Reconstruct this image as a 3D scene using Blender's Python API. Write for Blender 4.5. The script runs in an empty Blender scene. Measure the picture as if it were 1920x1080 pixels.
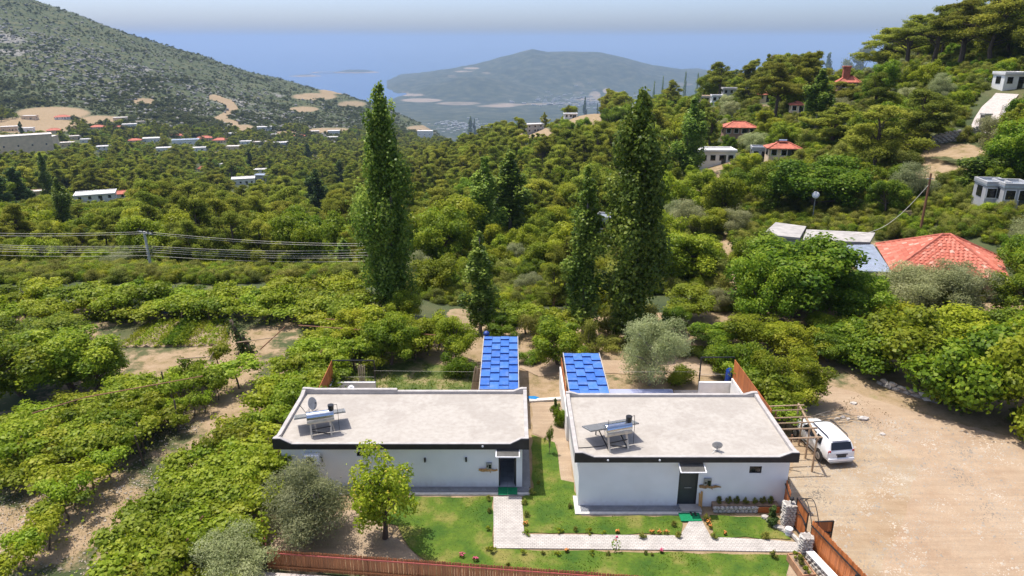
import bpy, bmesh, math, random
import numpy as np
from mathutils import Vector, Matrix, Euler
random.seed(7)
rng = np.random.default_rng(11)
D = bpy.data
sc = bpy.context.scene
COL = sc.collection

# ------------------------------------------------------------ camera, sky, sun, exposure
F = 1350.0; HC = 23.5; TH = math.atan(468 / F); CT, ST = math.cos(TH), math.sin(TH)
cd = D.cameras.new('camera'); cam = D.objects.new('camera', cd); COL.objects.link(cam)
cam.location = (0, 0, HC); cam.rotation_euler = (math.pi / 2 - TH, 0, 0)
cd.sensor_width = 36; cd.lens = 36 * F / 1920; cd.clip_start = .5; cd.clip_end = 400000
sc.camera = cam
SUN = Vector((-.29, .15, 1)).normalized()
w = D.worlds.new('World'); sc.world = w; w.use_nodes = True
sk = w.node_tree.nodes.new('ShaderNodeTexSky'); sk.sky_type = 'NISHITA'; sk.sun_disc = False
sk.sun_elevation = math.asin(SUN.z); sk.sun_rotation = math.atan2(SUN.x, SUN.y)
sk.altitude = 600; sk.air_density = .5; sk.dust_density = 3.5; sk.ozone_density = 2.6
bg = w.node_tree.nodes['Background']; bg.inputs['Strength'].default_value = .14
w.node_tree.links.new(sk.outputs[0], bg.inputs[0])
sl = D.lights.new('sun', 'SUN'); sl.energy = 2.6; sl.angle = math.radians(.5); sl.color = (1, .95, .87)
so = D.objects.new('sun', sl); COL.objects.link(so); so.rotation_euler = SUN.to_track_quat('Z', 'Y').to_euler()
vs = sc.view_settings; vs.view_transform = 'Standard'; vs.look = 'None'; vs.exposure = 1.0; vs.gamma = 1
sc.cycles.max_bounces = 5; sc.cycles.diffuse_bounces = 3; sc.cycles.glossy_bounces = 2
sc.cycles.transmission_bounces = 3; sc.cycles.transparent_max_bounces = 6; sc.cycles.volume_bounces = 1
sc.cycles.use_denoising = True
HAZE = 0.82e-4

# ------------------------------------------------------------ maths of the place
def ray(px, py):
    u = (px - 960) / F; v = (540 - py) / F
    return u, CT + v * ST, -ST + v * CT
def slope(py):                                   # metres down per metre forward
    v = (540 - py) / F
    return -(-ST + v * CT) / (CT + v * ST)
def P(px, py, z=0.0):
    a, b, d = ray(px, py); t = (z - HC) / d
    return Vector((a * t, b * t, z))
def Yat(px, py, Y):
    a, b, d = ray(px, py); t = Y / b
    return Vector((a * t, Y, HC + d * t))
def proj(X, Y, Z):
    dz = Z - HC; dep = Y * CT - dz * ST; up = Y * ST + dz * CT
    return 960 + F * X / dep, 540 - F * up / dep

YY = lambda Y, py: (Y, HC - slope(py) * Y)
_b = [(8, 0), (55, 0)]; _f = [(8, 0), (47, 0), (66, 0)]
TAB = {
 -1.1: _f + [(76, -1.2), (120, -9), (200, -20), (400, -40), (600, -52), (800, -50), (1000, -40), (1300, 5), (1800, 90), (2400, 115), (3200, 100)],
 -.69: _f + [(76, -1.2), (120, -11), (200, -24), (400, -46), (600, -62), (750, HC - slope(258) * 750), YY(900, 210), YY(1100, 150), YY(1300, 90), YY(1550, 30), YY(1800, -25), YY(2200, -10), YY(3200, 30)],
 -.577: _f + [(76, -1.2), (120, -11), (200, -25), (400, -50), (600, -68), YY(800, 252), YY(1000, 198), YY(1250, 130), YY(1500, 75), YY(1800, 22), YY(2200, 34), YY(3200, 80)],
 -.45: _f + [(76, -1.2), (120, -11), (200, -27), (400, -54), (600, -76), YY(850, 264), YY(1050, 217), YY(1300, 165), YY(1600, 118), YY(1850, 88), YY(2300, 104), YY(3200, 150)],
 -.325: _f + [(76, -1.2), (120, -12), (200, -28), (400, -56), (600, -78), YY(850, 278), YY(1100, 238), YY(1400, 202), YY(1700, 168), YY(1950, 142), YY(2400, 160), YY(3200, 190)],
 -.2: _f + [(76, -1.2), (120, -12), (200, -27), (400, -52), (600, -76), YY(850, 286), YY(1100, 260), YY(1400, 228), YY(1700, 203), YY(2000, 183), YY(2500, 200), YY(3200, 225)],
 -.13: _b + [(72, -2), (120, -11), (200, -25), (400, -48), (600, -72), YY(850, 290), YY(1100, 270), YY(1500, 247), YY(1900, 228), YY(2300, 245), YY(3200, 262)],
 -.09: _b + [(72, -2.4), (120, -10), (200, -23), (400, -42), YY(600, 288), YY(850, 274), YY(1100, 264), YY(1500, 256), YY(1900, 255), YY(2300, 270), (3200, -440)],
 -.03: _b + [(72, -2.6), (120, -8.5), (200, -20), (350, -32), YY(520, 254), (800, -125), (1500, -280), (3200, -470)],
 .0: _b + [(72, -2.6), (110, -7), (200, -18), (300, -25.5), YY(450, 247), (700, -92), (1200, -230), (3200, -470)],
 .1: _b + [(70, -2), (110, -6), (200, -13), (300, -13.5), YY(400, 207), (600, -60), (1200, -220), (3200, -470)],
 .2: _b + [(70, -1), (120, -4), (200, -5), (260, -3), YY(320, 187), (520, -40), (1200, -220), (3200, -470)],
 .3: _b + [(72, -.5), (110, -1.8), (160, .5), (220, 3.6), YY(280, 177), (480, -20), (1200, -220), (3200, -470)],
 .45: _b + [(76, .2), (100, 2), (150, 7.8), (190, 10), YY(240, 165), (420, -5), (1200, -220), (3200, -470)],
 .6: _b + [(74, .6), (85, 4.6), (110, 10.4), (150, 18), YY(190, 92), (320, 26), (700, -60), (3200, -470)],
 .69: _b + [(66, .6), (75, 5), (95, 8.8), (115, 12), (150, 20.5), YY(185, 55), (320, 45), (700, -40), (3200, -470)],
 1.1: _b + [(60, 2), (80, 9), (115, 19), (150, 28), (200, 38), (320, 60), (700, 0), (3200, -470)],
}
_us = np.array(sorted(TAB)); _gu = np.linspace(-1.1, 1.1, 221); _gl = np.linspace(math.log(8), math.log(3200), 240)
_t = np.array([np.interp(_gl, np.log([a for a, _ in TAB[k]]), [b for _, b in TAB[k]]) for k in sorted(TAB)])
_T = np.array([np.interp(_gu, _us, _t[:, j]) for j in range(240)]).T
_k = np.array([1, 2, 3, 2, 1]) / 9.0
def _sm(A, ax):
    Bp = np.pad(A, [(2, 2) if i == ax else (0, 0) for i in range(2)], mode='edge')
    return sum(_k[i] * np.take(Bp, range(i, i + A.shape[ax]), axis=ax) for i in range(5))
_S = _T
for _i in range(2): _S = _sm(_sm(_S, 0), 0)
_S = _sm(_S, 1)
_wf = np.clip((np.exp(_gl) - 53) / 12, 0, 1)[None, :]
_T = _T * (1 - _wf) + _S * _wf

def vnoise(x, y, seed=0):                       # value noise, vectorised
    xi = np.floor(x).astype(np.int64); yi = np.floor(y).astype(np.int64); fx = x - xi; fy = y - yi
    fx = fx * fx * (3 - 2 * fx); fy = fy * fy * (3 - 2 * fy)
    def h(a, b):
        n = (a * 374761393 + b * 668265263 + seed * 1442695041) & 0x7fffffff
        n = ((n ^ (n >> 13)) * 1274126177) & 0x7fffffff
        return ((n ^ (n >> 16)) & 0xffff) / 65535.0
    return (h(xi, yi) * (1 - fx) + h(xi + 1, yi) * fx) * (1 - fy) + (h(xi, yi + 1) * (1 - fx) + h(xi + 1, yi + 1) * fx) * fy
def fbm(x, y, oct=4, seed=0):
    s = 0; a = .5
    for i in range(oct): s = s + a * (vnoise(x * 2 ** i, y * 2 ** i, seed + i) - .5); a *= .5
    return s
def terr(X, Y):
    X = np.asarray(X, float); Y = np.maximum(np.asarray(Y, float), 8.01)
    u = np.clip(X / Y, -1.099, 1.099); fu = (u + 1.1) / 2.2 * 220; fl = np.clip((np.log(Y) - _gl[0]) / (_gl[-1] - _gl[0]) * 239, 0, 238.99)
    iu = np.minimum(fu.astype(int), 219); il = fl.astype(int); a = fu - iu; b = fl - il
    z = (_T[iu, il] * (1 - a) + _T[iu + 1, il] * a) * (1 - b) + (_T[iu, il + 1] * (1 - a) + _T[iu + 1, il + 1] * a) * b
    k = np.clip((Y - 80) / 200, 0, 1); k2 = np.clip((Y - 750) / 500, 0, 1)
    z = z + k * 5 * fbm(X / 45, Y / 45, 3, 3) + k2 * (34 * fbm(X / 160, Y / 160, 4, 9) + 9 * np.abs(fbm(X / 30, Y / 30, 3, 5)))
    return z
def tz(x, y): return float(terr(np.array([x]), np.array([y]))[0])
_ys = np.exp(np.linspace(math.log(15), math.log(3100), 2500))
def G(px, py):                                  # where a line of sight meets the ground
    a, b, d = ray(px, py); X = _ys * a / b; Z = HC + _ys * d / b; T = terr(X, _ys)
    i = np.argmax(Z <= T) if (Z <= T).any() else len(_ys) - 1
    return Vector((X[i], _ys[i], T[i]))

# ------------------------------------------------------------ object helpers
def link(o, parent=None):
    COL.objects.link(o)
    if parent: o.parent = parent
    return o
def tag(o, label=None, cat=None, group=None, kind=None):
    if label: o['label'] = label
    if cat: o['category'] = cat
    if group: o['group'] = group
    if kind: o['kind'] = kind
    return o
def thing(name, label, cat, loc=(0, 0, 0), rz=0, group=None):
    o = link(D.objects.new(name, None)); o.location = loc; o.rotation_euler = (0, 0, rz); o.empty_display_size = .2
    return tag(o, label, cat, group)
class MB:
    def __init__(s): s.v = []; s.f = []
    def add(s, v, f):
        n = len(s.v); s.v += [tuple(p) for p in v]; s.f += [tuple(i + n for i in q) for q in f]; return s
    def box(s, x0, x1, y0, y1, z0, z1):
        return s.add([(x0, y0, z0), (x1, y0, z0), (x1, y1, z0), (x0, y1, z0), (x0, y0, z1), (x1, y0, z1), (x1, y1, z1), (x0, y1, z1)],
                     [(0, 3, 2, 1), (4, 5, 6, 7), (0, 1, 5, 4), (1, 2, 6, 5), (2, 3, 7, 6), (3, 0, 4, 7)])
    def bar(s, p, q, wd, h=None, up=(0, 0, 1)):
        p, q = Vector(p), Vector(q); h = h or wd; d = (q - p).normalized(); u = Vector(up)
        if abs(d.dot(u)) > .95: u = Vector((1, 0, 0))
        a = d.cross(u).normalized() * wd / 2; b = a.cross(d).normalized() * h / 2
        return s.add([p - a - b, p + a - b, p + a + b, p - a + b, q - a - b, q + a - b, q + a + b, q - a + b],
                     [(0, 1, 2, 3), (7, 6, 5, 4), (0, 4, 5, 1), (1, 5, 6, 2), (2, 6, 7, 3), (3, 7, 4, 0)])
    def cyl(s, p, q, r0, r1=None, n=8, cap=True):
        r1 = r0 if r1 is None else r1; p, q = Vector(p), Vector(q); d = (q - p).normalized()
        u = Vector((0, 0, 1)) if abs(d.z) < .9 else Vector((1, 0, 0)); a = d.cross(u).normalized(); b = d.cross(a)
        v = [c + (a * math.cos(2 * math.pi * i / n) + b * math.sin(2 * math.pi * i / n)) * r for c, r in ((p, r0), (q, r1)) for i in range(n)]
        f = [(i, i + n, (i + 1) % n + n, (i + 1) % n) for i in range(n)]
        if cap: f += [tuple(range(n)), tuple(range(2 * n - 1, n - 1, -1))]
        return s.add(v, f)
    def tube(s, pts, rs, n=6):
        for i in range(len(pts) - 1): s.cyl(pts[i], pts[i + 1], rs[i], rs[i + 1], n, cap=(i in (0, len(pts) - 2)))
        return s
    def prism(s, poly, d):                      # polygon of 3-D points pushed along d
        n = len(poly); d = Vector(d); v = [Vector(p) for p in poly] + [Vector(p) + d for p in poly]
        return s.add(v, [tuple(range(n - 1, -1, -1)), tuple(range(n, 2 * n))] + [(i, (i + 1) % n, (i + 1) % n + n, i + n) for i in range(n)])
    def blob(s, c, r, seed=0, sub=1, rough=.25):
        bm = bmesh.new(); bmesh.ops.create_icosphere(bm, subdivisions=sub, radius=1); R = random.Random(seed)
        rr = r if hasattr(r, '__len__') else (r, r, r); v = []
        for q in bm.verts:
            k = 1 + R.uniform(-rough, rough); v.append((c[0] + q.co.x * rr[0] * k, c[1] + q.co.y * rr[1] * k, c[2] + q.co.z * rr[2] * k))
        bm.verts.index_update(); f = [tuple(x.index for x in q.verts) for q in bm.faces]; bm.free()
        return s.add(v, f)
    def mesh(s, name, mat, smooth=False, fix=True):
        m = D.meshes.new(name); m.from_pydata(s.v, [], s.f); m.materials.append(mat)
        if fix:
            bm = bmesh.new(); bm.from_mesh(m); bmesh.ops.recalc_face_normals(bm, faces=bm.faces); bm.to_mesh(m); bm.free()
        if smooth: m.shade_smooth()
        return m
    def obj(s, name, mat, parent=None, loc=None, smooth=False, bevel=0):
        o = link(D.objects.new(name, s.mesh(name, mat, smooth)), parent)
        if loc is not None: o.location = loc
        if bevel:
            b = o.modifiers.new('bevel', 'BEVEL'); b.width = bevel; b.segments = 2; b.limit_method = 'ANGLE'
        return o
def dup_part(o, parent, loc=(0, 0, 0), rot=None, scale=None):
    c = o.copy(); COL.objects.link(c); c.parent = parent; c.location = loc
    if rot: c.rotation_euler = rot
    if scale: c.scale = scale
    return c
def copy_tree(o, parent=None):
    c = o.copy(); COL.objects.link(c); c.parent = parent
    for ch in [x for x in KIDS.get(o.name, [])]: copy_tree(ch, c)
    return c
KIDS = {}
def remember(o):
    KIDS[o.name] = list(o.children)
    for c in o.children: remember(c)
def np_mesh(name, V, Q, mat, tint=None):
    m = D.meshes.new(name); n = len(V); k = Q.shape[1]
    m.vertices.add(n); m.vertices.foreach_set('co', np.ascontiguousarray(V, np.float32).ravel())
    m.loops.add(Q.size); m.loops.foreach_set('vertex_index', np.ascontiguousarray(Q, np.int32).ravel())
    m.polygons.add(len(Q)); m.polygons.foreach_set('loop_start', np.arange(0, Q.size, k, dtype=np.int32))
    if tint is not None:
        a = m.attributes.new('tint', 'FLOAT', 'FACE'); a.data.foreach_set('value', np.ascontiguousarray(tint, np.float32))
    m.update(calc_edges=True); m.validate()
    if mat: m.materials.append(mat)
    return m

# ------------------------------------------------------------ materials
class NT:
    def __init__(s, name):
        s.m = D.materials.new(name); s.m.use_nodes = True; s.t = s.m.node_tree; s.b = s.t.nodes['Principled BSDF']; s.out = s.t.nodes['Material Output']
    def n(s, typ, **kw):
        x = s.t.nodes.new(typ)
        for k, v in kw.items():
            if k in x.inputs.keys(): x.inputs[k].default_value = v
            else: setattr(x, k, v)
        return x
    def l(s, a, b): s.t.links.new(a, b)
    def pos(s, obj=False):
        return s.n('ShaderNodeTexCoord').outputs['Object'] if obj else s.n('ShaderNodeNewGeometry').outputs['Position']
    def noise(s, scale, detail=4, vec=None, rough=.55, obj=False):
        x = s.n('ShaderNodeTexNoise', Scale=scale, Detail=detail, Roughness=rough); s.l(vec or s.pos(obj), x.inputs['Vector']); return x.outputs['Fac']
    def ramp(s, fac, stops):
        r = s.n('ShaderNodeValToRGB'); e = r.color_ramp.elements
        while len(e) < len(stops): e.new(.5)
        for i, (p, c) in enumerate(stops):
            e[i].position = p; e[i].color = (*c, 1) if hasattr(c, '__len__') else (c, c, c, 1)
        s.l(fac, r.inputs['Fac']); return r.outputs['Color']
    def mix(s, fac, a, b, mode='MIX'):
        x = s.n('ShaderNodeMix', data_type='RGBA', blend_type=mode)
        for k, v in ((0, fac), (6, a), (7, b)):
            if hasattr(v, 'links') or hasattr(v, 'is_linked'): s.l(v, x.inputs[k])
            else: x.inputs[k].default_value = (*v, 1) if hasattr(v, '__len__') else v
        return x.outputs[2]
    def math(s, op, a, b=0):
        x = s.n('ShaderNodeMath', operation=op)
        for i, v in enumerate((a, b)):
            if hasattr(v, 'is_linked'): s.l(v, x.inputs[i])
            else: x.inputs[i].default_value = v
        return x.outputs[0]
    def attr(s, name, sock='Fac'):
        x = s.n('ShaderNodeAttribute'); x.attribute_name = name; return x.outputs[sock]
    def col(s, c):
        if hasattr(c, 'is_linked'): s.l(c, s.b.inputs['Base Color'])
        else: s.b.inputs['Base Color'].default_value = (*c, 1)
    def bump(s, h, dist=.02, strength=.6):
        x = s.n('ShaderNodeBump', Strength=strength, Distance=dist); s.l(h, x.inputs['Height']); s.l(x.outputs[0], s.b.inputs['Normal'])
def plain(name, c, rough=.6, var=.12, scale=3, metal=0, bump=0, c2=None, obj=True):
    t = NT(name); t.b.inputs['Roughness'].default_value = rough; t.b.inputs['Metallic'].default_value = metal
    nz = t.noise(scale, 5, obj=obj)
    lo = c2 or tuple(x * (1 - var * 2) for x in c); hi = tuple(min(1, x * (1 + var)) for x in c)
    t.col(t.ramp(nz, [(.3, lo), (.7, hi)]))
    if bump: t.bump(nz, bump)
    return t.m
def wood(name, c, var=.35, rough=.6):
    t = NT(name); t.b.inputs['Roughness'].default_value = rough
    mp = t.n('ShaderNodeMapping'); mp.inputs['Scale'].default_value = (14, 14, 1.3); t.l(t.pos(True), mp.inputs['Vector'])
    nz = t.noise(2.5, 5, mp.outputs[0]); r = t.n('ShaderNodeObjectInfo').outputs['Random']
    base = t.ramp(nz, [(.3, tuple(x * (1 - var) for x in c)), (.7, tuple(x * (1 + var * .5) for x in c))])
    v = t.ramp(r, [(0, .72), (1, 1.15)]); t.col(t.mix(1.0, base, v, 'MULTIPLY')); t.bump(nz, .004)
    return t.m
def foliage(name, dark, mid, light, rough=.55, trans=.25, hue=(.484, .520)):
    t = NT(name); b = t.b; b.inputs['Roughness'].default_value = rough; b.inputs['Specular IOR Level'].default_value = .25
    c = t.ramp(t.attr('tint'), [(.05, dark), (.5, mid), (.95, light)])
    r = t.n('ShaderNodeObjectInfo').outputs['Random']
    r2 = t.math('FRACT', t.math('MULTIPLY', r, 7.31)); h = t.n('ShaderNodeHueSaturation'); t.l(c, h.inputs['Color'])
    t.l(t.ramp(r, [(0, hue[0]), (1, hue[1])]), h.inputs['Hue']); t.l(t.math('MULTIPLY_ADD', r2, .55), h.inputs['Value'])
    h.inputs['Value'].links[0].from_node.inputs[2].default_value = .72
    t.col(h.outputs[0])
    tr = t.n('ShaderNodeBsdfTranslucent'); t.l(h.outputs[0], tr.inputs['Color'])
    mx = t.n('ShaderNodeMixShader'); mx.inputs[0].default_value = trans
    t.l(b.outputs[0], mx.inputs[1]); t.l(tr.outputs[0], mx.inputs[2]); t.l(mx.outputs[0], t.out.inputs[0])
    return t.m
M = {}
t = NT('white plaster'); t.b.inputs['Roughness'].default_value = .85; nz = t.noise(.8, 6); n2 = t.noise(5, 5); c_ = t.ramp(nz, [(.3, (.80, .795, .785)), (.7, (.87, .87, .865))])
sp = t.n('ShaderNodeSeparateXYZ'); t.l(t.pos(), sp.inputs[0]); low = t.math('ADD', sp.outputs[2], t.math('MULTIPLY', n2, .7)); c_ = t.mix(t.ramp(low, [(.35, .45), (.75, 0)]), c_, (.55, .50, .44)); t.col(c_); t.bump(n2, .003); M['plaster'] = t.m
M['stucco'] = plain('garden plaster', (.78, .77, .74), .85, .06, 1.5, bump=.004)
M['black'] = plain('black paint', (.020, .019, .022), .55, .2, 4)
M['dark'] = plain('dark metal', (.03, .03, .033), .4, .2, 6, .3)
M['glass'] = plain('dark glass', (.012, .014, .017), .08, .1, 2)
M['coping'] = plain('coping paint', (.44, .41, .385), .8, .1, 2.5, bump=.002)
M['white'] = plain('white enamel', (.82, .82, .84), .35, .03, 3)
M['steel'] = plain('galvanised steel', (.62, .66, .72), .22, .06, 3, 1.0)
M['panel_glass'] = plain('collector glass', (.20, .205, .215), .25, .08, 5)
M['cream'] = plain('cream insulation', (.72, .62, .48), .7, .1, 5)
M['greymetal'] = plain('grey metal', (.35, .36, .37), .45, .1, 4, .5)
M['green_mat'] = plain('green turf mat', (.0, .22, .085), .95, .25, 30, bump=.01)
t = NT('blue enamelled sheet'); t.b.inputs['Roughness'].default_value = .42; r_ = t.n('ShaderNodeObjectInfo').outputs['Random']
c_ = t.ramp(r_, [(0, (.042, .140, .48)), (1, (.075, .205, .58))]); nz = t.noise(2.2, 6); t.col(t.mix(t.ramp(nz, [(.48, 0), (.75, .35)]), c_, (.30, .36, .46))); M['bluesheet'] = t.m
M['bluedark'] = plain('blue sheet edge', (.015, .05, .24), .5, .1, 5)
M['bluetile'] = plain('pale blue tile', (.42, .45, .68), .3, .08, 12)
M['bluepaint'] = plain('blue barrel plastic', (.01, .06, .33), .4, .1, 4)
M['teal'] = plain('blue tarpaulin', (.0, .20, .50), .5, .1, 4)
M['fence'] = wood('stained fence board', (.33, .125, .042))
M['screen'] = wood('orange stained board', (.50, .155, .042), .18)
M['rustpipe'] = plain('red oxide pipe', (.34, .075, .06), .5, .15, 6)
M['timber'] = wood('raw timber', (.42, .29, .18))
M['rust'] = wood('rusty pole', (.28, .13, .06))
M['log'] = wood('driftwood', (.50, .27, .085))
M['bark'] = wood('bark', (.13, .092, .065), .4, .9)
M['greybark'] = wood('pale bark', (.25, .22, .18), .35, .9)
M['reed'] = wood('reed matting', (.55, .43, .29))
M['concrete'] = plain('weathered concrete', (.40, .375, .345), .9, .15, 1.2, bump=.01)
M['tin'] = plain('tin roofing', (.46, .51, .58), .35, .12, 2, .5)
M['beige'] = plain('beige render', (.80, .60, .40), .85, .08, .5)
M['housewhite'] = plain('lime white render', (.82, .81, .78), .85, .06, .5)
M['greyhouse'] = plain('grey render', (.42, .42, .42), .85, .1, .5)
M['housebrown'] = plain('brown render', (.36, .22, .15), .85, .1, .5)
M['redroof'] = plain('red clay tile', (.50, .145, .09), .8, .2, 1.6)
M['flatroof'] = plain('pale flat roof', (.66, .63, .60), .9, .1, .4)
M['whitestone'] = plain('pale field stone', (.52, .48, .43), .9, .2, 4, bump=.02)
M['stone'] = plain('field stone', (.27, .24, .205), .9, .25, 4, bump=.02)
M['darkstone'] = plain('wall mortar', (.34, .31, .28), .95, .2, 4, bump=.02)
M['tyre'] = plain('tyre rubber', (.03, .027, .025), .85, .2, 8)
M['rim'] = plain('wheel alloy', (.45, .43, .41), .35, .15, 8, .6)
M['carpaint'] = plain('white car paint', (.80, .80, .80), .18, .02, 1)
M['carpaint'].node_tree.nodes['Principled BSDF'].inputs['Coat Weight'].default_value = .6
M['redlamp'] = plain('red lamp lens', (.45, .01, .015), .2, .2, 20)
M['carglass'] = plain('car glass', (.018, .02, .024), .06, .1, 2)
M['pole'] = plain('pale pole', (.50, .49, .46), .8, .1, 3)
M['wire'] = plain('bright conductor', (.55, .52, .43), .4, .1, 3)
M['soil'] = plain('dug soil', (.30, .21, .14), .95, .2, 3, bump=.02)
M['terracotta'] = plain('planter wood', (.42, .22, .12), .8, .15, 4)
M['yellow'] = plain('ripe lemon', (.55, .44, .05), .5, .1, 4)
M['orangefl'] = plain('orange petals', (.62, .23, .04), .6, .2, 9)
M['pinkfl'] = plain('pink petals', (.62, .08, .18), .6, .2, 9)
M['hillrock'] = plain('hillside limestone', (.25, .24, .22), .95, .25, .4, obj=False)
M['gravel'] = plain('gravel', (.40, .34, .27), .9, .3, .5, obj=False)
M['white_rock'] = plain('limestone block', (.55, .50, .45), .9, .2, 3, bump=.03)
M['pebble'] = plain('kerb', (.58, .55, .51), .9, .1, 5)

t = NT('roof concrete'); t.b.inputs['Roughness'].default_value = .92     # screed with water stains
n1 = t.noise(.55, 6, rough=.6); n2 = t.noise(3.5, 5); n3 = t.noise(.22, 3)
base = t.ramp(n2, [(.3, (.37, .332, .288)), (.7, (.445, .41, .365))])
base = t.mix(t.ramp(n1, [(.5, 0), (.60, .38)]), base, (.29, .255, .22))
base = t.mix(t.ramp(n3, [(.52, 0), (.64, .32)]), base, (.35, .31, .27))
n4 = t.noise(9, 3); base = t.mix(t.ramp(n4, [(.62, 0), (.72, .45)]), base, (.24, .21, .185))
t.col(base); t.bump(n2, .006); M['roof'] = t.m

def brickmat(name, c1, c2, mort, sx, sy, msz=.012, rot=0):
    t = NT(name); t.b.inputs['Roughness'].default_value = .9
    mp = t.n('ShaderNodeMapping'); mp.inputs['Rotation'].default_value = (0, 0, rot); t.l(t.pos(), mp.inputs['Vector'])
    b = t.n('ShaderNodeTexBrick', Scale=1.0); b.inputs['Color1'].default_value = (*c1, 1); b.inputs['Color2'].default_value = (*c2, 1); b.inputs['Mortar'].default_value = (*mort, 1)
    b.inputs['Mortar Size'].default_value = msz; b.inputs['Brick Width'].default_value = sx; b.inputs['Row Height'].default_value = sy; b.inputs['Bias'].default_value = 0
    t.l(mp.outputs[0], b.inputs['Vector'])
    nz = t.noise(1.7, 5); t.col(t.mix(.35, b.outputs['Color'], t.ramp(nz, [(.3, .25), (.7, 1)]), 'MULTIPLY'))
    t.bump(t.math('SUBTRACT', 1, b.outputs['Fac']), .01); return t.m
M['paver'] = brickmat('interlocking pavers', (.58, .535, .49), (.52, .475, .43), (.32, .29, .26), .20, .115)
M['cobble'] = brickmat('grey setts', (.30, .31, .33), (.24, .25, .27), (.13, .13, .14), .14, .14, .014)
M['floortile'] = brickmat('floor tile', (.42, .44, .47), (.38, .40, .43), (.2, .2, .2), .5, .5, .006)

t = NT('lawn'); t.b.inputs['Roughness'].default_value = .95               # lawn soil and thatch
n1 = t.noise(.55, 4); n2 = t.noise(6, 5)
c = t.ramp(n1, [(.36, (.040, .100, .003)), (.52, (.090, .150, .006)), (.66, (.22, .20, .045))])
t.col(t.mix(.5, c, t.ramp(n2, [(.3, .45), (.7, 1.1)]), 'MULTIPLY')); t.bump(n2, .03); M['lawn'] = t.m

def dirtmat(name, a, b, cc, green=0):
    t = NT(name); t.b.inputs['Roughness'].default_value = .95
    n1 = t.noise(.22, 7, rough=.68); n2 = t.noise(1.3, 6, rough=.65); n3 = t.noise(14, 4)
    x = t.ramp(n1, [(.34, a), (.5, b), (.64, cc)])
    x = t.mix(t.ramp(n2, [(.48, 0), (.7, .55)]), x, tuple(q * 1.22 for q in b))
    x = t.mix(.45, x, t.ramp(n3, [(.25, .55), (.75, 1.12)]), 'MULTIPLY')
    mp = t.n('ShaderNodeMapping'); mp.inputs['Rotation'].default_value = (0, 0, .66); mp.inputs['Scale'].default_value = (.10, 1.5, 1); t.l(t.pos(), mp.inputs['Vector']); tr = t.noise(1.0, 4, mp.outputs[0]); x = t.mix(t.ramp(tr, [(.42, 0), (.54, .3), (.6, 0)]), x, tuple(q * .72 for q in a))
    if green: x = t.mix(t.ramp(n2, [(.30, .5), (.40, 0)]), x, (.16, .15, .06))
    t.col(x); t.bump(t.math('ADD', n3, n2), .035); return t.m
M['dirt'] = dirtmat('packed dirt', (.33, .22, .125), (.38, .282, .178), (.44, .372, .275))
M['road'] = dirtmat('dirt road', (.35, .235, .145), (.40, .29, .19), (.42, .315, .215))
M['garden'] = dirtmat('garden soil', (.30, .21, .135), (.38, .28, .185), (.42, .32, .225))
M['drive'] = brickmat('pale paved drive', (.60, .53, .48), (.56, .49, .45), (.42, .37, .33), .5, .3, .012)

t = NT('ground'); t.b.inputs['Roughness'].default_value = 1                # soil, dry grass and scrub by the cover masks
sep = t.n('ShaderNodeSeparateColor'); t.l(t.attr('cover', 'Color'), sep.inputs[0])
near = t.noise(.9, 6, rough=.65); fine = t.noise(9, 4); far = t.noise(.06, 6, rough=.65); big = t.noise(.012, 5)
scrub = t.ramp(far, [(.35, (.036, .054, .016)), (.5, (.062, .080, .024)), (.68, (.125, .115, .045))])
bare = t.ramp(near, [(.32, (.19, .15, .055)), (.46, (.31, .22, .12)), (.66, (.39, .28, .175))])
lush = t.ramp(near, [(.36, (.05, .085, .012)), (.5, (.12, .145, .028)), (.62, (.27, .22, .10))])
rock = t.ramp(t.noise(.22, 6, rough=.7), [(.35, (.11, .11, .09)), (.5, (.21, .20, .175)), (.66, (.33, .305, .27))])
e = t.math('MULTIPLY_ADD', near, .9); e.node.inputs[2].default_value = -.45
def edge(ch): return t.ramp(t.math('ADD', sep.outputs[ch], e), [(.38, 0), (.56, 1)])
rk_ = t.math('MULTIPLY', far, 1.0); x = t.mix(edge(0), scrub, bare); x = t.mix(edge(1), x, lush)
x = t.mix(t.ramp(t.math('ADD', sep.outputs[2], t.math('ADD', t.math('MULTIPLY', far, .6), t.math('MULTIPLY', t.noise(.16, 5, rough=.7), .4))), [(.98, 0), (1.1, 1)]), x, rock)
x = t.mix(.4, x, t.ramp(fine, [(.25, .5), (.75, 1.15)]), 'MULTIPLY')
t.col(x); t.bump(t.math('ADD', fine, near), .06); M['ground'] = t.m

t = NT('coast scrub'); t.b.inputs['Roughness'].default_value = 1
n1 = t.noise(.0016, 7, rough=.62); n2 = t.noise(.012, 6, rough=.65)
x = t.ramp(n2, [(.38, (.010, .022, .012)), (.5, (.028, .042, .022)), (.64, (.075, .078, .046))])
x = t.mix(t.ramp(t.math('ADD', t.math('MULTIPLY', t.attr('bare'), .62), t.math('MULTIPLY', n1, .9)), [(.80, 0), (1.0, .7)]), x, (.36, .27, .205))
t.col(x); M['coast'] = t.m
t = NT('sea'); t.b.inputs['Roughness'].default_value = .25; t.col((.018, .075, .20)); t.b.inputs['Specular IOR Level'].default_value = .35
nz = t.noise(.004, 4); t.col(t.ramp(nz, [(.3, (.014, .066, .19)), (.7, (.022, .082, .215))])); M['sea'] = t.m

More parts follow.
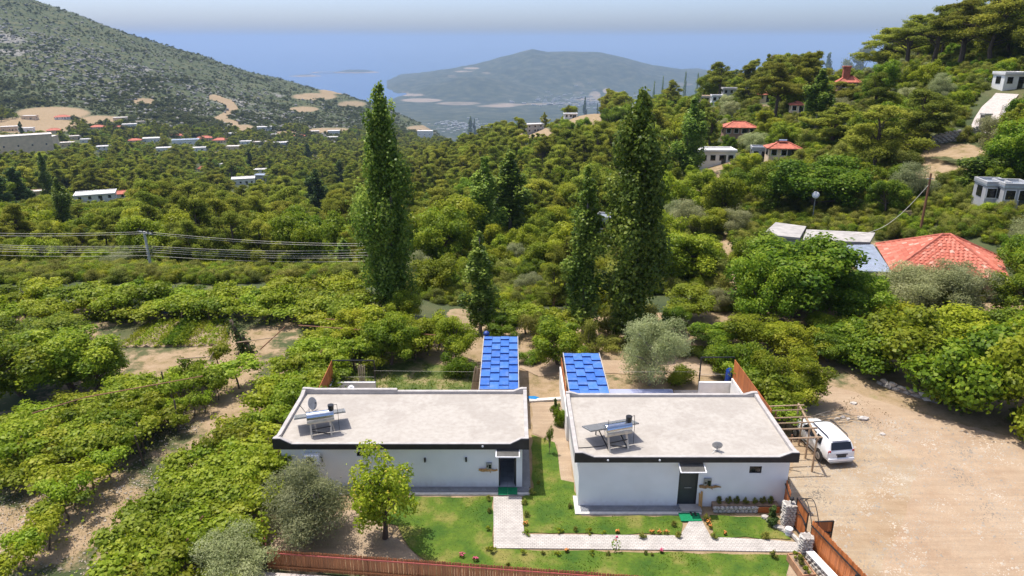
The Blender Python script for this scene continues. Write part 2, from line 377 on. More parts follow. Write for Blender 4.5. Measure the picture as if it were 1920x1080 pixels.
M['pine'] = foliage('pine needles', (.105, .130, .018), (.270, .305, .036), (.440, .445, .062), .7, .55)
M['broad'] = foliage('broad leaves', (.064, .120, .007), (.170, .255, .014), (.350, .405, .030), .5, .5)
M['bright'] = foliage('yellow green leaves', (.120, .170, .008), (.265, .325, .016), (.420, .440, .036), .5, .5)
M['vine'] = foliage('vine leaves', (.110, .165, .008), (.255, .325, .017), (.430, .465, .050), .5, .5)
M['poplarleaf'] = foliage('poplar leaves', (.060, .105, .014), (.170, .245, .028), (.420, .480, .080), .42, .45, (.502, .518))
M['oliveleaf'] = foliage('olive leaves', (.20, .22, .085), (.370, .390, .175), (.520, .520, .28), .6, .55)
M['cypress'] = foliage('cypress sprays', (.034, .062, .014), (.078, .122, .026), (.140, .185, .042), .7, .35)
M['shrub'] = foliage('shrub leaves', (.105, .138, .018), (.230, .252, .038), (.355, .355, .072), .6, .5)
M['maquis'] = foliage('maquis leaves', (.050, .070, .018), (.105, .125, .034), (.18, .185, .06), .7, .4)
M['grassblade'] = foliage('grass blades', (.055, .115, .003), (.120, .190, .007), (.250, .255, .035), .7, .45)
M['drygrass'] = foliage('dry grass', (.25, .20, .09), (.34, .28, .13), (.40, .33, .19), .8, .3)
# ------------------------------------------------------------ the ground, the coast, the sea, the air
def grid_faces(nr, nc):
    i = np.arange((nr - 1) * (nc - 1)); r = i // (nc - 1); c = i % (nc - 1); a = r * nc + c
    return np.stack([a, a + 1, a + nc + 1, a + nc], 1)
def blobs(px, py, lst):
    m = np.zeros_like(px)
    for x, y, rx, ry, s in lst:
        m = np.maximum(m, s * np.clip(1.6 - ((px - x) / rx) ** 2 - ((py - y) / ry) ** 2, 0, 1))
    return m
uu = np.linspace(-1.09, 1.09, 600); yy = np.exp(np.linspace(math.log(9), math.log(3150), 560))
U, Yg = np.meshgrid(uu, yy); Xg = U * Yg; Zg = terr(Xg, Yg); px, py = proj(Xg, Yg, Zg)
zz = Zg - .02
nearmask = (Yg < 62)
BARE = [  # bare tan soil patches, where they lie
 (1000, 250, 38, 12, 1), (1110, 225, 45, 16, .8), (1070, 240, 30, 12, .9), (1790, 300, 70, 30, 1), (1740, 320, 40, 22, .9), (1340, 305, 30, 14, 1), (1330, 330, 25, 10, .8),
 (1300, 360, 18, 9, .8), (790, 350, 30, 9, .7), (740, 400, 45, 9, .7), (285, 340, 26, 8, .8), (350, 353, 14, 9, .9), (440, 367, 32, 7, .9), (400, 290, 22, 6, .7),
 (425, 200, 0.1, .1, 0), (100, 212, 70, 12, .8), (60, 235, 90, 16, .8), (190, 225, 45, 9, .7), (590, 181, 45, 7, .72), (630, 171, 35, 6, .66), (660, 195, 30, 7, .6), (570, 205, 30, 6, .7), (620, 245, 50, 6, .7), (540, 250, 30, 5, .66),
 (460, 240, 18, 7, .7), (270, 190, 22, 7, .7), (800, 240, 40, 6, .7), (1360, 470, 14, 35, .8), (1372, 520, 14, 40, .8), (1640, 460, 40, 10, .6), (600, 300, 18, 6, .6), (1700, 400, 25, 9, .5),
 (860, 590, 22, 12, 1), (1000, 610, 45, 14, .9), (990, 690, 25, 22, .9), (1180, 690, 80, 14, 1), (1330, 690, 60, 10, 1), (840, 610, 40, 12, .9), (1430, 200, 15, 6, .6), (1000, 245, 30, 9, .8), (1880, 560, 40, 20, .4)]
n1 = fbm(Xg / 6, Yg / 6, 4, 21)
bare = blobs(px, py, BARE) * .9
left = nearmask & (U < -.10) & (Yg < 75)
bare = np.where(left, np.clip(.44 + 1.9 * n1 - .5 * np.clip((py < 560), 0, 1), 0, 1), bare)
bare = np.where((Yg < 62) & (U >= -.10), np.maximum(bare, np.clip(.72 + 1.0 * n1, 0, 1)), bare)
lush = np.where((Yg < 70) & (U > -2.5), np.clip(.05 + 1.5 * fbm(Xg / 1.4, Yg / 1.4, 4, 5), 0, .6), 0)
lush = np.maximum(lush, blobs(px, py, [(760, 715, 150, 34, .95), (700, 690, 110, 30, .8), (640, 640, 60, 20, .8), (60, 900, 80, 60, .35), (1440, 835, 40, 18, .8), (540, 900, 30, 30, .9)]))
lush = np.where(Yg > 62, np.maximum(lush, .35 * np.clip(fbm(Xg / 30, Yg / 30, 3, 8) * 3 + .2, 0, 1) * (Yg < 400)), lush)
hill = np.clip((Yg - 850) / 250, 0, 1) * (U < -.05)
band = np.exp(-((py - (70 + (px - 0) * .33)) / 55.0) ** 2)
rock = hill * np.clip(-.03 + .42 * band + 1.15 * fbm(Xg / 70, Yg / 70, 4, 31) + .25 * fbm(Xg / 300, Yg / 300, 3, 33), 0, .74)
path_b = np.zeros_like(px)                       # the dirt track on the left hillside
TRK = [(400, 182), (428, 192), (438, 203), (425, 215), (408, 224), (440, 232), (448, 246)]
for (x0, y0), (x1, y1) in zip(TRK[:-1], TRK[1:]):
    for k in range(12):
        a = k / 12; path_b = np.maximum(path_b, np.clip(2.2 - ((px - x0 - (x1 - x0) * a) / 7) ** 2 - ((py - y0 - (y1 - y0) * a) / 4) ** 2, 0, 1))
bare = np.maximum(bare, path_b * (Yg > 700)); rock = rock * (1 - np.clip(bare * 1.5, 0, 1))
g = np_mesh('ground', np.stack([Xg, Yg, zz], -1).reshape(-1, 3), grid_faces(560, 600), M['ground'])
a = g.attributes.new('cover', 'FLOAT_COLOR', 'POINT')
a.data.foreach_set('color', np.stack([bare, lush, rock, np.ones_like(rock)], -1).astype(np.float32).ravel())
g.shade_smooth(); tag(link(D.objects.new('ground', g)), 'valley ground of tan soil, dry grass and scrub', kind='structure')

SEA = -480.0
def coast(name, u0, u1, y0, y1, nu, ny, hf, patches, label):
    U, Y = np.meshgrid(np.linspace(u0, u1, nu), np.linspace(y0, y1, ny)); X = U * Y; Z = hf(U, X, Y)
    m = np_mesh(name, np.stack([X, Y, Z], -1).reshape(-1, 3), grid_faces(ny, nu), M['coast']); m.shade_smooth()
    qx, qy = proj(X, Y, Z); b = blobs(qx, qy, patches)
    a = m.attributes.new('bare', 'FLOAT', 'POINT'); a.data.foreach_set('value', b.astype(np.float32).ravel())
    return tag(link(D.objects.new(name, m)), label, kind='structure')
def sky(u, pts, Y):
    x = 960 + u * F / (CT + ST * .33); return HC - np.interp(x, [p[0] for p in pts], [slope(p[1]) for p in pts]) * Y
RIDGE = [(640, 215), (690, 187), (720, 168), (760, 152), (850, 131), (900, 119), (950, 104), (975, 97), (995, 91), (1020, 97), (1050, 96), (1110, 98), (1150, 108), (1200, 122), (1250, 131), (1300, 135), (1350, 139), (1400, 145), (1450, 156), (1520, 175), (1650, 190)]
FRONT = [(640, 230), (740, 196), (780, 176), (820, 158), (870, 145), (900, 143), (950, 150), (1000, 164), (1050, 178), (1110, 190), (1300, 210), (1650, 220)]
def h_main(U, X, Y):
    R = sky(U, RIDGE, 8600.0); Fr = sky(U, FRONT, 7000.0)
    low = -452 - 24 * np.clip((Y - 3200) / 3200, 0, 1)
    s = np.clip((Y - 6500) / 2100, 0, 1); s = s * s * (3 - 2 * s); back = np.clip((Y - 8600) / 2600, 0, 1); s = s * (1 - back ** 1.3)
    z = low + (R - low) * s + 130 * s * (1 - s) * 4 * (fbm(X / 600, Y / 900, 4, 41) - .35 * np.abs(fbm(X / 260, Y / 900, 3, 42))) + 14 * fbm(X / 130, Y / 130, 3, 44) * np.clip(s * 3, 0, 1)
    f = np.exp(-((Y - 7000) / 560) ** 2); z = np.maximum(z, low + (Fr - low) * f + 20 * fbm(X / 250, Y / 250, 3, 46) * f)
    z = z + 10 * fbm(X / 300, Y / 300, 3, 49)
    cl = np.interp(Y, [2700, 5200, 6200, 7000, 7600, 8300, 9500, 11300], [-.42, -.30, -.19, -.152, -.170, -.178, -.172, -.16])
    return np.where(U < cl, SEA - 40, np.where(U < cl + .02, SEA - 6 + (z - SEA + 6) * np.clip((U - cl) / .02, 0, 1), z))
coast('coastal_hills', -.5, .62, 2700, 11300, 420, 260, h_main,
      [(870, 134, 20, 2, .7), (885, 128, 16, 2, .9), (848, 143, 12, 3, .6), (912, 137, 12, 2.5, .7), (775, 178, 26, 3, .9), (790, 188, 40, 4, 1), (860, 194, 48, 3.5, .9), (930, 199, 40, 3, .8), (985, 96, 12, 6, .6), (990, 145, 22, 7, .5), (1085, 165, 14, 14, .55), (1115, 178, 12, 8, .7), (1138, 170, 8, 5, .9), (1155, 176, 8, 5, .9), (1040, 195, 90, 2, .7), (1130, 187, 60, 5, .7), (1270, 158, 35, 4, .6), (950, 196, 40, 3, .7), (760, 172, 10, 4, .6)],
      'broad blue-green headland with pale quarry scars across the bay')
def isle(name, px_, ptop, pw, Y, label, seed):
    c = Yat(px_, 140, Y).x; top = HC - slope(ptop) * Y; wd = pw / F * Y / 1.0 / 2
    gx, gy = np.meshgrid(np.linspace(-1.25, 1.25, 60), np.linspace(-1.25, 1.25, 30)); r = np.sqrt(gx ** 2 + gy ** 2)
    h = np.clip(1 - r, -.1, 1) ** 1.0 if False else np.maximum(1 - r ** 1.3, -.1)
    z = SEA + (top - SEA) * np.where(h > 0, h * (.75 + .9 * fbm(gx * 3 + seed, gy * 3, 3, seed)), h)
    m = np_mesh(name, np.stack([c + gx * wd, Y + gy * wd * .8, z], -1).reshape(-1, 3), grid_faces(30, 60), M['coast']); m.shade_smooth()
    a = m.attributes.new('bare', 'FLOAT', 'POINT'); a.data.foreach_set('value', ((z < SEA + 14) * .8).astype(np.float32).ravel())
    tag(link(D.objects.new(name, m)), label, kind='structure')
isle('island', 572, 139, 58, 10600, 'small blue island, the left one of two out in the bay', 3)
isle('island', 668, 128, 84, 11800, 'longer blue island with a low left end out in the bay', 8)
isle('island', 625, 140, 60, 11700, 'low hump of land joined to the longer island', 5)
isle('distant_hill', 372, 79, 110, 4600, 'far rocky hilltop showing behind the left ridge', 12)
s = MB(); s.add([(-300000, 2500, SEA), (300000, 2500, SEA), (300000, 320000, SEA), (-300000, 320000, SEA)], [(0, 1, 2, 3)])
tag(s.obj('sea', M['sea']), 'calm blue sea reaching to the hazy horizon', kind='structure')
hm = D.materials.new('haze'); hm.use_nodes = True; nt = hm.node_tree; nt.nodes.remove(nt.nodes['Principled BSDF'])
pv = nt.nodes.new('ShaderNodeVolumePrincipled'); pv.inputs['Color'].default_value = (.44, .58, .78, 1); pv.inputs['Density'].default_value = HAZE
pv.inputs['Anisotropy'].default_value = .1
nt.links.new(pv.outputs[0], nt.nodes['Material Output'].inputs['Volume'])
s = MB(); s.box(-310000, 310000, -400, 330000, -530, 165)
hz = s.obj('haze', hm); tag(hz, 'pale blue summer haze over the valley and sea', kind='stuff')

# sheets on the flat terrace: yard, road, lawns, paths -----------------------------------------------
def sheet(name, pts, mat, z, label, jag=0, kind='structure', world=False):
    pts = [Vector((*p, 0)) if world else P(*p) for p in pts]; out = []
    for i, p in enumerate(pts):
        q = pts[(i + 1) % len(pts)]; n = max(1, int((q - p).length / .7)) if jag else 1
        for k in range(n):
            r = p + (q - p) * k / n
            out.append((r.x + (random.uniform(-jag, jag) if k else 0), r.y + (random.uniform(-jag, jag) if k else 0), z))
    bm = bmesh.new(); f = bm.faces.new([bm.verts.new(v) for v in out]); bmesh.ops.triangulate(bm, faces=[f])
    bmesh.ops.recalc_face_normals(bm, faces=bm.faces)
    if bm.faces[:][0].normal.z < 0: bmesh.ops.reverse_faces(bm, faces=bm.faces)
    m = D.meshes.new(name); bm.to_mesh(m); bm.free(); m.materials.append(mat)
    return tag(link(D.objects.new(name, m)), label, kind=kind)
sheet('dirt_yard', [(1476, 940), (1478, 890), (1500, 860), (1478, 800), (1490, 770), (1540, 735), (1600, 742), (1690, 770), (1780, 792), (1880, 815), (2050, 860), (2300, 960), (2500, 1250), (1640, 1180), (1570, 1085), (1515, 1010), (1488, 990)], M['dirt'], .012, 'sandy dirt yard in front of the gate', .25)
sheet('dirt_road', [(1640, 1100), (1700, 960), (1720, 880), (1660, 820), (1590, 775), (1530, 738), (1460, 722), (1330, 706), (1150, 700), (1010, 706), (975, 690), (975, 668), (1010, 672), (1150, 676), (1330, 684), (1470, 700), (1555, 722), (1650, 752), (1780, 790), (1900, 825), (2100, 900), (2200, 1100)], M['road'], .018, 'unpaved road curving down past the houses to the yard', .15)
sheet('garden_soil', [(995, 755), (1058, 755), (1070, 850), (1078, 905), (1050, 900), (1045, 835), (998, 812)], M['garden'], .010, 'strip of bare garden soil between the two houses', .12)
sheet('garden_soil', [(470, 1050), (500, 985), (680, 955), (720, 975), (790, 1055), (640, 1045)], M['garden'], .010, 'bare soil under the grey olive tree', .2)
sheet('garden_soil', [(1470, 1090), (1480, 1036), (1525, 1036), (1560, 1085)], M['garden'], .010, 'bare soil strip inside the stone gate wall', .05)
LAWNS = [[(676, 932), (925, 932), (925, 1029), (1060, 1033), (1480, 1041), (1478, 1100), (830, 1066), (770, 1030), (745, 985), (680, 972)],
         [(996, 815), (1040, 830), (1046, 850), (1052, 900), (1076, 905), (1090, 968), (1278, 968), (1276, 1003), (980, 1000), (980, 931), (1000, 925)],
         [(1330, 966), (1440, 971), (1484, 1012), (1340, 1006)]]
for L, lb in zip(LAWNS, ('front lawn along the picket fence, greenest in the middle', 'patchy lawn between the houses with worn dry spots', 'small square lawn beside the gate pillar')):
    sheet('lawn', L, M['lawn'], .020, lb, .10)
def inpoly(x, y, poly):
    r = np.zeros(x.shape, bool); n = len(poly)
    for i in range(n):
        (x0, y0), (x1, y1) = poly[i], poly[(i + 1) % n]
        c = ((y0 > y) != (y1 > y)); r ^= c & (x < (x1 - x0) * (y - y0) / ((y1 - y0) + 1e-12) + x0)
    return r
def slab(name, pts, mat, z0, z1, label=None, kind='structure', parent=None):
    s = MB(); s.prism([Vector((p[0], p[1], z0)) for p in pts], (0, 0, z1 - z0)); o = s.obj(name, mat, parent)
    return tag(o, label, kind=kind) if label else o
W = lambda *ps: [tuple(P(*p))[:2] for p in ps]
slab('path', W((925, 932), (978, 932), (983, 1003), (1275, 1005), (1293, 977), (1316, 977), (1333, 1008), (1440, 1013), (1500, 1018), (1498, 1036), (1330, 1033), (1060, 1030), (926, 1029)), M['paver'], -.05, .045, 'pale paver path from both doors along to the gate')

def blades(name, polys, dens, hgt, mat, label, z=0.0, group=None, world=False, terrain=False):
    Vs = []
    for poly in polys:
        pl = poly if world else [tuple(P(*p))[:2] for p in poly]; a = np.array(pl); x0, y0 = a.min(0); x1, y1 = a.max(0)
        n = int((x1 - x0) * (y1 - y0) * dens); x = rng.uniform(x0, x1, n); y = rng.uniform(y0, y1, n); k = inpoly(x, y, pl)
        k &= vnoise(x / 1.1, y / 1.1, 5) > rng.uniform(0, .8, n) ; Vs.append(np.stack([x[k], y[k]], 1))
    p = np.concatenate(Vs); n = len(p); zb = terr(p[:, 0], p[:, 1]) if terrain else np.full(n, z)
    th = rng.uniform(0, 6.283, n); d = np.stack([np.cos(th), np.sin(th)], 1); h = hgt * rng.uniform(.5, 1.3, n) * (.5 + vnoise(p[:, 0] / 2, p[:, 1] / 2, 9)); wd = h * .32 + .012
    lean = d[:, ::-1] * h[:, None] * rng.uniform(-.6, .6, n)[:, None]
    V = np.stack([np.c_[p - d * wd[:, None], zb], np.c_[p + d * wd[:, None], zb], np.c_[p + lean, zb + h]], 1).reshape(-1, 3)
    tint = np.clip(.5 + 1.1 * fbm(p[:, 0] / 1.8, p[:, 1] / 1.8, 3, 12) + rng.normal(0, .15, n), 0, 1)
    m = np_mesh(name, V, np.arange(3 * n).reshape(-1, 3), mat, tint)
    return tag(link(D.objects.new(name, m)), label, kind='stuff')
blades('grass', LAWNS, 110, .040, M['grassblade'], 'short mown grass of the three lawns', .02)
blades('grass', [[(625, 728), (890, 735), (890, 700), (700, 690), (625, 700)], [(600, 700), (660, 670), (820, 690), (640, 650), (560, 660)]], 75, .09, M['grassblade'], 'long rough grass behind the left house', 0)
blades('dry_grass', [[(0, 1080), (230, 1080), (300, 900), (420, 740), (250, 740), (100, 860), (0, 870)], [(1590, 760), (1680, 800), (1690, 830), (1600, 790)], [(1610, 740), (1560, 765), (1680, 830), (1700, 800)]], 34, .09, M['drygrass'], 'sparse dry grass on the bare field and yard edge', 0)

def gravel(name, poly, n, label):
    pl = [tuple(P(*p))[:2] for p in poly]; a = np.array(pl); x0, y0 = a.min(0); x1, y1 = a.max(0); x = rng.uniform(x0, x1, n); y = rng.uniform(y0, y1, n); k = inpoly(x, y, pl) & (vnoise(x / 1.7, y / 1.7, 3) > rng.uniform(.1, .8, n)); x, y = x[k], y[k]; n = len(x)
    r = rng.uniform(.015, .05, n) * np.where(rng.random(n) < .06, 2.2, 1); th = rng.uniform(0, 6.28, n); V = []
    for q in range(4): V.append(np.stack([x + np.cos(th + q * 1.5708) * r * rng.uniform(.7, 1.3, n), y + np.sin(th + q * 1.5708) * r * rng.uniform(.7, 1.3, n), np.full(n, .012)], 1))
    V.append(np.stack([x, y, .015 + r * .9], 1)); V = np.stack(V, 1).reshape(-1, 3); b = (np.arange(n) * 5)[:, None]
    F_ = np.concatenate([b + np.array([[q, (q + 1) % 4, 4]]) for q in range(4)]); o = link(D.objects.new(name, np_mesh(name, V, F_, M['gravel']))); tag(o, label, kind='stuff')
gravel('gravel', [(1480, 900), (1500, 870), (1600, 760), (1900, 830), (2000, 1080), (1570, 1080)], 26000, 'loose stones and gravel scattered over the dirt yard')
gravel('gravel', [(0, 1080), (240, 1080), (330, 880), (420, 720), (200, 760), (0, 900)], 9000, 'small clods and stones on the bare vineyard soil')
# ------------------------------------------------------------ the two white houses
def rim_profile(L, lo, hi, base, a=.40, b=1.0):    # raised ends, low middle, as (s, z) round the strip
    return [(0, base), (L, base), (L, hi), (L - a, hi), (L - b, lo), (b, lo), (a, hi), (0, hi)]
def house(label, X0, X1, Yf, Yb, ov, zf, zl, zh, door, win, group, back_step=None, open_door=False):
    cx = (X0 + X1) / 2; h = thing('flat_roofed_house', label, 'house', (cx, Yf, 0), group=group); o = Vector((cx, Yf, 0))
    rx0, rx1, ry0, ry1 = X0 - ov[0], X1 + ov[1], Yf - .30, Yb + .2; T = .22
    def L(m): m.v = [tuple(Vector(p) - o) for p in m.v]; return m
    d0, d1, dz = door; w0, w1, wz0, wz1 = win
    m = MB(); top = zl - .12
    fy0, fy1 = Yf, Yf + .25
    m.box(X0, d0, fy0, fy1, 0, wz0) if w0 < d0 else m.box(X0, d0, fy0, fy1, 0, top)
    if w0 < d0:
        m.box(X0, w0, fy0, fy1, wz0, wz1); m.box(w1, d0, fy0, fy1, wz0, wz1); m.box(X0, d0, fy0, fy1, wz1, top); m.box(d1, X1, fy0, fy1, 0, top)
    else:
        m.box(d1, X1, fy0, fy1, 0, wz0); m.box(d1, w0, fy0, fy1, wz0, wz1); m.box(w1, X1, fy0, fy1, wz0, wz1); m.box(d1, X1, fy0, fy1, wz1, top)
    m.box(d0, d1, fy0, fy1, dz, top)
    m.box(X0, X0 + .25, fy1, Yb, 0, top); m.box(X1 - .25, X1, fy1, Yb, 0, top); m.box(X0 + .25, X1 - .25, Yb - .25, Yb, 0, top)
    m.box(d1 + .0, d1 + .12, fy1, fy1 + 2.6, 0, top); m.box(d0 - .5, d0 - .38, fy1, fy1 + 2.6, 0, top); m.box(d0 - .38, d1, fy1 + 2.5, fy1 + 2.6, 0, top)
    L(m).obj('wall', M['plaster'], h)
    m = MB(); m.box(d0 - .38, d1, fy1 - .24, fy1 + 2.5, .02, .10); L(m).obj('floor', M['floortile'], h)
    m = MB(); m.box(rx0 + T, rx1 - T, ry0 + T, ry1 - T, zl - .12, zl - .04); roof = L(m).obj('roof', M['roof'], h)
    # parapet strips, each a piece of its own
    def strip(poly): m = MB(); m.prism(*poly); L(m).obj('parapet', M['coping'], h, bevel=.012)
    W_, D_ = rx1 - rx0, ry1 - ry0
    strip(([(rx0 + s, ry0 + .03, z) for s, z in rim_profile(W_, zl, zh, zf + .02)], (0, T - .03, 0)))
    if back_step:
        xs = back_step - rx0
        pr = [(0, zl - .3), (W_, zl - .3), (W_, zh), (W_ - .35, zh), (W_ - .8, zl + .14), (xs, zl + .14), (xs, zl + .27), (.8, zl + .27), (.35, zh), (0, zh)]
    else: pr = rim_profile(W_, zl + .12, zh, zl - .3, .3, .75)
    strip(([(rx0 + s, ry1 - T, z) for s, z in pr], (0, T, 0)))
    for x in (rx0, rx1 - T): strip(([(x, ry0 + T + .001 + s, z) for s, z in rim_profile(D_ - 2 * T - .002, zl + .14, zh - .06, zl - .42, .12, .55)], (T, 0, 0)))
    m = MB(); m.prism([(rx0 - .012 + s, ry0, z - (.035 if z > zf + .1 else 0)) for s, z in rim_profile(W_ + .024, zl, zh, zf)], (0, .028, 0)); fa = L(m).obj('fascia', M['black'], h)
    m = MB(); m.box(rx0 + .01, rx1 - .01, ry0 + .03, Yf + .0, zf + .0, zf + .018); L(m).obj('soffit', M['plaster'], h)
    # window, door frame, canopy
    m = MB(); 
    for b in ((w0, w1, wz0, wz0 + .05), (w0, w1, wz1 - .05, wz1), (w0, w0 + .05, wz0 + .05, wz1 - .05), (w1 - .05, w1, wz0 + .05, wz1 - .05)): m.box(b[0], b[1], Yf + .03, Yf + .10, b[2], b[3])
    wi = L(m).obj('window', M['dark'], h); m = MB(); m.box(w0 + .05, w1 - .05, Yf + .06, Yf + .075, wz0 + .05, wz1 - .05); L(m).obj('pane', M['glass'], wi)
    m = MB()
    for b in ((d0, d0 + .06, .1, dz), (d1 - .06, d1, .1, dz), (d0 + .06, d1 - .06, dz - .06, dz)): m.box(b[0], b[1], Yf + .02, Yf + .16, b[2], b[3])
    L(m).obj('door_frame', M['dark'], h)
    if open_door: m = MB(); m.box(d1 - .11, d1 - .062, Yf + .17, Yf + 1.0, .11, dz - .08)
    else: m = MB(); m.box(d0 + .06, d1 - .06, Yf + .08, Yf + .13, .11, dz - .06)
    dd = L(m).obj('door', M['door'], h)
    m = MB()
    if open_door: m.cyl((d1 - .16, Yf + .9, 1.05), (d1 - .11, Yf + .9, 1.05), .025)
    else: m.box(d0 + .35, d1 - .3, Yf + .055, Yf + .08, 1.10, 1.14)
    L(m).obj('handle', M['greymetal'], dd)
    if not open_door:
        m = MB()
        for a, b in ((.3, 1.0), (1.22, 1.95)):
            m.box(d0 + .16, d1 - .16, Yf + .07, Yf + .08, a, b)
        L(m).obj('door_panel', M['door'], dd)
    cz = dz + .16; c0, c1 = d0 - .12, d1 + .16; m = MB()
    for a, b in (((c0, Yf, cz + .18), (c0, Yf - .75, cz)), ((c1, Yf, cz + .18), (c1, Yf - .75, cz)), ((c0 - .025, Yf - .75, cz), (c1 + .025, Yf - .75, cz))): m.bar(a, b, .05)
    cn = L(m).obj('canopy', M['white'], h); m = MB(); m.prism([(c0 + .02, Yf, cz + .175), (c1 - .02, Yf, cz + .175), (c1 - .02, Yf - .74, cz), (c0 + .02, Yf - .74, cz)], (0, 0, .015)); L(m).obj('canopy_glass', M['smoke'], cn)
    return h, fa, o
M['door'] = plain('dark green-grey door', (.035, .045, .045), .45, .12, 4)
M['smoke'] = plain('smoked polycarbonate', (.12, .115, .105), .25, .1, 3)
XA = lambda px, Y, z: (px - 960) / F * (Y * CT - (z - HC) * ST)
h1, f1, o1 = house('white flat-roofed house with its front door standing open, grey olive tree before it', -12.55, .56, 34.05, 39.6, (.28, .34), 2.60, 2.94, 3.27,
    (XA(935, 34.05, 1.2), XA(968, 34.05, 1.2), 2.25), (XA(669, 34.05, 2.1), XA(694, 34.05, 2.1), 2.0, 2.27), 'white flat-roofed houses with black fascias', XA(745, 39.8, 3.2), True)
h2, f2, o2 = house('white flat-roofed house with a closed dark door, beside the car and gate', 3.50, 14.44, 32.35, 38.7, (.27, .30), 2.88, 3.20, 3.46,
    (XA(1272, 32.35, 1.3), XA(1308, 32.35, 1.3), 2.42), (XA(1405, 32.35, 2.2), XA(1428, 32.35, 2.2), 2.05, 2.47), 'white flat-roofed houses with black fascias')
for hh, fa, oo, pts, y, z in ((h1, f1, o1, (905,), 33.75, 2.80), (h2, f2, o2, (1140, 1237), 32.05, 3.03)):
    for p in pts:
        m = MB(); x = XA(p, y, z); m.cyl((x - oo.x, y - oo.y, z), (x - oo.x, y - .035 - oo.y, z), .06, .05, 10); m.obj('spotlight', M['white'], fa)
# terraces, steps and side walls
def terr_strip(name, x0, x1, y0, y1, z, label, mat='cobble'):
    s = MB(); s.box(x0, x1, y0, y1, -.05, z); tag(s.obj(name, M[mat]), label, kind='structure')
terr_strip('pavement', -12.9, .95, 33.50, 34.04, .06, 'grey sett terrace along the front of the left house')
terr_strip('kerb', -12.9, .95, 33.32, 33.497, .075, 'pale kerb along the left terrace', 'pebble')
terr_strip('pavement', .57, 1.02, 34.05, 40.6, .06, 'grey sett strip down the side of the left house')
terr_strip('pavement', 3.62, 9.9, 31.80, 32.34, .06, 'grey sett terrace along the front of the right house')
terr_strip('kerb', 3.30, 9.9, 31.62, 31.797, .075, 'pale kerb along the right terrace', 'pebble')
terr_strip('kerb', 3.30, 3.617, 31.80, 33.2, .075, 'pale kerb along the right terrace', 'pebble')
d0, d1 = XA(1272, 32.35, .3), XA(1310, 32.35, .3)
m = MB(); m.box(d0 + .05, d1 + .05, 31.75, 32.345, .0, .17); tag(m.obj('step', M['concrete'], bevel=.015), 'grey concrete doorstep of the right house', 'doorstep')
def mat_(x0, x1, y0, y1, label, seam):
    t = thing('doormat', label, 'doormat', ((x0 + x1) / 2, (y0 + y1) / 2, .062), group='green turf doormats'); cx, cy = (x0 + x1) / 2, (y0 + y1) / 2
    m = MB(); m.box(x0 - cx, seam - cx - .004, y0 - cy, y1 - cy, 0, .018); m.obj('mat_half', M['green_mat'], t)
    m = MB(); m.box(seam - cx + .004, x1 - cx, y0 - cy + .02, y1 - cy - .02, 0, .018); m.obj('mat_half', M['green_mat'], t)
mat_(XA(934, 33.6, 0), XA(970, 33.6, 0), 33.28, 33.98, 'green turf doormat at the open door of the left house', XA(952, 33.6, 0))
mat_(XA(1273, 31.5, 0), XA(1312, 31.5, 0), 31.02, 31.72, 'green turf doormat below the step of the right house', XA(1297, 31.5, 0))
m = MB(); x = XA(1296, 31.3, 0)
for k in range(2): m.box(x + .35 * k * .6, x + .35 * k * .6 + .1, 31.45 - .04 * k, 31.72 - .04 * k, .085, .15)
tag(m.obj('shoes', M['dark'], bevel=.02), 'pair of dark shoes left on the green mat by the step', 'shoes')

def wall_lamp(px, py, label):
    x = XA(px, 34.05, 1.9); z = Yat(px, py, 34.05).z; t = thing('wall_lamp', label, 'wall lamp', (x, 34.05, z), group='small black wall lamps on the left house')
    m = MB(); m.box(-.05, .05, -.03, 0, -.10, .10); m.obj('back_plate', M['black'], t); m = MB(); m.cyl((0, -.09, -.12), (0, -.09, .12), .055, n=10); m.obj('lamp_shade', M['dark'], t)
wall_lamp(797, 861, 'small black wall lamp, the one nearer the small window'); wall_lamp(874, 860, 'small black wall lamp, the one nearer the open door')
def meter(px, py, Y, s, label):
    c = Yat(px, py, Y); t = thing('meter_box', label, 'meter box', c, group='electricity meter boxes'); a, b = .17 * s, .21 * s
    m = MB(); m.box(-a, a, -.12, 0, -b, b); m.obj('housing', M['greymetal'], t, bevel=.01)
    m = MB(); m.box(-.02, a - .04, -.128, -.121, -b + .05, b - .10); m.obj('glass_door', M['glass'], t)
    m = MB(); m.box(-a + .03, -.05, -.128, -.121, -.06, .06); m.obj('dial', M['dark'], t)
meter(917, 872, 34.05, .9, 'grey electricity meter box left of the open door'); meter(1326, 903, 32.35, 1.15, 'grey electricity meter box right of the closed dark door')
def driftwood(px0, px1, py, Y, label, seed):
    a, b = Yat(px0, py, Y), Yat(px1, py, Y); R = random.Random(seed); pts = []; rs = []; n = 9
    for k in range(n):
        q = a.lerp(b, k / (n - 1)); pts.append((q.x - a.x, -.09 + R.uniform(-.02, .02), R.uniform(-.03, .04))); rs.append(.085 * (1 - .5 * abs(k - 2.5) / 6) + R.uniform(-.015, .02))
    m = MB(); m.tube(pts, rs, 8); m.cyl((.25, -.1, .02), (.42, -.16, .16), .05, .02); m.cyl((.6, -.1, 0), (.66, -.16, -.13), .035, .015)
    tag(m.obj('driftwood_log', M['log'], loc=a, smooth=True), label, 'driftwood', 'driftwood logs hung on the front walls')
driftwood(898, 933, 880, 34.05, 'gnarled driftwood log on the wall beside the open door', 2); driftwood(1311, 1351, 911, 32.35, 'longer driftwood log under the meter box of the right house', 5)
q = P(1313, 952); m = MB()
for k, (w, hgt) in enumerate(((.08, .78), (.09, .90))): m.prism([(k * .10 - w / 2, 0, 0), (k * .10 + w / 2, 0, 0), (k * .10 + w / 2, .12, hgt), (k * .10, .13, hgt + .06), (k * .10 - w / 2, .12, hgt)], (0, .05, 0))
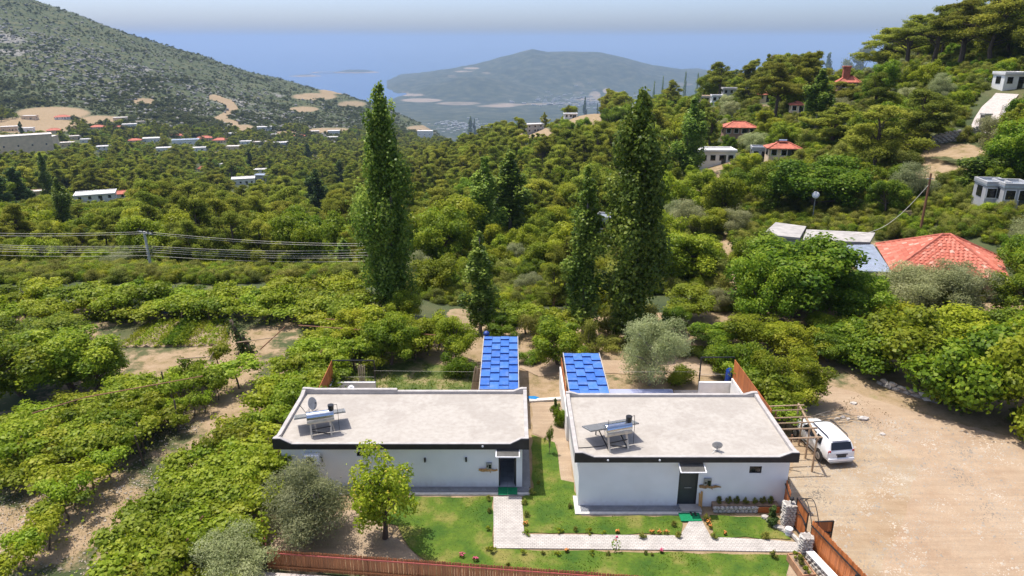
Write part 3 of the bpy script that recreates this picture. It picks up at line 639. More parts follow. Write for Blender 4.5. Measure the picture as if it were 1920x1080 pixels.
tag(m.obj('leaning_plank', M['log'], loc=(XA(1312, 32.1, .3), 32.12, .06)), 'two brown planks leaning upright by the dark door', 'plank')
# air conditioner
c = Yat(588, 856, 34.05); t = thing('air_conditioner', 'white air conditioner unit on the left house wall', 'air conditioner', c)
m = MB(); m.box(-.40, .40, -.38, -.06, -.30, .28); m.obj('casing', M['white'], t, bevel=.02)
m = MB(); m.cyl((-.12, -.385, -.02), (-.12, -.40, -.02), .24, n=20); fg = m.obj('fan', M['dark'], t); m = MB()
for k in range(5): a = k * 1.2566; m.bar((-.12, -.41, -.02), (-.12 + .22 * math.cos(a), -.41, -.02 + .22 * math.sin(a)), .06, .01)
m.cyl((-.12, -.42, -.02), (-.12, -.405, -.02), .05); m.obj('fan_blade', M['greymetal'], fg)

for x in (-.3, .3): m = MB(); m.bar((x, 0, -.33), (x, -.4, -.33), .04); m.obj('bracket', M['dark'], t)
m = MB(); m.tube([(.42, -.2, .1), (.47, -.1, 0), (.46, -.02, -.3)], [.025] * 3); m.obj('pipe', M['dark'], t)
# solar water heaters
def solar(loc, rz, n_pan, wpan, label, tilt, lowz):
    t = thing('solar_water_heater', label, 'water heater', loc, rz, 'solar water heaters on the roofs'); Wt = n_pan * wpan; Lp = 1.25
    hi = lowz + Lp * math.sin(tilt); y1 = Lp * math.cos(tilt)
    for k in range(n_pan):
        x0 = -Wt / 2 + k * wpan + .015; x1 = x0 + wpan - .03
        m = MB(); m.prism([(x0, 0, hi), (x1, 0, hi), (x1, y1, lowz), (x0, y1, lowz)], (0, 0, .08)); c = m.obj('collector', M['greymetal'], t)
        m = MB(); m.prism([(x0 + .04, .04, hi + .064), (x1 - .04, .04, hi + .064), (x1 - .04, y1 - .04, lowz + .094), (x0 + .04, y1 - .04, lowz + .094)], (0, 0, .01)); m.obj('glass', M['panel_glass'], c)
    m = MB(); m.cyl((-.72, -.32, hi + .22), (.72, -.32, hi + .22), .27, n=24); tk = m.obj('tank', M['steel'], t, smooth=False, bevel=.03)
    m = MB(); m.cyl((-.725, -.38, hi - .02), (.725, -.38, hi - .02), .17, n=12); m.obj('insulation', M['cream'], tk)
    m = MB(); m.cyl((.60, -.32, hi + .47), (.60, -.32, hi + .78), .15, .17, 14); m.obj('expansion_tank', M['dark'], t)
    m = MB(); m.tube([(.70, -.32, hi + .74), (.92, -.32, hi + .76), (.95, -.32, hi + .2), (.95, -.3, .05)], [.014] * 4); m.obj('pipe', M['dark'], t); m = MB(); m.tube([(-.55, -.32, hi + .45), (-.55, -.32, hi + .75)], [.012] * 2); m.obj('vent_pipe', M['dark'], t)
    for x in (-.55, .5):
        m = MB(); m.bar((x, -.62, 0), (x, -.28, hi), .10, .05); m.obj('leg', M['cream'], t)
        m = MB(); m.bar((x, -.6, .02), (x, y1, lowz), .05); m.bar((x, y1, 0), (x, y1, lowz), .05); m.obj('frame', M['dark'], t)
    m = MB(); m.bar((-.5, -.5, .35), (.5, -.56, .06), .04); m.bar((-.5, -.48, .45), (.5, -.48, .5), .04); m.obj('brace', M['dark'], t)
    return t
q = P(603, 808, 2.92); solar((q.x, q.y, 2.90), .30, 3, .93, 'solar water heater beside the dish on the left roof', .34, .52)
q = P(1152, 833, 3.18); solar((q.x, q.y, 3.16), .30, 3, .93, 'solar water heater on the right-hand roof by the open corner', .30, .62)
def dish(loc, aim, r, label):
    t = thing('satellite_dish', label, 'satellite dish', loc, group='satellite dishes on the roofs'); a = Vector(aim).normalized(); c = Vector((0, 0, r * 1.25)); q = a.to_track_quat('Z', 'Y'); v = [];f = []
    for i in range(5):
        for k in range(20):
            rr = r * i / 4; v.append(c + q @ Vector((rr * math.cos(k * math.pi / 10), rr * 1.08 * math.sin(k * math.pi / 10), .22 * (i / 4) ** 2 * r)))
    for i in range(4):
        for k in range(20): f.append((i * 20 + k, i * 20 + (k + 1) % 20, (i + 1) * 20 + (k + 1) % 20, (i + 1) * 20 + k))
    m = MB(); m.add(v, f); o = m.obj('reflector', M['pole'], t, smooth=True); so_ = o.modifiers.new('s', 'SOLIDIFY'); so_.thickness = .012
    m = MB(); m.bar(c + q @ Vector((0, -r, .1)), c + q @ Vector((0, 0, r * .9)), .02); m.cyl(c + q @ Vector((0, 0, r * .82)), c + q @ Vector((0, 0, r * .98)), .04); m.obj('feed_arm', M['dark'], t)
    m = MB(); m.cyl((0, 0, 0), (0, 0, r * 1.25), .022); m.bar((0, 0, .2), (-.3, -.2, 0), .02); m.bar((0, 0, .2), (.2, -.28, 0), .02); m.obj('mast', M['greymetal'], t)
q = P(585, 769, 2.92); dish((q.x, q.y, 2.90), (.80, -.35, .30), .36, 'grey satellite dish at the back corner of the left roof')
q = P(1344, 846, 3.18); dish((q.x, q.y, 3.16), (.25, .95, .35), .27, 'small satellite dish facing away on the right roof')
m = MB(); pts = [P(*p, 3.19) for p in ((1075, 840), (1100, 839), (1130, 836), (1145, 830))]; m.tube([tuple(p) for p in pts], [.018] * 4); tag(m.obj('roof_cable', M['dark']), 'black cable lying across the right roof to the heater', 'cable')
m = MB(); pts = [P(*p, 2.92) for p in ((560, 757), (572, 772), (588, 783))]; m.tube([tuple(p) for p in pts], [.015] * 3); tag(m.obj('roof_cable', M['dark']), 'thin cable on the left roof near the dish', 'cable')

# ------------------------------------------------------------ blue sheet canopies behind the houses
def canopy(label, x0, x1, y0, y1, z0, z1, ncol, nrow):
    t = thing('blue_sheet_canopy', label, 'canopy', (x0, y0, 0), group='blue sheet roofed canopies'); Wc = (x1 - x0) / ncol; Lr = (y1 - y0) / nrow; sl_ = (z1 - z0) / (y1 - y0)
    m = MB(); nr = 7; prof = []
    for k in range(nr * 2 + 1): prof.append((Wc * k / (nr * 2), .022 if k % 2 else 0.0))
    v = [(x, 0, z) for x, z in prof] + [(x, Lr + .06, z - .035) for x, z in prof]; n = len(prof)
    m.add(v, [(k, k + 1, k + 1 + n, k + n) for k in range(n - 1)]); m.add([(0, 0, -.09), (Wc, 0, -.09)] + [(x, 0, z) for x, z in prof], [(0, 1, *range(n + 1, 1, -1))])
    first = m.mesh('roof_sheet', M['bluesheet'], fix=False); first.materials.append(M['bluedark']); first.polygons[len(first.polygons) - 1].material_index = 1
    rot = math.atan(sl_)
    for c in range(ncol):
        off = 0 if c % 2 else .5
        for r in range(-1 if off else 0, nrow):
            ya = (r + off) * Lr; yb = ya + Lr
            ya2, yb2 = max(ya, 0), min(yb, nrow * Lr)
            if yb2 - ya2 < .1: continue
            o = link(D.objects.new('roof_sheet', first), t); o.location = (c * Wc + .006, ya2, z0 + ya2 * sl_ + .15); o.rotation_euler = (rot - .055, 0, 0); o.scale = (.975, (yb2 - ya2) / Lr, 1)
    m = MB(); m.prism([(-.03, 0, z0), (x1 - x0 + .03, 0, z0), (x1 - x0 + .03, y1 - y0, z1), (-.03, y1 - y0, z1)], (0, 0, .04)); m.obj('deck', M['bluedark'], t)
    for xx in (-.05, x1 - x0 + .01): m = MB(); m.bar((xx + .02, -.02, z0 + .06), (xx + .02, y1 - y0 + .02, z1 + .06), .05, .16); m.obj('edge_board', M['coping'], t)
    for xx in (.06, x1 - x0 - .06):
        for yy_ in (.1, (y1 - y0) / 2, y1 - y0 - .1): m = MB(); m.box(xx - .06, xx + .06, yy_ - .06, yy_ + .06, -.5, z0 + yy_ * sl_); m.obj('post', M['timber'], t)
canopy('longer blue sheet canopy behind the left house', -2.05, .40, 40.8, 49.2, 2.45, 2.55, 4, 7)
canopy('shorter blue sheet canopy behind the right house', 3.62, 6.08, 40.2, 46.2, 2.45, 2.55, 4, 5)
# screens, garden walls, frames
def screen(label, p0, p1, zw, zt, nb, group, wall='garden_wall'):
    p0, p1 = Vector((*p0, 0)), Vector((*p1, 0)); d = (p1 - p0); L_ = d.length; rz = math.atan2(d.y, d.x)
    w_ = MB(); w_.box(0, L_, -.1, .1, -.3, zw); o = w_.obj('garden_wall', M['stucco'], loc=p0, bevel=.01); o.rotation_euler.z = rz; tag(o, 'white garden wall carrying the ' + label, 'wall', 'white garden walls under the screens')
    t = thing('wooden_screen', label, 'screen', (p0.x, p0.y, zw), rz, group); m = MB(); bw = L_ / nb; m.box(.003, bw - .003, -.015, .015, .02, zt - zw); b0 = m.obj('plank', M['screen'], t)
    for k in range(1, nb): dup_part(b0, t, (k * bw, random.uniform(-.004, .004), 0))
    for zz_ in (.3, zt - zw - .3): m = MB(); m.box(0, L_, .018, .06, zz_, zz_ + .06); m.obj('rail', M['dark'], t)
a, b = P(1378, 674, 2.95), P(1447, 768, 2.95)
screen('orange board screen at the right back of the right house', (a.x, a.y), (b.x, b.y), 1.55, 2.95, 30, 'orange board screens')
a, b = P(594, 734, 2.6), P(622, 676, 2.6)
screen('orange board screen at the left back of the left house', (a.x + .02, a.y), (b.x, b.y), 1.35, 2.6, 26, 'orange board screens')
a, b = P(1056, 672, 2.4), P(1064, 745, 2.4)
screen('brown board screen at the left edge of the shorter blue canopy', (3.45, 46.0), (3.45, 38.95), 1.7, 2.4, 30, 'orange board screens')
def gwall(label, p0, p1, h, wd=.2, z=-.3): 
    m = MB(); p0, p1 = Vector(p0), Vector(p1); m.bar((*p0, (z + h) / 2), (*p1, (z + h) / 2), wd, h - z); return tag(m.obj('garden_wall', M['stucco'], bevel=.012), label, 'wall', 'low white garden walls')
p, q = P(625, 716, 1.0), P(704, 716, 1.0); gwall('low white wall behind the left house under the black frame', p.xy, q.xy, 1.0)
p, q = P(1311, 716, 1.15), P(1372, 716, 1.15); gwall('low white wall behind the right house beside the blue barrel', p.xy, q.xy, 1.15)
p, q = P(1311, 745, .6), P(1311, 716, .6)
def frame(label, pa, pb, zt, post_px):
    t = thing('metal_frame', label, 'frame', (pa.x, pa.y, 0), group='dark metal frames'); d = pb - pa
    m = MB(); m.bar((0, 0, zt), (d.x, d.y, zt), .07); m.obj('top_bar', M['dark'], t)
    m = MB(); e_ = d if post_px else Vector((0, 0, 0)); m.bar((e_.x, e_.y, 0), (e_.x, e_.y, zt), .08); m.obj('post', M['dark'], t)
    m = MB(); m.bar((0, 0, zt * .5), (d.x, d.y, zt * .5), .015); m.obj('wire', M['wire'], t)
frame('black metal frame over the low wall behind the left house', P(623, 676, 2.5), P(701, 676, 2.5), 2.5, True)
frame('thin dark metal frame over the low wall behind the right house', P(1315, 670, 2.6), P(1378, 670, 2.6), 2.6, False)
m = MB(); a, b = P(701, 695, 1.8), P(890, 697, 1.8); m.cyl(a, b, .006, n=4); tag(m.obj('clothes_line', M['wire']), 'thin washing line strung across the back grass', 'line')
m = MB(); a, b = P(1160, 697, 1.9), P(1315, 697, 1.9); m.cyl(a, b, .006, n=4); tag(m.obj('clothes_line', M['wire']), 'thin washing line through the olive behind the right house', 'line')
def barrel(c, r, h, mat, label, name, cat, cap=None):
    t = thing(name, label, cat, c); m = MB(); m.tube([(0, 0, 0), (0, 0, .05), (0, 0, h * .33), (0, 0, h * .36), (0, 0, h * .66), (0, 0, h * .69), (0, 0, h * .95), (0, 0, h)], [r * .92, r, r, r * 1.05, r * 1.05, r, r, r * .9], 16); m.obj('body', mat, t)
    m = MB(); m.cyl((0, 0, h), (0, 0, h + .08), r * .6, r * .55, 12); m.obj('lid', cap or mat, t)
q = P(1371, 714, 1.1); barrel((q.x - .05, q.y + .45, 0), .24, 1.75, M['bluepaint'], 'tall blue plastic barrel beside the white back wall', 'barrel', 'barrel')
q = P(659, 728, .9); barrel((q.x, q.y - .1, .15), .22, .9, M['white'], 'white water drum in front of the low wall, left house', 'water_drum', 'drum')
def reed(px0, px1, pyt, pyb, label, lean):
    a = P(px0, pyb, 0.3); b = P(px1, pyb, .3); t = thing('reed_bundle', label, 'reeds', (a.x, a.y + .2, .0), group='bundles of pale reeds'); n = max(7, int((b.x - a.x) / .055)); H_ = Yat(px0, pyt, a.y).z; m = MB()
    for k in range(n): x = (b.x - a.x) * k / n; m.cyl((x, random.uniform(-.05, .05), 0), (x + lean + random.uniform(-.08, .08), .25 + random.uniform(-.05, .05), H_ + random.uniform(-.12, .06)), .035, n=5)
    m.obj('reeds', M['reed'], t); m = MB(); m.bar((0, .05, H_ * .5), (b.x - a.x, .05, H_ * .5), .02); m.obj('tie', M['dark'], t)
reed(882, 902, 693, 735, 'upright bundle of pale reeds against the longer blue canopy', .25); reed(673, 684, 690, 713, 'small bundle of pale reeds behind the low wall', -.06)
p0 = [(6.15, 41.0), (11.3, 41.0), (11.3, 45.7), (6.15, 45.7)]; slab('pool_edge', p0, M['bluetile'], -.05, .10, 'pale blue tiled pool edge behind the right house')
p0 = [(11.4, 39.0), (14.3, 39.0), (14.3, 45.6), (11.4, 45.6)]; slab('patio', p0, M['drive'], -.05, .08, 'pale patio behind the right house')
m = MB(); q = P(1000, 748, 0); m.blob((q.x, q.y, .08), (.45, .3, .1), 4); tag(m.obj('tarpaulin', M['teal']), 'crumpled bright blue tarpaulin by the back of the left house', 'tarpaulin')
m = MB(); a, b = P(992, 753), P(1052, 749); m.bar((a.x, a.y, .06), (b.x, b.y, .06), .35, .14); tag(m.obj('kerb', M['pebble'], bevel=.01), 'pale kerb across the gap between the houses', kind='structure')
q = P(912, 633, 0); m = MB(); a = Yat(912, 626, 49.6); t = thing('floodlight', 'round dark blue lamp on a post behind the longer blue canopy', 'lamp', (a.x, 49.6, 0)); m.cyl((0, 0, -.3), (0, 0, a.z - .2), .05); m.obj('post', M['dark'], t); m = MB(); m.blob((0, 0, a.z), .24, 1, 2, .02); m.obj('lamp_head', M['bluedark'], t)

# ------------------------------------------------------------ fences, gate, stone walls
def picket_fence(label, a, b, h, step, pw, mat, rail='rustpipe', group='stained timber fences', z=0.0, lean=0):
    a, b = Vector((*a, z)), Vector((*b, z)); d = b - a; L_ = d.length; t = thing('picket_fence', label, 'fence', a, math.atan2(d.y, d.x), group)
    m = MB(); m.prism([(-pw / 2, -.012, .03), (pw / 2, -.012, .03), (pw / 2, -.012, h - .05), (0, -.012, h), (-pw / 2, -.012, h - .05)], (0, .024, 0)); first = m.obj('picket', mat, t); n = int(L_ / step)
    for k in range(n):
        o = first if k == 0 else dup_part(first, t); o.location = (k * step + pw / 2, random.uniform(-.006, .006), random.uniform(-.025, .02)); o.rotation_euler = (0, random.uniform(-.012, .012), random.uniform(-.03, .03))
    for zz_, mm in ((h * .84, rail), (h * .22, 'fence')): m = MB(); m.bar((0, -.045, zz_), (L_, -.045, zz_), .05); m.obj('rail', M[mm], t)
    for k in range(int(L_ / 2.4) + 1): m = MB(); m.box(k * 2.4 - .04, k * 2.4 + .04, .02, .1, -.1, h - .1); m.obj('post', M['dark'], t)
a = P(498, 1029, 1.15); b = P(1222, 1080, 1.15); d = (b - a).normalized()
picket_fence('long brown picket fence with a red rail along the front lawn', a.xy, (b + d * 1.2).xy, 1.15, .118, .104, M['fence'])
a2 = P(462, 999, 1.15)
picket_fence('short brown picket fence turning back behind the olive tree', (a.xy - Vector((.06, -.08))), (a2.x - .1, a2.y + 2.2), 1.15, .118, .104, M['fence'])
q = P(500, 1066); slab('pavement', [(q.x - .5, q.y - .2), (q.x + 19, q.y - 2.0), (q.x + 19, q.y - 5), (q.x - .5, q.y - 5)], M['drive'], -.05, .02, 'pale paving outside the picket fence')
def stone_wall(name, label, a, b, h, wd, mat, cat, cell=.24, coping=None, group=None, z=0.0):
    a, b = Vector((*a, z)), Vector((*b, z)); d = b - a; L_ = d.length; t = thing(name, label, cat, a, math.atan2(d.y, d.x), group)
    m = MB(); m.box(.04, L_ - .04, -wd / 2 + .04, wd / 2 - .04, -.2, h - .02); m.obj('core', M['darkstone'], t); protos = []
    for k in range(5): m = MB(); m.blob((0, 0, 0), (1, 1, 1), k * 7 + 1, 1, .30); me = m.mesh('stone', mat); protos.append(me)
    nx, nz = max(1, round(L_ / cell)), max(1, round(h / (cell * .7))); cx, cz = L_ / nx, h / nz; cnt = 0
    for side in (-1, 1):
        for j in range(nz):
            for i in range(nx + (j % 2)):
                if cnt > 280: continue
                o = link(D.objects.new('stone', random.choice(protos)), t); cnt += 1
                o.location = (min(max((i + (0 if j % 2 else .5)) * cx, .08), L_ - .08), side * (wd / 2 - .05), (j + .5) * cz); o.scale = (cx * random.uniform(.42, .66), .075, cz * random.uniform(.46, .66)); o.rotation_euler = (0, random.uniform(-.5, .5), random.uniform(-.12, .12))
    for xe in (.05, L_ - .05):
        for j in range(nz):
            if cnt > 296: continue
            o = link(D.objects.new('stone', random.choice(protos)), t); cnt += 1; o.location = (xe, 0, (j + .5) * cz); o.scale = (.10, wd * .46, cz * .5)
    if coping: m = MB(); m.box(-.02, L_ + .02, -wd / 2 - .02, wd / 2 + .02, h, h + .06); m.obj('coping', coping, t, bevel=.01)
    return t
g0 = P(1470, 985); g1 = P(1508, 1047)
PA = Vector((g0.x + .15, g0.y)); PB = Vector((g1.x, g1.y + .1))
stone_wall('stone_pillar', 'stone gate pillar beside the house corner, lamp on top', (PA.x - .3, PA.y), (PA.x + .3, PA.y), 1.35, .5, M['whitestone'], 'pillar', .2, None, 'rubble stone gate pillars')
stone_wall('stone_pillar', 'stone gate pillar at the near end of the path, topped by orange cap', (PB.x - .28, PB.y), (PB.x + .28, PB.y), 1.25, .5, M['whitestone'], 'pillar', .2, None, 'rubble stone gate pillars')
WB = Vector((PB.x + 1.25, PB.y - 5.0))
stone_wall('stone_wall', 'low rubble wall with white coping under the orange fence', (PB.x + .1, PB.y - .3), WB, .55, .35, M['whitestone'], 'wall', .26, M['stucco'])
FA = Vector((PB.x + .35, PB.y + .35)); FB = Vector((WB.x + .28, WB.y))
picket_fence('orange board fence on the outside of the rubble wall', FA, FB, 1.85, .125, .12, M['screen'], 'dark')
for nm, pxy in (('black garden lamp halfway along the orange fence', (.62, .3)),):
    q = FA.lerp(FB, pxy[0]); t = thing('garden_lamp', nm, 'lamp', (q.x - .12, q.y, .62)); m = MB(); m.cyl((0, 0, 0), (0, 0, .75), .018); m.obj('stem', M['dark'], t); m = MB(); m.cyl((0, 0, .72), (0, 0, .92), .07, .05, 10); m.obj('lamp_head', M['black'], t)
HA = Vector((14.35, 32.25)); HB = Vector((PA.x + .12, PA.y + .35))
picket_fence('short orange board fence between the house corner and gate pillar', (HA.x, HA.y), HB, 1.75, .125, .12, M['screen'], 'dark')
# gate: leaf with curved iron, arch overhead, second leaf open outward
def gate_leaf(label, a, b, h, group):
    a, b = Vector((*a, 0)), Vector((*b, 0)); d = b - a; L_ = d.length; t = thing('garden_gate', label, 'gate', a, math.atan2(d.y, d.x), group); nb = max(5, int(L_ / .12)); bw = L_ / nb
    m = MB(); m.box(.004, bw - .004, -.015, .015, .12, h); b0 = m.obj('plank', M['screen'], t)
    for k in range(1, nb): dup_part(b0, t, (k * bw, random.uniform(-.004, .004), -.1 * (k / nb)))
    m = MB()
    for p_, q_ in (((0, 0, .08), (0, 0, h)), ((L_, 0, .08), (L_, 0, h - .1)), ((0, 0, .1), (L_, 0, .1)), ((0, 0, h), (L_, 0, h - .1))): m.bar((p_[0], -.03, p_[2]), (q_[0], -.03, q_[2]), .05)
    n = 10; arc = [(L_ * k / n, -.04, h * .45 + .28 * math.sin(math.pi * k / n)) for k in range(n + 1)]; m.tube(arc, [.022] * (n + 1), 5)
    arc = [(L_ * k / n, -.04, h * .72 - .30 * k / n) for k in range(n + 1)]; m.tube(arc, [.018] * (n + 1), 5); m.obj('frame', M['black'], t)
    m = MB(); m.box(L_ - .16, L_ - .06, -.08, -.03, h * .5, h * .5 + .12); m.obj('latch', M['dark'], t)
gate_leaf('orange garden gate leaf with curved black ironwork by the pillar', (PA.x + .30, PA.y - .12), (PA.x + .42, PA.y - 1.25), 1.75, 'orange timber gates')
gate_leaf('brown gate leaf swung open outward onto the yard', (FA.x + .1, FA.y + .15), (FA.x + 1.15, FA.y + .35), 1.65, 'orange timber gates')
t = thing('gate_arch', 'thin black metal arch spanning the gate', 'arch', (PA.x + .35, PA.y, 0)); d = Vector((FA.x - PA.x - .35, FA.y - PA.y, 0)); n = 12
for off in (0, .35):
    m = MB(); m.tube([(d.x * k / n + off, d.y * k / n, 1.45 + .75 * math.sin(math.pi * k / n)) for k in range(n + 1)], [.02] * (n + 1), 5); m.obj('hoop', M['dark'], t)
for k in range(2, 12, 2):
    m = MB(); m.bar((d.x * k / n, d.y * k / n, 1.45 + .75 * math.sin(math.pi * k / n)), (d.x * k / n + .35, d.y * k / n, 1.45 + .75 * math.sin(math.pi * k / n)), .018)
    m.obj('rung', M['dark'], t)
m = MB(); m.bar((0, 0, 0), (0, 0, 1.45), .04); m.bar((d.x, d.y, 0), (d.x, d.y, 1.45), .04); m.obj('post', M['dark'], t)
t = thing('pillar_lamp', 'small black lamp on top of the gate pillar by the house', 'lamp', (PA.x + .05, PA.y, 1.36)); m = MB(); m.cyl((0, 0, 0), (0, 0, .16), .02); m.obj('stem', M['dark'], t); m = MB(); m.blob((0, 0, .24), .12, 2, 2, .03); m.obj('globe', M['black'], t)
q = P(1478, 1003); t = thing('paint_bucket', 'white bucket with a blue band beside the gate', 'bucket', (q.x, q.y, .02)); m = MB(); m.cyl((0, 0, 0), (0, 0, .36), .15, .18, 16); m.obj('tub', M['white'], t); m = MB(); m.cyl((0, 0, .12), (0, 0, .2), .168, .173, 16, False); m.obj('band', M['bluetile'], t); m = MB(); m.cyl((0, 0, .36), (0, 0, .385), .185, n=16); m.obj('lid', M['white'], t)
q = P(1490, 1010); m = MB(); m.bar((q.x - .12, q.y + .3, .12), (q.x + .1, q.y - .5, .12), .16, .2); tag(m.obj('stone_block', M['whitestone'], bevel=.03), 'pale stone kerb block at the foot of the gate', 'block')
q = P(1500, 1062); t = thing('planter_box', 'wooden planter box with sparse plants inside the rubble wall', 'planter', (q.x - .1, q.y - .3, 0), .12)
m = MB()
for b in ((-.32, .32, -.75, -.70), (-.32, .32, .70, .75), (-.32, -.27, -.7, .7), (.27, .32, -.7, .7)): m.box(b[0], b[1], b[2], b[3], .05, .42)
m.obj('side_board', M['terracotta'], t); m = MB(); m.box(-.265, .265, -.695, .695, .1, .36); m.obj('soil', M['soil'], t)
for sx in (-.28, .28):
    for sy in (-.7, .7): m = MB(); m.box(sx - .04, sx + .04, sy - .04, sy + .04, 0, .05); m.obj('foot', M['dark'], t)
# planting bed at the right house: soil, stones edging
bx0, bx1 = XA(1336, 32.1, .2), XA(1458, 32.1, .2)
slab('planting_bed', [(bx0, 31.95), (bx1, 31.95), (bx1, 32.34), (bx0, 32.34)], M['soil'], 0, .34, 'raised dark planting bed along the right house wall')
stone_wall('stone_edging', 'white rubble edging of the planting bed', (bx0, 31.86), (XA(1420, 31.9, .2), 31.86), .34, .16, M['whitestone'], 'edging', .22)
m = MB(); m.box(XA(1421, 31.9, .2), bx1, 31.80, 31.86, .0, .32); tag(m.obj('bed_board', M['screen']), 'orange board edging the right end of the planting bed', 'board')
for i, (x, y, r) in enumerate(((1433, 972, .20), (1441, 978, .17), (1448, 984, .16), (1455, 989, .2), (1463, 993, .24), (1471, 997, .18))):
    q = P(x, y); m = MB(); m.blob((0, 0, r * .45), (r, r * .8, r * .7), i, 1, .2); tag(m.obj('edging_rock', M['white_rock'], loc=(q.x, q.y, 0)), 'pale rock edging the small lawn, %s from the house' % ['nearest', 'second', 'third', 'fourth', 'fifth', 'farthest'][i], 'rock', 'pale rocks along the small lawn')

# ------------------------------------------------------------ white car
def car(loc, rz, label):
    t = thing('parked_car', label, 'car', loc, rz)                       # +y is forward, origin at centre of ground
    # stations: y, half width, z sill, z belt, half width at the roof, z top
    ST_ = [(-2.13, .70, .45, .78, .66, .84), (-2.08, .84, .36, .95, .70, 1.02), (-1.98, .88, .34, 1.00, .73, 1.18), (-1.80, .90, .32, 1.02, .72, 1.52), (-1.45, .905, .30, 1.03, .70, 1.60), (-.7, .91, .28, 1.03, .69, 1.64), (0, .91, .28, 1.02, .68, 1.63), (.42, .91, .28, 1.01, .68, 1.56),
           (.95, .905, .28, 1.00, .74, 1.16), (1.15, .90, .30, .98, .76, 1.04), (1.65, .89, .32, .94, .72, .99), (1.98, .84, .36, .84, .66, .90), (2.12, .68, .42, .66, .56, .72)]
    def sect(s): y, a, z0, zb, r, zt = s; return [(0, y, z0), (a * .82, y, z0), (a * .97, y, z0 + .14), (a, y, (z0 + zb) / 2 + .05), (a * .985, y, zb), (r + .02, y, zb + (zt - zb) * .86), (r * .88, y, zt - .01), (r * .5, y, zt + .015), (0, y, zt + .02)]
    v = []; f = []; n = 9
    for s in ST_: 
        h_ = sect(s); v += h_ + [(-x, y, z) for x, y, z in h_[-2:0:-1]]
    N = 16
    for i in range(len(ST_) - 1):
        for k in range(N): f.append((i * N + k, i * N + (k + 1) % N, (i + 1) * N + (k + 1) % N, (i + 1) * N + k))
    f.append(tuple(range(N))); f.append(tuple(range(len(ST_) * N - 1, (len(ST_) - 1) * N - 1, -1)))
    m = MB(); m.add(v, f); body = m.obj('body', M['carpaint'], t, smooth=True); sd = body.modifiers.new('s', 'SUBSURF'); sd.levels = sd.render_levels = 2
    def patch(name, pts, off, mat, par, th=.012):                      # glass quad lifted off the body
        m = MB(); m.prism([tuple(Vector(p) + Vector(off)) for p in pts], tuple(Vector(off).normalized() * th)); return m.obj(name, mat, par, bevel=.01)
    for sx in (-1, 1):
        for ya, yb, yc, yd in ((-.62, .02, -.02, -.58), (.10, .78, .42, .08), (-1.32, -.74, -.72, -1.22)):
            patch('side_window', [(sx * .885, ya, 1.07), (sx * .885, yb, 1.07), (sx * .715, yc if yb < .5 else .40, 1.47), (sx * .715, yd, 1.47)], (sx * .022, 0, .006), M['carglass'], t)
        m = MB(); m.tube([(sx * .60, -1.55, 1.62), (sx * .62, -1.4, 1.69), (sx * .62, .1, 1.70), (sx * .60, .3, 1.63)], [.025, .032, .032, .025], 6); m.obj('roof_rail', M['black'], t)
        m = MB(); m.blob((sx * 1.0, .62, 1.10), (.11, .07, .09), 1, 2, .02); m.bar((sx * .88, .62, 1.06), (sx * .98, .62, 1.08), .05); m.obj('mirror', M['carpaint'], t, smooth=True)
        m = MB(); m.prism([(sx * .64, -2.06, .80), (sx * .83, -2.02, .80), (sx * .81, -1.99, 1.06), (sx * .66, -2.03, 1.08)], (0, -.055, 0)); m.obj('taillight', M['redlamp'], t, bevel=.02)
        m = MB(); m.prism([(sx * .50, 2.02, .68), (sx * .78, 1.90, .70), (sx * .76, 1.88, .84), (sx * .50, 2.0, .82)], (0, .06, .0)); m.obj('headlight', M['glass'], t)
        m = MB(); m.box(sx * .9 - .02, sx * .9 + .02, -1.0, .95, .30, .36); m.obj('sill_trim', M['greymetal'], t)
        for yw in (-1.30, 1.33):
            m = MB(); m.cyl((sx * .88, yw, .36), (sx * .925, yw, .36), .43, .41, 24); m.obj('wheel_arch', M['dark'], t)
            m = MB(); m.cyl((sx * .72, yw, .34), (sx * .95, yw, .34), .34, n=24); wh = m.obj('wheel', M['tyre'], t, bevel=.03)
            m = MB(); m.cyl((sx * .945, yw, .34), (sx * .962, yw, .34), .22, .20, 16); rm = m.obj('rim', M['rim'], wh)
            m = MB(); m.cyl((sx * .94, yw, .34), (sx * .97, yw, .34), .05, n=8)
            for k in range(5): a_ = k * 1.2566; m.bar((sx * .967, yw, .34), (sx * .967, yw + .19 * math.cos(a_), .34 + .19 * math.sin(a_)), .045, .02)
            m.obj('spokes', M['greymetal'], wh)
    patch('rear_window', [(-.66, -2.02, 1.08), (.66, -2.02, 1.08), (.60, -1.83, 1.47), (-.60, -1.83, 1.47)], (0, -.03, .012), M['carglass'], t)
    patch('windscreen', [(-.70, .98, 1.13), (.70, .98, 1.13), (.60, .47, 1.51), (-.60, .47, 1.51)], (0, .02, .025), M['carglass'], t)
    m = MB(); m.box(-.80, .80, -2.20, -2.0, .40, .62); m.obj('bumper', M['carpaint'], t, bevel=.05); m = MB(); m.box(-.7, .7, -2.19, -2.0, .32, .41); m.obj('bumper_skirt', M['greymetal'], t, bevel=.02)
    m = MB(); m.box(-.36, .36, -2.15, -2.08, .80, .87); m.obj('plate_garnish', M['dark'], t, bevel=.01); m = MB(); m.box(-.27, .27, -2.16, -2.1, .66, .78); m.obj('number_plate', M['dark'], t)
    m = MB(); m.box(-.5, .5, -1.86, -1.72, 1.555, 1.60); m.obj('rear_spoiler', M['carpaint'], t, bevel=.015)
    return t
a, b = P(1547, 876), P(1603, 876); fr = P(1520, 822); cr = (a + b) / 2; rz = math.radians(8)
car((cr.x - .30 - .02, cr.y + 2.1, .02), rz, 'white sport utility car parked under the timber pergola')

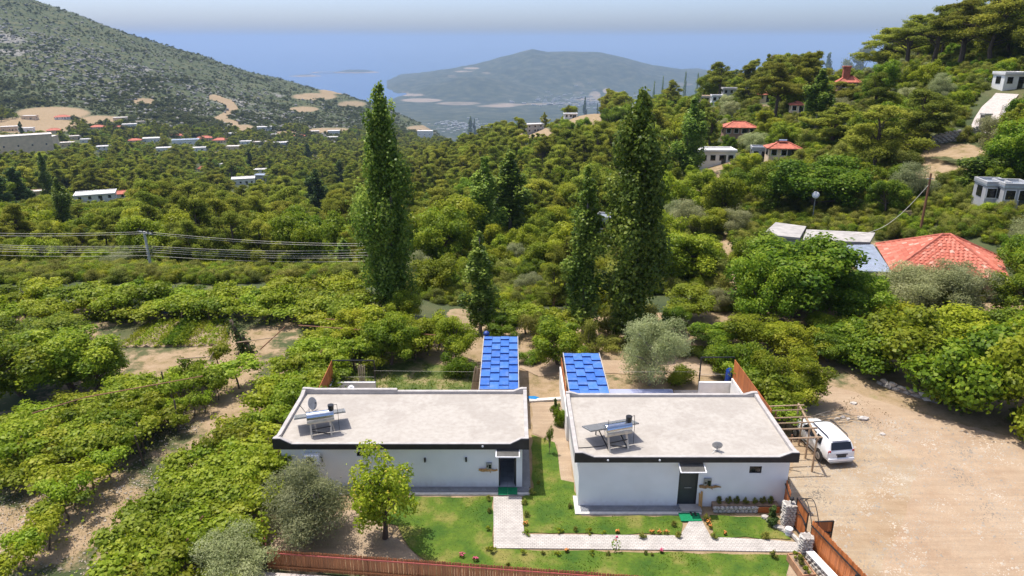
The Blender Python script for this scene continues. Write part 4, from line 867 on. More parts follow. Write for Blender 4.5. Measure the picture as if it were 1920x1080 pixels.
# ------------------------------------------------------------ raw timber pergola at the car
t = thing('timber_pergola', 'raw timber pergola without a roof beside the right house', 'pergola', (15.3, 36, 0)); o_ = Vector((15.3, 36, 0))
Zp = 2.25; e0, e1 = P(1533, 822, Zp), P(1497, 757, Zp)
m = MB(); m.tube([tuple(e0 - o_ - (e1 - e0) * .03), tuple((e0 + e1) / 2 - o_), tuple(e1 - o_)], [.07, .07, .06], 7); m.obj('long_beam', M['timber'], t)
for pyb, rr in ((822, .05), (806, .055), (795, .04), (785, .04), (771, .04), (762, .04)):
    k = (822 - pyb) / 65; q = e0.lerp(e1, k); m = MB(); m.tube([tuple(q - o_ + Vector((.25, 0, .08))), (14.9 - o_.x, q.y - .15 - o_.y, Zp + .05)], [rr, rr * .9], 6); m.obj('cross_beam', M['timber'], t)
for k in (0.02, .36, .72, .98): q = e0.lerp(e1, k); m = MB(); m.tube([(q.x - o_.x, q.y - o_.y, 0), (q.x - o_.x, q.y - o_.y, Zp)], [.06, .05], 7); m.obj('post', M['timber'], t)
for k in (.1, .75): q = e0.lerp(e1, k); m = MB(); m.tube([(15.9 - o_.x, q.y - o_.y, 0), (15.9 - o_.x, q.y - o_.y, Zp)], [.05, .045], 7); m.obj('post', M['rust'], t)
q = P(1546, 800); t = thing('brush_pile', 'heap of dry cut branches behind the white car', 'branches', (q.x + .3, q.y + .9, 0)); m = MB()
for k in range(34): a_ = random.uniform(-.5, .5); x = random.uniform(-1.2, 1.6); y = random.uniform(-.5, .5); L_ = random.uniform(.6, 1.5); z = random.uniform(.03, .35); m.cyl((x, y, z), (x + L_ * math.cos(a_), y + L_ * math.sin(a_), z + random.uniform(-.1, .15)), .025, .012, 5)
m.obj('branches', M['greybark'], t)
for i, (x, y, r) in enumerate(((1618, 787, .28), (1580, 783, .16), (1570, 786, .14), (1590, 786, .13), (1600, 757, .2), (1655, 815, .15))):
    q = P(x, y); m = MB(); m.blob((0, 0, r * .3), (r * 1.3, r, r * .6), i + 30, 1, .25); tag(m.obj('yard_rock', M['white_rock'], loc=(q.x, q.y, 0)), ['largest pale rock on the verge beside the dirt road', 'pale rock beside the cut branches', 'small rock touching the branch heap', 'small rock just right of the branch heap', 'pale rock at the far edge of the road bend', 'small rock on the verge behind the car'][i], 'rock', 'loose pale rocks on the verge')
# ------------------------------------------------------------ buildings on the slopes and far off
def yaw(px): return math.atan2((px - 960) / 1386, 1) * -1
def small_house(pc, wd, dp, h, label, roof='flat', wall='housewhite', rmat='flatroof', rz=0.0, nwin=3, storeys=1, rise=1.6, group='houses scattered over the valley', name='village_house', extra=None, eave=.35):
    t = thing(name, label, 'house', pc, rz, group)
    m = MB(); m.box(-wd / 2, wd / 2, -dp / 2, dp / 2, -3, h); wl = m.obj('wall', M[wall], t)
    if roof == 'flat':
        m = MB(); e = eave; m.box(-wd / 2 - e, wd / 2 + e, -dp / 2 - e, dp / 2 + e, h, h + .22); r = m.obj('roof', M[rmat], t)
        m = MB()
        for b in ((-wd / 2 - e, wd / 2 + e, -dp / 2 - e, -dp / 2 - e + .2), (-wd / 2 - e, wd / 2 + e, dp / 2 + e - .2, dp / 2 + e), (-wd / 2 - e, -wd / 2 - e + .2, -dp / 2 - e + .2, dp / 2 + e - .2), (wd / 2 + e - .2, wd / 2 + e, -dp / 2 - e + .2, dp / 2 + e - .2)): m.box(b[0], b[1], b[2], b[3], h + .22, h + .5)
        m.obj('parapet', M[wall], r)
    else:
        e = eave + .2; X, Y = wd / 2 + e, dp / 2 + e; k = max(0, X - Y); m = MB()
        m.add([(-X, -Y, h), (X, -Y, h), (X, Y, h), (-X, Y, h), (-k, 0, h + rise), (k, 0, h + rise), (-X, -Y, h - .15), (X, -Y, h - .15), (X, Y, h - .15), (-X, Y, h - .15)],
              [(0, 1, 5, 4), (1, 2, 5), (2, 3, 4, 5), (3, 0, 4), (6, 7, 1, 0), (7, 8, 2, 1), (8, 9, 3, 2), (9, 6, 0, 3), (9, 8, 7, 6)]); r = m.obj('roof', M['redroof'], t)
        m = MB()
        for a, b in (((-k, 0, h + rise), (k + .01, 0, h + rise)), ((-X, -Y, h), (-k, 0, h + rise)), ((X, -Y, h), (k, 0, h + rise))): m.bar(a, b, .28, .2)
        m.obj('ridge', M['redroof'], r)
    sh = h / storeys
    for s_ in range(storeys):
        for i in range(nwin):
            x = -wd / 2 + wd * (i + .5) / nwin; m = MB(); m.box(x - .55, x + .55, -dp / 2 - .04, -dp / 2 - .005, s_ * sh + .9, s_ * sh + 2.1); wn = m.obj('window', M['housewhite'] if wall != 'housewhite' else M['greyhouse'], t)
            m = MB(); m.box(x - .47, x + .47, -dp / 2 - .055, -dp / 2 - .042, s_ * sh + .98, s_ * sh + 2.02); m.obj('pane', M['glass'], wn)
    for sx in (-1, 1): m = MB(); m.box(sx * wd / 2 - (.04 if sx < 0 else -.004), sx * wd / 2 + (.04 if sx > 0 else -.004), -.6, .6, .9, 2.1); m.obj('window', M['glass'], t)
    m = MB(); m.box(wd * .12, wd * .12 + .9, -dp / 2 - .05, -dp / 2 - .004, 0, 2.05); m.obj('door', M['door'], t)
    if extra: extra(t, wd, dp, h)
    return t
def tanks(t, wd, dp, h):
    m = MB(); m.prism([(-1.2, 0, h + 1.1), (.8, 0, h + 1.1), (.8, 1.0, h + .5), (-1.2, 1.0, h + .5)], (0, 0, .07)); m.obj('solar_panel', M['panel_glass'], t); m = MB(); m.cyl((-.8, -.2, h + 1.2), (.6, -.2, h + 1.2), .25, n=10); m.obj('water_tank', M['steel'], t)
def chimney(t, wd, dp, h): 
    m = MB(); m.box(-wd * .3, -wd * .3 + 1.6, -.8, .8, h, h + 3.6); c = m.obj('chimney', M['redroof'], t); m = MB(); m.prism([(-wd * .3 - .2, -1, h + 3.6), (-wd * .3 + 1.8, -1, h + 3.6), (-wd * .3 + 1.8, 1, h + 3.6), (-wd * .3 - .2, 1, h + 3.6)], (0, 0, .3)); m.obj('chimney_cap', M['redroof'], c)
HOUSES = [  # base px, base py, width px, height px, roof, wall, roofmat, label, storeys, yaw
 (30, 300, 112, 50, 'flat', 'beige', 'flatroof', 'large beige flat-roofed block at the left edge of the valley', 2, .25, 5),
 (74, 284, 50, 30, 'flat', 'beige', 'flatroof', 'beige square block right behind the large beige building', 1, -.2, 3),
 (20, 268, 40, 14, 'flat', 'beige', 'flatroof', 'low beige block farthest left behind the large beige building', 1, .1, 3),
 (194, 286, 26, 12, 'flat', 'housewhite', 'flatroof', 'small white two-storey cube alone among the pines at left', 2, .05, 3),
 (113, 224, 26, 7, 'hip', 'housewhite', 'redroof', 'red-roofed house under the rocky slope at far left', 1, .2, 3),
 (180, 243, 26, 7, 'hip', 'beige', 'redroof', 'red-roofed house beside the pale lane at left', 1, -.1, 3),
 (223, 228, 24, 8, 'flat', 'beige', 'flatroof', 'pale beige house above the flat grey-roofed one', 1, .1, 3),
 (240, 240, 24, 7, 'flat', 'housewhite', 'flatroof', 'flat grey-roofed house below the pale beige one', 1, .1, 3),
 (262, 236, 12, 9, 'flat', 'beige', 'flatroof', 'narrow beige house at the foot of the orange scar', 1, .3, 2),
 (222, 243, 18, 6, 'hip', 'beige', 'redroof', 'little red-roofed house tucked between two flat ones', 1, .1, 2),
 (282, 267, 34, 8, 'flat', 'housewhite', 'flatroof', 'white flat house left of the long grey-roofed one', 1, .05, 3),
 (305, 285, 26, 8, 'flat', 'housewhite', 'flatroof', 'low white house in front of the long grey-roofed one', 1, .1, 3),
 (345, 271, 46, 9, 'flat', 'housewhite', 'tin', 'long white house with a grey roof amid the village', 1, .08, 5),
 (381, 264, 26, 8, 'hip', 'beige', 'redroof', 'red-roofed house right of the long grey-roofed one', 1, .2, 3),
 (411, 268, 26, 8, 'hip', 'beige', 'redroof', 'red-roofed house, the next right along the village', 1, -.1, 3),
 (330, 258, 24, 6, 'hip', 'housewhite', 'redroof', 'faded red-roofed house behind the long grey-roofed one', 1, .0, 3),
 (494, 245, 26, 7, 'flat', 'housewhite', 'flatroof', 'white house on the tan bank left of the grassy knoll', 1, .1, 3),
 (526, 276, 26, 9, 'flat', 'housewhite', 'flatroof', 'white house below the tan bank, trees all round', 1, .25, 3),
 (487, 272, 20, 6, 'flat', 'beige', 'flatroof', 'small beige house left of the white one on the bank', 1, .0, 2),
 (625, 252, 22, 7, 'flat', 'housewhite', 'flatroof', 'white house under the rocky knoll, the upper of two', 1, .0, 3),
 (622, 263, 20, 6, 'flat', 'housewhite', 'flatroof', 'white house under the rocky knoll, the lower of two', 1, .1, 3),
 (453, 347, 40, 12, 'flat', 'housewhite', 'flatroof', 'white flat-roofed house with red chimney in the pine valley', 1, .1, 4),
 (492, 341, 32, 13, 'flat', 'greyhouse', 'tin', 'blue-grey house right of the white one in the pine valley', 1, -.3, 3),
 (487, 325, 22, 7, 'flat', 'housewhite', 'flatroof', 'pale house just behind the blue-grey one', 1, .0, 2),
 (378, 322, 14, 8, 'hip', 'beige', 'redroof', 'tiny house with a pointed red roof among pines', 1, .0, 1),
 (412, 315, 16, 7, 'flat', 'housewhite', 'flatroof', 'tiny white house beside the pointed red roof', 1, .0, 2),
 (170, 378, 66, 11, 'flat', 'housewhite', 'flatroof', 'long white-roofed shed by the tall leaning poplars', 1, .1, 4),
 (226, 374, 38, 9, 'hip', 'housewhite', 'redroof', 'red-roofed shed joining the long white-roofed one', 1, .1, 3),
 (70, 372, 30, 12, 'flat', 'beige', 'flatroof', 'pale shed by the dark cypresses at far left', 1, .1, 2),
 (797, 262, 28, 18, 'flat', 'housewhite', 'flatroof', 'white modern house at the tip of the left ridge', 2, -.1, 3),
 (1000, 250, 34, 18, 'flat', 'greyhouse', 'flatroof', 'unfinished grey concrete house on a bare spur', 2, .35, 3),
 (1070, 223, 24, 8, 'flat', 'housewhite', 'flatroof', 'white-roofed house behind the small dark pine on the spur', 1, .1, 3),
 (1040, 226, 18, 8, 'flat', 'greyhouse', 'tin', 'grey-roofed house left of the white-roofed one on the spur', 1, .2, 2),
 (1190, 198, 22, 11, 'flat', 'housewhite', 'flatroof', 'white cube house hidden behind the tallest right poplar', 1, .1, 2),
 (1285, 180, 28, 8, 'hip', 'housewhite', 'redroof', 'orange-roofed house at the foot of the skyline poplars', 1, .1, 3),
 (1319, 194, 26, 12, 'flat', 'beige', 'flatroof', 'beige house right below the skyline poplars', 1, -.1, 3),
 (1345, 194, 20, 12, 'flat', 'housewhite', 'flatroof', 'narrow white house beside the beige one', 1, .1, 2),
 (1378, 180, 40, 9, 'flat', 'greyhouse', 'flatroof', 'grey house with a broad pale roof on the skyline', 1, .05, 4),
 (1402, 175, 30, 9, 'flat', 'greyhouse', 'flatroof', 'pale-roofed house just right of the broad-roofed one', 1, .05, 3),
 (1388, 258, 56, 20, 'hip', 'housebrown', 'redroof', 'brown house with a bright orange hipped roof', 1, .1, 4),
 (1344, 310, 66, 28, 'flat', 'housewhite', 'flatroof', 'half-built house with a large pale roof slab', 1, .15, 4),
 (1426, 304, 28, 22, 'flat', 'greyhouse', 'tin', 'grey shed with a tall net cage beside the orange roof', 1, .0, 2),
 (1470, 302, 54, 20, 'hip', 'beige', 'redroof', 'house with red roof and solar panel above the dark walnut', 1, .1, 3),
 (1592, 172, 36, 24, 'hip', 'housebrown', 'redroof', 'red-roofed house with a square tower chimney in the pines', 1, .05, 2),
 (1497, 215, 24, 12, 'hip', 'beige', 'redroof', 'small orange roof glimpsed beside the dark poplar', 1, .0, 2),
 (1435, 192, 22, 12, 'hip', 'beige', 'redroof', 'orange roof glimpsed behind the tall umbrella pine', 1, .0, 2),
 (1900, 168, 44, 30, 'flat', 'housewhite', 'flatroof', 'white modern house with big windows at the right edge', 2, .4, 2),
 (1135, 440, 30, 14, 'flat', 'greyhouse', 'tin', 'small grey tin-roofed hut between the thin poplar and the great one', 1, -.3, 1),
 (1252, 300, 12, 12, 'flat', 'beige', 'flatroof', 'tiny beige hut right of the great poplar', 1, .0, 1),
 (14, 246, 30, 9, 'flat', 'beige', 'flatroof', 'long beige terrace house at the far left edge of the tan slope', 1, .1, 3),
 (46, 248, 24, 8, 'flat', 'housewhite', 'flatroof', 'white terrace house above the large beige block', 1, -.1, 2),
 (98, 250, 24, 8, 'hip', 'beige', 'redroof', 'red-roofed house above the beige square block', 1, .2, 2),
 (122, 276, 24, 9, 'flat', 'beige', 'flatroof', 'beige house just right of the beige square block', 1, .1, 2),
 (160, 268, 20, 7, 'flat', 'housewhite', 'flatroof', 'white house between the beige cottage and the white cube', 1, .0, 2),
 (372, 284, 22, 7, 'flat', 'housewhite', 'flatroof', 'low white house in front of the red-roofed village houses', 1, .1, 2),
 (436, 282, 24, 8, 'flat', 'beige', 'flatroof', 'pale house in front of the village, right end', 1, -.1, 2),
 (140, 262, 22, 7, 'flat', 'beige', 'flatroof', 'beige cottage on the tan slope right of the beige blocks', 1, .2, 2),
 (52, 224, 24, 7, 'flat', 'beige', 'flatroof', 'pale cottage at the top of the bare tan slope, far left', 1, -.2, 2),
 (430, 256, 22, 6, 'flat', 'housewhite', 'flatroof', 'white cottage below the dirt track on the left hill', 1, .1, 2),
 (459, 271, 20, 6, 'flat', 'housewhite', 'flatroof', 'white cottage between the village and the small beige house', 1, .0, 2),
 (560, 259, 20, 6, 'hip', 'beige', 'redroof', 'red-roofed cottage on the tan bank under the knoll', 1, .1, 2),
 (588, 252, 18, 6, 'flat', 'beige', 'flatroof', 'pale cottage left of the two houses under the knoll', 1, .1, 2),
 (508, 258, 18, 6, 'flat', 'housewhite', 'flatroof', 'tiny white cottage on the tan bank right of the white house', 1, .0, 2),
 (250, 268, 22, 7, 'hip', 'beige', 'redroof', 'red-roofed cottage left of the white flat house', 1, .0, 2),
 (1868, 388, 40, 22, 'flat', 'greyhouse', 'tin', 'grey shed with white tank at the right edge', 1, .2, 2),
 (1905, 392, 46, 36, 'flat', 'greyhouse', 'tin', 'larger grey shed cut by the right edge', 1, .2, 2),
]
CLEAR = []                                          # footprints kept free of trees: x, y, r
for (bx, by, wpx, hpx, rf, wl, rm, lab, st, yw_, nw) in HOUSES:
    c = G(bx, by); sc_ = F / (c.y * CT - (c.z - HC) * ST); wd = wpx / sc_; h = hpx / sc_ * (.62 if rf == 'hip' else .86); h = max(h, 2.3)
    dp = min(max(wd * .62, 3), 11); ex = tanks if 'solar' in lab else chimney if 'tower chimney' in lab else None
    small_house((c.x, c.y + dp / 2, c.z), wd, dp, h, lab, rf, wl, rm, yaw(bx) * .6 + yw_, nw if c.y < 1400 else 2, st if h > 4 else 1, rise=hpx / sc_ * .45, extra=ex, eave=min(.35, wd * .04))
    CLEAR.append((c.x, c.y + dp / 2, wd * .62 + 1.0, bx, by))
# the near red-tiled house with its lean-to and the long concrete roof
def tiled_roof(t, corners, apexes, name='roof'):
    """hip roof of stepped courses; corners front-left, front-right, back-right, back-left"""
    fl, fr, br, bl = [Vector(c) for c in corners]; a, b = [Vector(x) for x in apexes]
    m = MB(); m.add([fl, fr, br, bl, a, b], [(0, 1, 5, 4), (1, 2, 5), (2, 3, 4, 5), (3, 0, 4), (3, 2, 1, 0)]); r = m.obj(name, M['redroof'], t)
    m = MB()
    for p, q, s_, u_ in ((fl, fr, b, a), (fr, br, b, b), (br, bl, a, b), (bl, fl, a, a)):
        n = 13; nm = (q - p).cross(u_ - p).normalized(); nm = nm if nm.z > 0 else -nm
        for i in range(n):
            f0, f1 = i / n, (i + 1.15) / n if i < n - 1 else 1
            e0, e1, g0, g1 = p.lerp(u_, f0), q.lerp(s_, f0), p.lerp(u_, f1), q.lerp(s_, f1)
            cols = max(1, int((e1 - e0).length / .42))
            for c in range(cols):
                w0, w1 = c / cols, (c + .93) / cols; h0 = .075 + random.uniform(-.008, .012)
                A, B_, C_, D_ = e0.lerp(e1, w0), e0.lerp(e1, w1), g0.lerp(g1, w1), g0.lerp(g1, w0)
                mid = ((A + B_) / 2) + nm * (h0 + .035); md2 = ((C_ + D_) / 2) + nm * .045
                m.add([A + nm * h0 * .5, mid, B_ + nm * h0 * .5, C_ + nm * .02, md2, D_ + nm * .02, A, B_], [(0, 1, 4, 5), (1, 2, 3, 4), (6, 7, 2, 1, 0)])
    ts = m.obj('tiles', M['redtile'], t); tag(ts, kind='stuff')
    m = MB()
    for p, q in ((fl, a), (fr, b), (br, b), (bl, a), (a, b)):
        if (q - p).length > .2: m.tube([tuple(p + Vector((0, 0, .08))), tuple(q + Vector((0, 0, .1)))], [.13, .13], 6)
    m.obj('ridge_tiles', M['redroof'], t)
t_ = NT('red roof tiles'); t_.b.inputs['Roughness'].default_value = .75; rn = t_.n('ShaderNodeNewGeometry').outputs['Random Per Island']
t_.col(t_.ramp(rn, [(0, (.42, .105, .06)), (.6, (.50, .145, .09)), (.9, (.54, .19, .125)), (1, (.60, .33, .25))])); M['redtile'] = t_.m
cs = [Yat(1672, 507, 64.5), Yat(1893, 522, 62.0), Yat(1875, 492, 69.0), Yat(1642, 455, 74.0)]; ze = sum(c.z for c in cs) / 4
cs = [Vector((c.x, c.y, ze)) for c in cs]; ap = Yat(1776, 441, 69.3)
o0 = Vector((ap.x, ap.y, 0)); t = thing('tiled_house', 'house with a broad red tiled hip roof half hidden by trees', 'house', o0)
tiled_roof(t, [c - o0 for c in cs], [ap - o0 - Vector((.5, 0, 0)), ap - o0 + Vector((.3, 0, 0))])
m = MB(); k = .9; q = [((c - o0).x * k, (c - o0).y * k) for c in cs]; m.prism([(*p, -2) for p in q], (0, 0, ze + 1.95)); m.obj('wall', M['housebrown'], t)
for f_ in (.25, .6): p = Vector(q[0]).lerp(Vector(q[1]), f_); m = MB(); m.box(p.x - .6, p.x + .6, p.y - .12, p.y + .1, .9, 2.0); m.obj('window', M['glass'], t)
c = Yat(1625, 483, 67.5); t = thing('lean_to', 'grey tin-roofed lean-to against the red tiled house', 'shed', (c.x, c.y, 0), 0, None)
qs = [Yat(1612, 503, 65.0), Yat(1674, 507, 64.6), Yat(1637, 461, 73.5), Yat(1572, 463, 73.2)]; qs = [Vector((p.x - c.x, p.y - c.y, ze + (.1 if i > 1 else -.1))) for i, p in enumerate(qs)]
m = MB(); n = 16
for i in range(n):
    a0, a1 = qs[0].lerp(qs[1], i / n), qs[0].lerp(qs[1], (i + .96) / n); b0, b1 = qs[3].lerp(qs[2], i / n), qs[3].lerp(qs[2], (i + .96) / n); m.prism([a0, a0.lerp(a1, .5) + Vector((0, 0, .05)), a1, b1, b0.lerp(b1, .5) + Vector((0, 0, .05)), b0], (0, 0, .03))
m.obj('tin_roof', M['tin'], t)
m = MB(); m.prism([(p.x * .93, p.y * .93, -1.5) for p in qs], (0, 0, ze + 1.3)); m.obj('wall', M['housebrown'], t)
m = MB(); m.bar(qs[0] + Vector((0, -.05, -.02)), qs[1] + Vector((0, -.05, -.02)), .1, .14); m.obj('gutter', M['tin'], t)
def slab_house(label, pts, Ys, zt, wall):
    ps = [Yat(x, y, Y) for (x, y), Y in zip(pts, Ys)]; c = sum(ps, Vector()) / 4; t = thing('flat_roofed_shed', label, 'house', (c.x, c.y, 0), 0, 'old concrete-roofed sheds')
    m = MB(); m.prism([(p.x - c.x, p.y - c.y, zt) for p in ps], (0, 0, .28)); m.obj('roof', M['concrete'], t, bevel=.03); m = MB(); m.prism([((p.x - c.x) * .92, (p.y - c.y) * .92, -2) for p in ps], (0, 0, zt + 2)); m.obj('wall', M[wall], t)
    p0, p1 = ps[0] - c, ps[1] - c; m = MB()
    for f_ in (.3, .65): p = p0.lerp(p1, f_) * .93; m.box(p.x - .5, p.x + .5, p.y - .25, p.y + .2, .8, 1.8)
    m.obj('window', M['glass'], t)
slab_house('long low shed with a weathered concrete roof behind the lean-to', [(1505, 452), (1630, 462), (1640, 444), (1512, 430)], (75.5, 74.5, 78.5, 80.0), 2.6, 'greyhouse')
slab_house('smaller concrete-roofed shed at the left end of the long one', [(1430, 436), (1500, 444), (1512, 424), (1455, 411)], (77.5, 76, 81, 83), 2.7, 'greyhouse')
for x, y, r in ((1650, 480, 8), (1760, 490, 8), (1840, 505, 7), (1570, 450, 7), (1470, 430, 6), (1700, 480, 8)): p = P(x, y, 2.0); CLEAR.append((p.x, p.y, r * .8, x, y))
q = G(1534, 425); t = thing('satellite_dish', 'white satellite dish by the old sheds under the walnut', 'satellite dish', (q.x, q.y + 2, q.z), 0, 'satellite dishes on the roofs'); m = MB(); m.cyl((0, 0, 0), (0, 0, 3.4), .05); m.obj('mast', M['greymetal'], t)
m = MB(); m.cyl((0, 0, 3.6), (-.05, -.12, 3.64), .45, .3, 18); m.obj('reflector', M['white'], t)
# paved drive, its wall, dry terrace at right
def ribbon(name, pts, wd, mat, label, lift=.12, kind='structure', n=60):
    w_ = [G(*p) for p in pts]; L_ = []; 
    for i in range(n + 1):
        k = i / n * (len(w_) - 1); j = min(int(k), len(w_) - 2); L_.append(w_[j].lerp(w_[j + 1], k - j))
    for _ in range(4): L_ = [L_[0]] + [(L_[i - 1] + L_[i] * 2 + L_[i + 1]) / 4 for i in range(1, n)] + [L_[-1]]
    v = []; 
    for i, p in enumerate(L_):
        d = (L_[min(i + 1, n)] - L_[max(i - 1, 0)]); d.z = 0; d.normalize(); s_ = Vector((d.y, -d.x, 0)) * wd / 2
        for k in (-1, -.5, 0, .5, 1): q = p + s_ * k; v.append((q.x, q.y, max(tz(q.x, q.y), tz(p.x, p.y) - .3) + lift))
    m = MB(); m.add(v, [(i * 5 + k, i * 5 + k + 1, i * 5 + k + 6, i * 5 + k + 5) for i in range(n) for k in range(4)]); o = m.obj(name, mat); return tag(o, label, kind=kind), L_
_, drv = ribbon('paved_drive', [(1840, 252), (1850, 225), (1862, 205), (1880, 188), (1888, 178)], 3.3, M['drive'], 'pale paved drive curving up the right hillside', .2)
def soft_wall(label, pts, h, mat, wd=.5):
    w_ = [G(*p) for p in pts]; m = MB(); t = thing('retaining_wall', label, 'wall', w_[0], 0, 'stone retaining walls on the hillside'); cw = wd * .7
    for a, b in zip(w_[:-1], w_[1:]):
        n = max(1, int((b - a).length / 1.2))
        for i in range(n):
            p, q = a.lerp(b, i / n), a.lerp(b, (i + 1) / n); p.z = tz(p.x, p.y); q.z = tz(q.x, q.y)
            m.bar(p - w_[0] + Vector((0, 0, h / 2 - .5)), q - w_[0] + Vector((0, 0, h / 2 - .5)), cw, h + .6)
    m.obj('core', mat, t); ps = [me for me in D.meshes if me.name.startswith('stone')][:5]
    k = 0
    for a, b in zip(w_[:-1], w_[1:]):
        n = max(1, int((b - a).length / .52))
        for i in range(n):
            for j in range(max(2, int(h / .26) + 1)):
                if k > 295: continue
                p = a.lerp(b, (i + .5 * (j % 2)) / n); d = (b - a).normalized(); s_ = Vector((d.y, -d.x, 0)); s_ = s_ if s_.y < 0 else -s_
                o = link(D.objects.new('stone', random.choice(ps)), t); k += 1; o.location = p - w_[0] + s_ * wd * random.uniform(.2, .5) + Vector((0, 0, tz(p.x, p.y) - p.z + .1 + j * .26)); o.scale = (random.uniform(.2, .36), random.uniform(.14, .24), random.uniform(.12, .2)); o.rotation_euler = (random.uniform(-.3, .3), random.uniform(-.4, .4), math.atan2(d.y, d.x) + random.uniform(-.3, .3))
soft_wall('curved stone wall at the outer edge of the paved drive', [(1892, 250), (1884, 236), (1876, 222), (1880, 208)], 1.1, M['stone'])
soft_wall('long stone wall holding the terrace below the paved drive', [(1748, 272), (1800, 264), (1840, 254)], 1.5, M['stone'])
q = G(1843, 244); t = thing('gate_post', 'stone gate post at the bottom of the paved drive', 'gate post', q); m = MB(); m.box(-.5, .5, -.5, .5, -.5, 2.2); m.obj('shaft', M['stone'], t, bevel=.04); m = MB(); m.box(-.6, .6, -.6, .6, 2.2, 2.45); m.obj('cap', M['coping'], t)
soft_wall('shaded dry stone wall along the right side of the dirt road', [(1650, 720), (1700, 738), (1760, 756)], .5, M['stone'], .6)
q = G(1742, 472); q = Vector((q.x, q.y, tz(q.x, q.y))); tp = Yat(1746, 325, q.y + 4); t = thing('wooden_pole', 'tall wooden pole behind the red tiled roof', 'pole', (tp.x, q.y + 4, tz(tp.x, q.y + 4))); hp = tp.z - tz(tp.x, q.y + 4)
m = MB(); m.cyl((0, 0, -1), (0, 0, hp), .16, .11, 8); m.obj('shaft', M['rust'], t); m = MB(); m.bar((-.35, 0, hp - .6), (.35, 0, hp - .6), .1); m.obj('bracket', M['greymetal'], t)
e = Yat(1600, 440, 77); m = MB(); n = 12; a = Vector((tp.x, q.y + 4, tp.z - 1.2)); pts = [a.lerp(e, k / n) - Vector((0, 0, 1.6 * math.sin(math.pi * k / n))) for k in range(n + 1)]; m.tube([tuple(p) for p in pts], [.03] * (n + 1), 4); tag(m.obj('overhead_cable', M['wire']), 'sagging cable from the wooden pole to the old sheds', 'cable')
# utility pole and its lines
Yp = 80.0; xb = Yat(280, 480, Yp).x; zb = tz(xb, Yp); tp = Yat(270, 434, Yp); t = thing('utility_pole', 'pale concrete utility pole with crossarm at the left vineyard', 'utility pole', (xb, Yp, zb)); hp = tp.z - zb
m = MB(); m.cyl((0, 0, -.5), (tp.x - xb, 0, hp), .19, .13, 10); m.obj('shaft', M['pole'], t); m = MB(); m.bar((-1.1, .5, hp - .1), (1.1, -.5, hp - .2), .14); m.obj('crossarm', M['greymetal'], t)
for k in (-1, -.4, .4, 1): m = MB(); m.cyl((k, -k * .45, hp - .1), (k, -k * .45, hp + .22), .08, .06, 8); m.obj('insulator', M['dark'], t)
for zz_ in (2.1, 2.7, 3.3): m = MB(); m.cyl((tp.x - xb - .2, 0, hp - zz_), (tp.x - xb + .2, 0, hp - zz_), .09, n=8); m.obj('bracket', M['dark'], t)
for i, (l, c_, r) in enumerate(((431, 434.5, 457), (437, 438, 461), (449, 461, 466), (453, 464, 472), (457, 468, 477), (462, 472, 481), (470, 479, 488))):
    A = Yat(-260, l - 6, 70 + i * .2); B_ = Yat(271 + (i > 1) * 3, c_, Yp - .2); C_ = Yat(745, r, 80 - i * .1); m = MB(); pts = []
    for p, q in ((A, B_), (B_, C_)):
        for k in range(11): pts.append(p.lerp(q, k / 10) - Vector((0, 0, .45 * math.sin(math.pi * k / 10))))
    m.tube([tuple(p) for p in pts], [.018] * len(pts), 4); tag(m.obj('power_line', M['wire']), '%s of the seven wires carried by the utility pole' % ('topmost wire', 'second wire from the top', 'third wire from the top', 'middle wire', 'fifth wire from the top', 'second lowest wire', 'lowest wire')[i], 'wire', 'wires on the utility pole')
# far town by the bay
s = MB(); R = random.Random(5)
for k in range(260):
    x = R.choice((R.gauss(1150, 50), R.gauss(1090, 60), R.uniform(1000, 1330))); y = R.gauss(193, 5) if R.random() < .75 else R.gauss(185, 10)
    a, b, d = ray(x, y); Y = 4000.0
    for st in range(60):
        if HC + d / b * Y < h_main(np.array([a / b]), np.array([a / b * Y]), np.array([Y]))[0]: break
        Y += 60
    X = a / b * Y; z = HC + d / b * Y; s_ = R.uniform(7, 22); s.box(X - s_, X + s_, Y - 8, Y + 8, z - 6, z + R.uniform(6, 14))
tag(s.obj('far_town', M['greyhouse']), 'white houses of the far town below the headland', kind='stuff')
s = MB()
for k in range(120):
    x = R.gauss(860, 22); y = R.gauss(236, 5); a, b, d = ray(x, y); Y = 2900.0
    for st in range(60):
        if HC + d / b * Y < h_main(np.array([a / b]), np.array([a / b * Y]), np.array([Y]))[0]: break
        Y += 40
    X = a / b * Y; z = HC + d / b * Y; s_ = R.uniform(4, 10); s.box(X - s_, X + s_, Y - 6, Y + 6, z - 4, z + R.uniform(4, 9))
tag(s.obj('far_town', M['greyhouse']), 'pale houses of a town beyond the tip of the left ridge', kind='stuff')
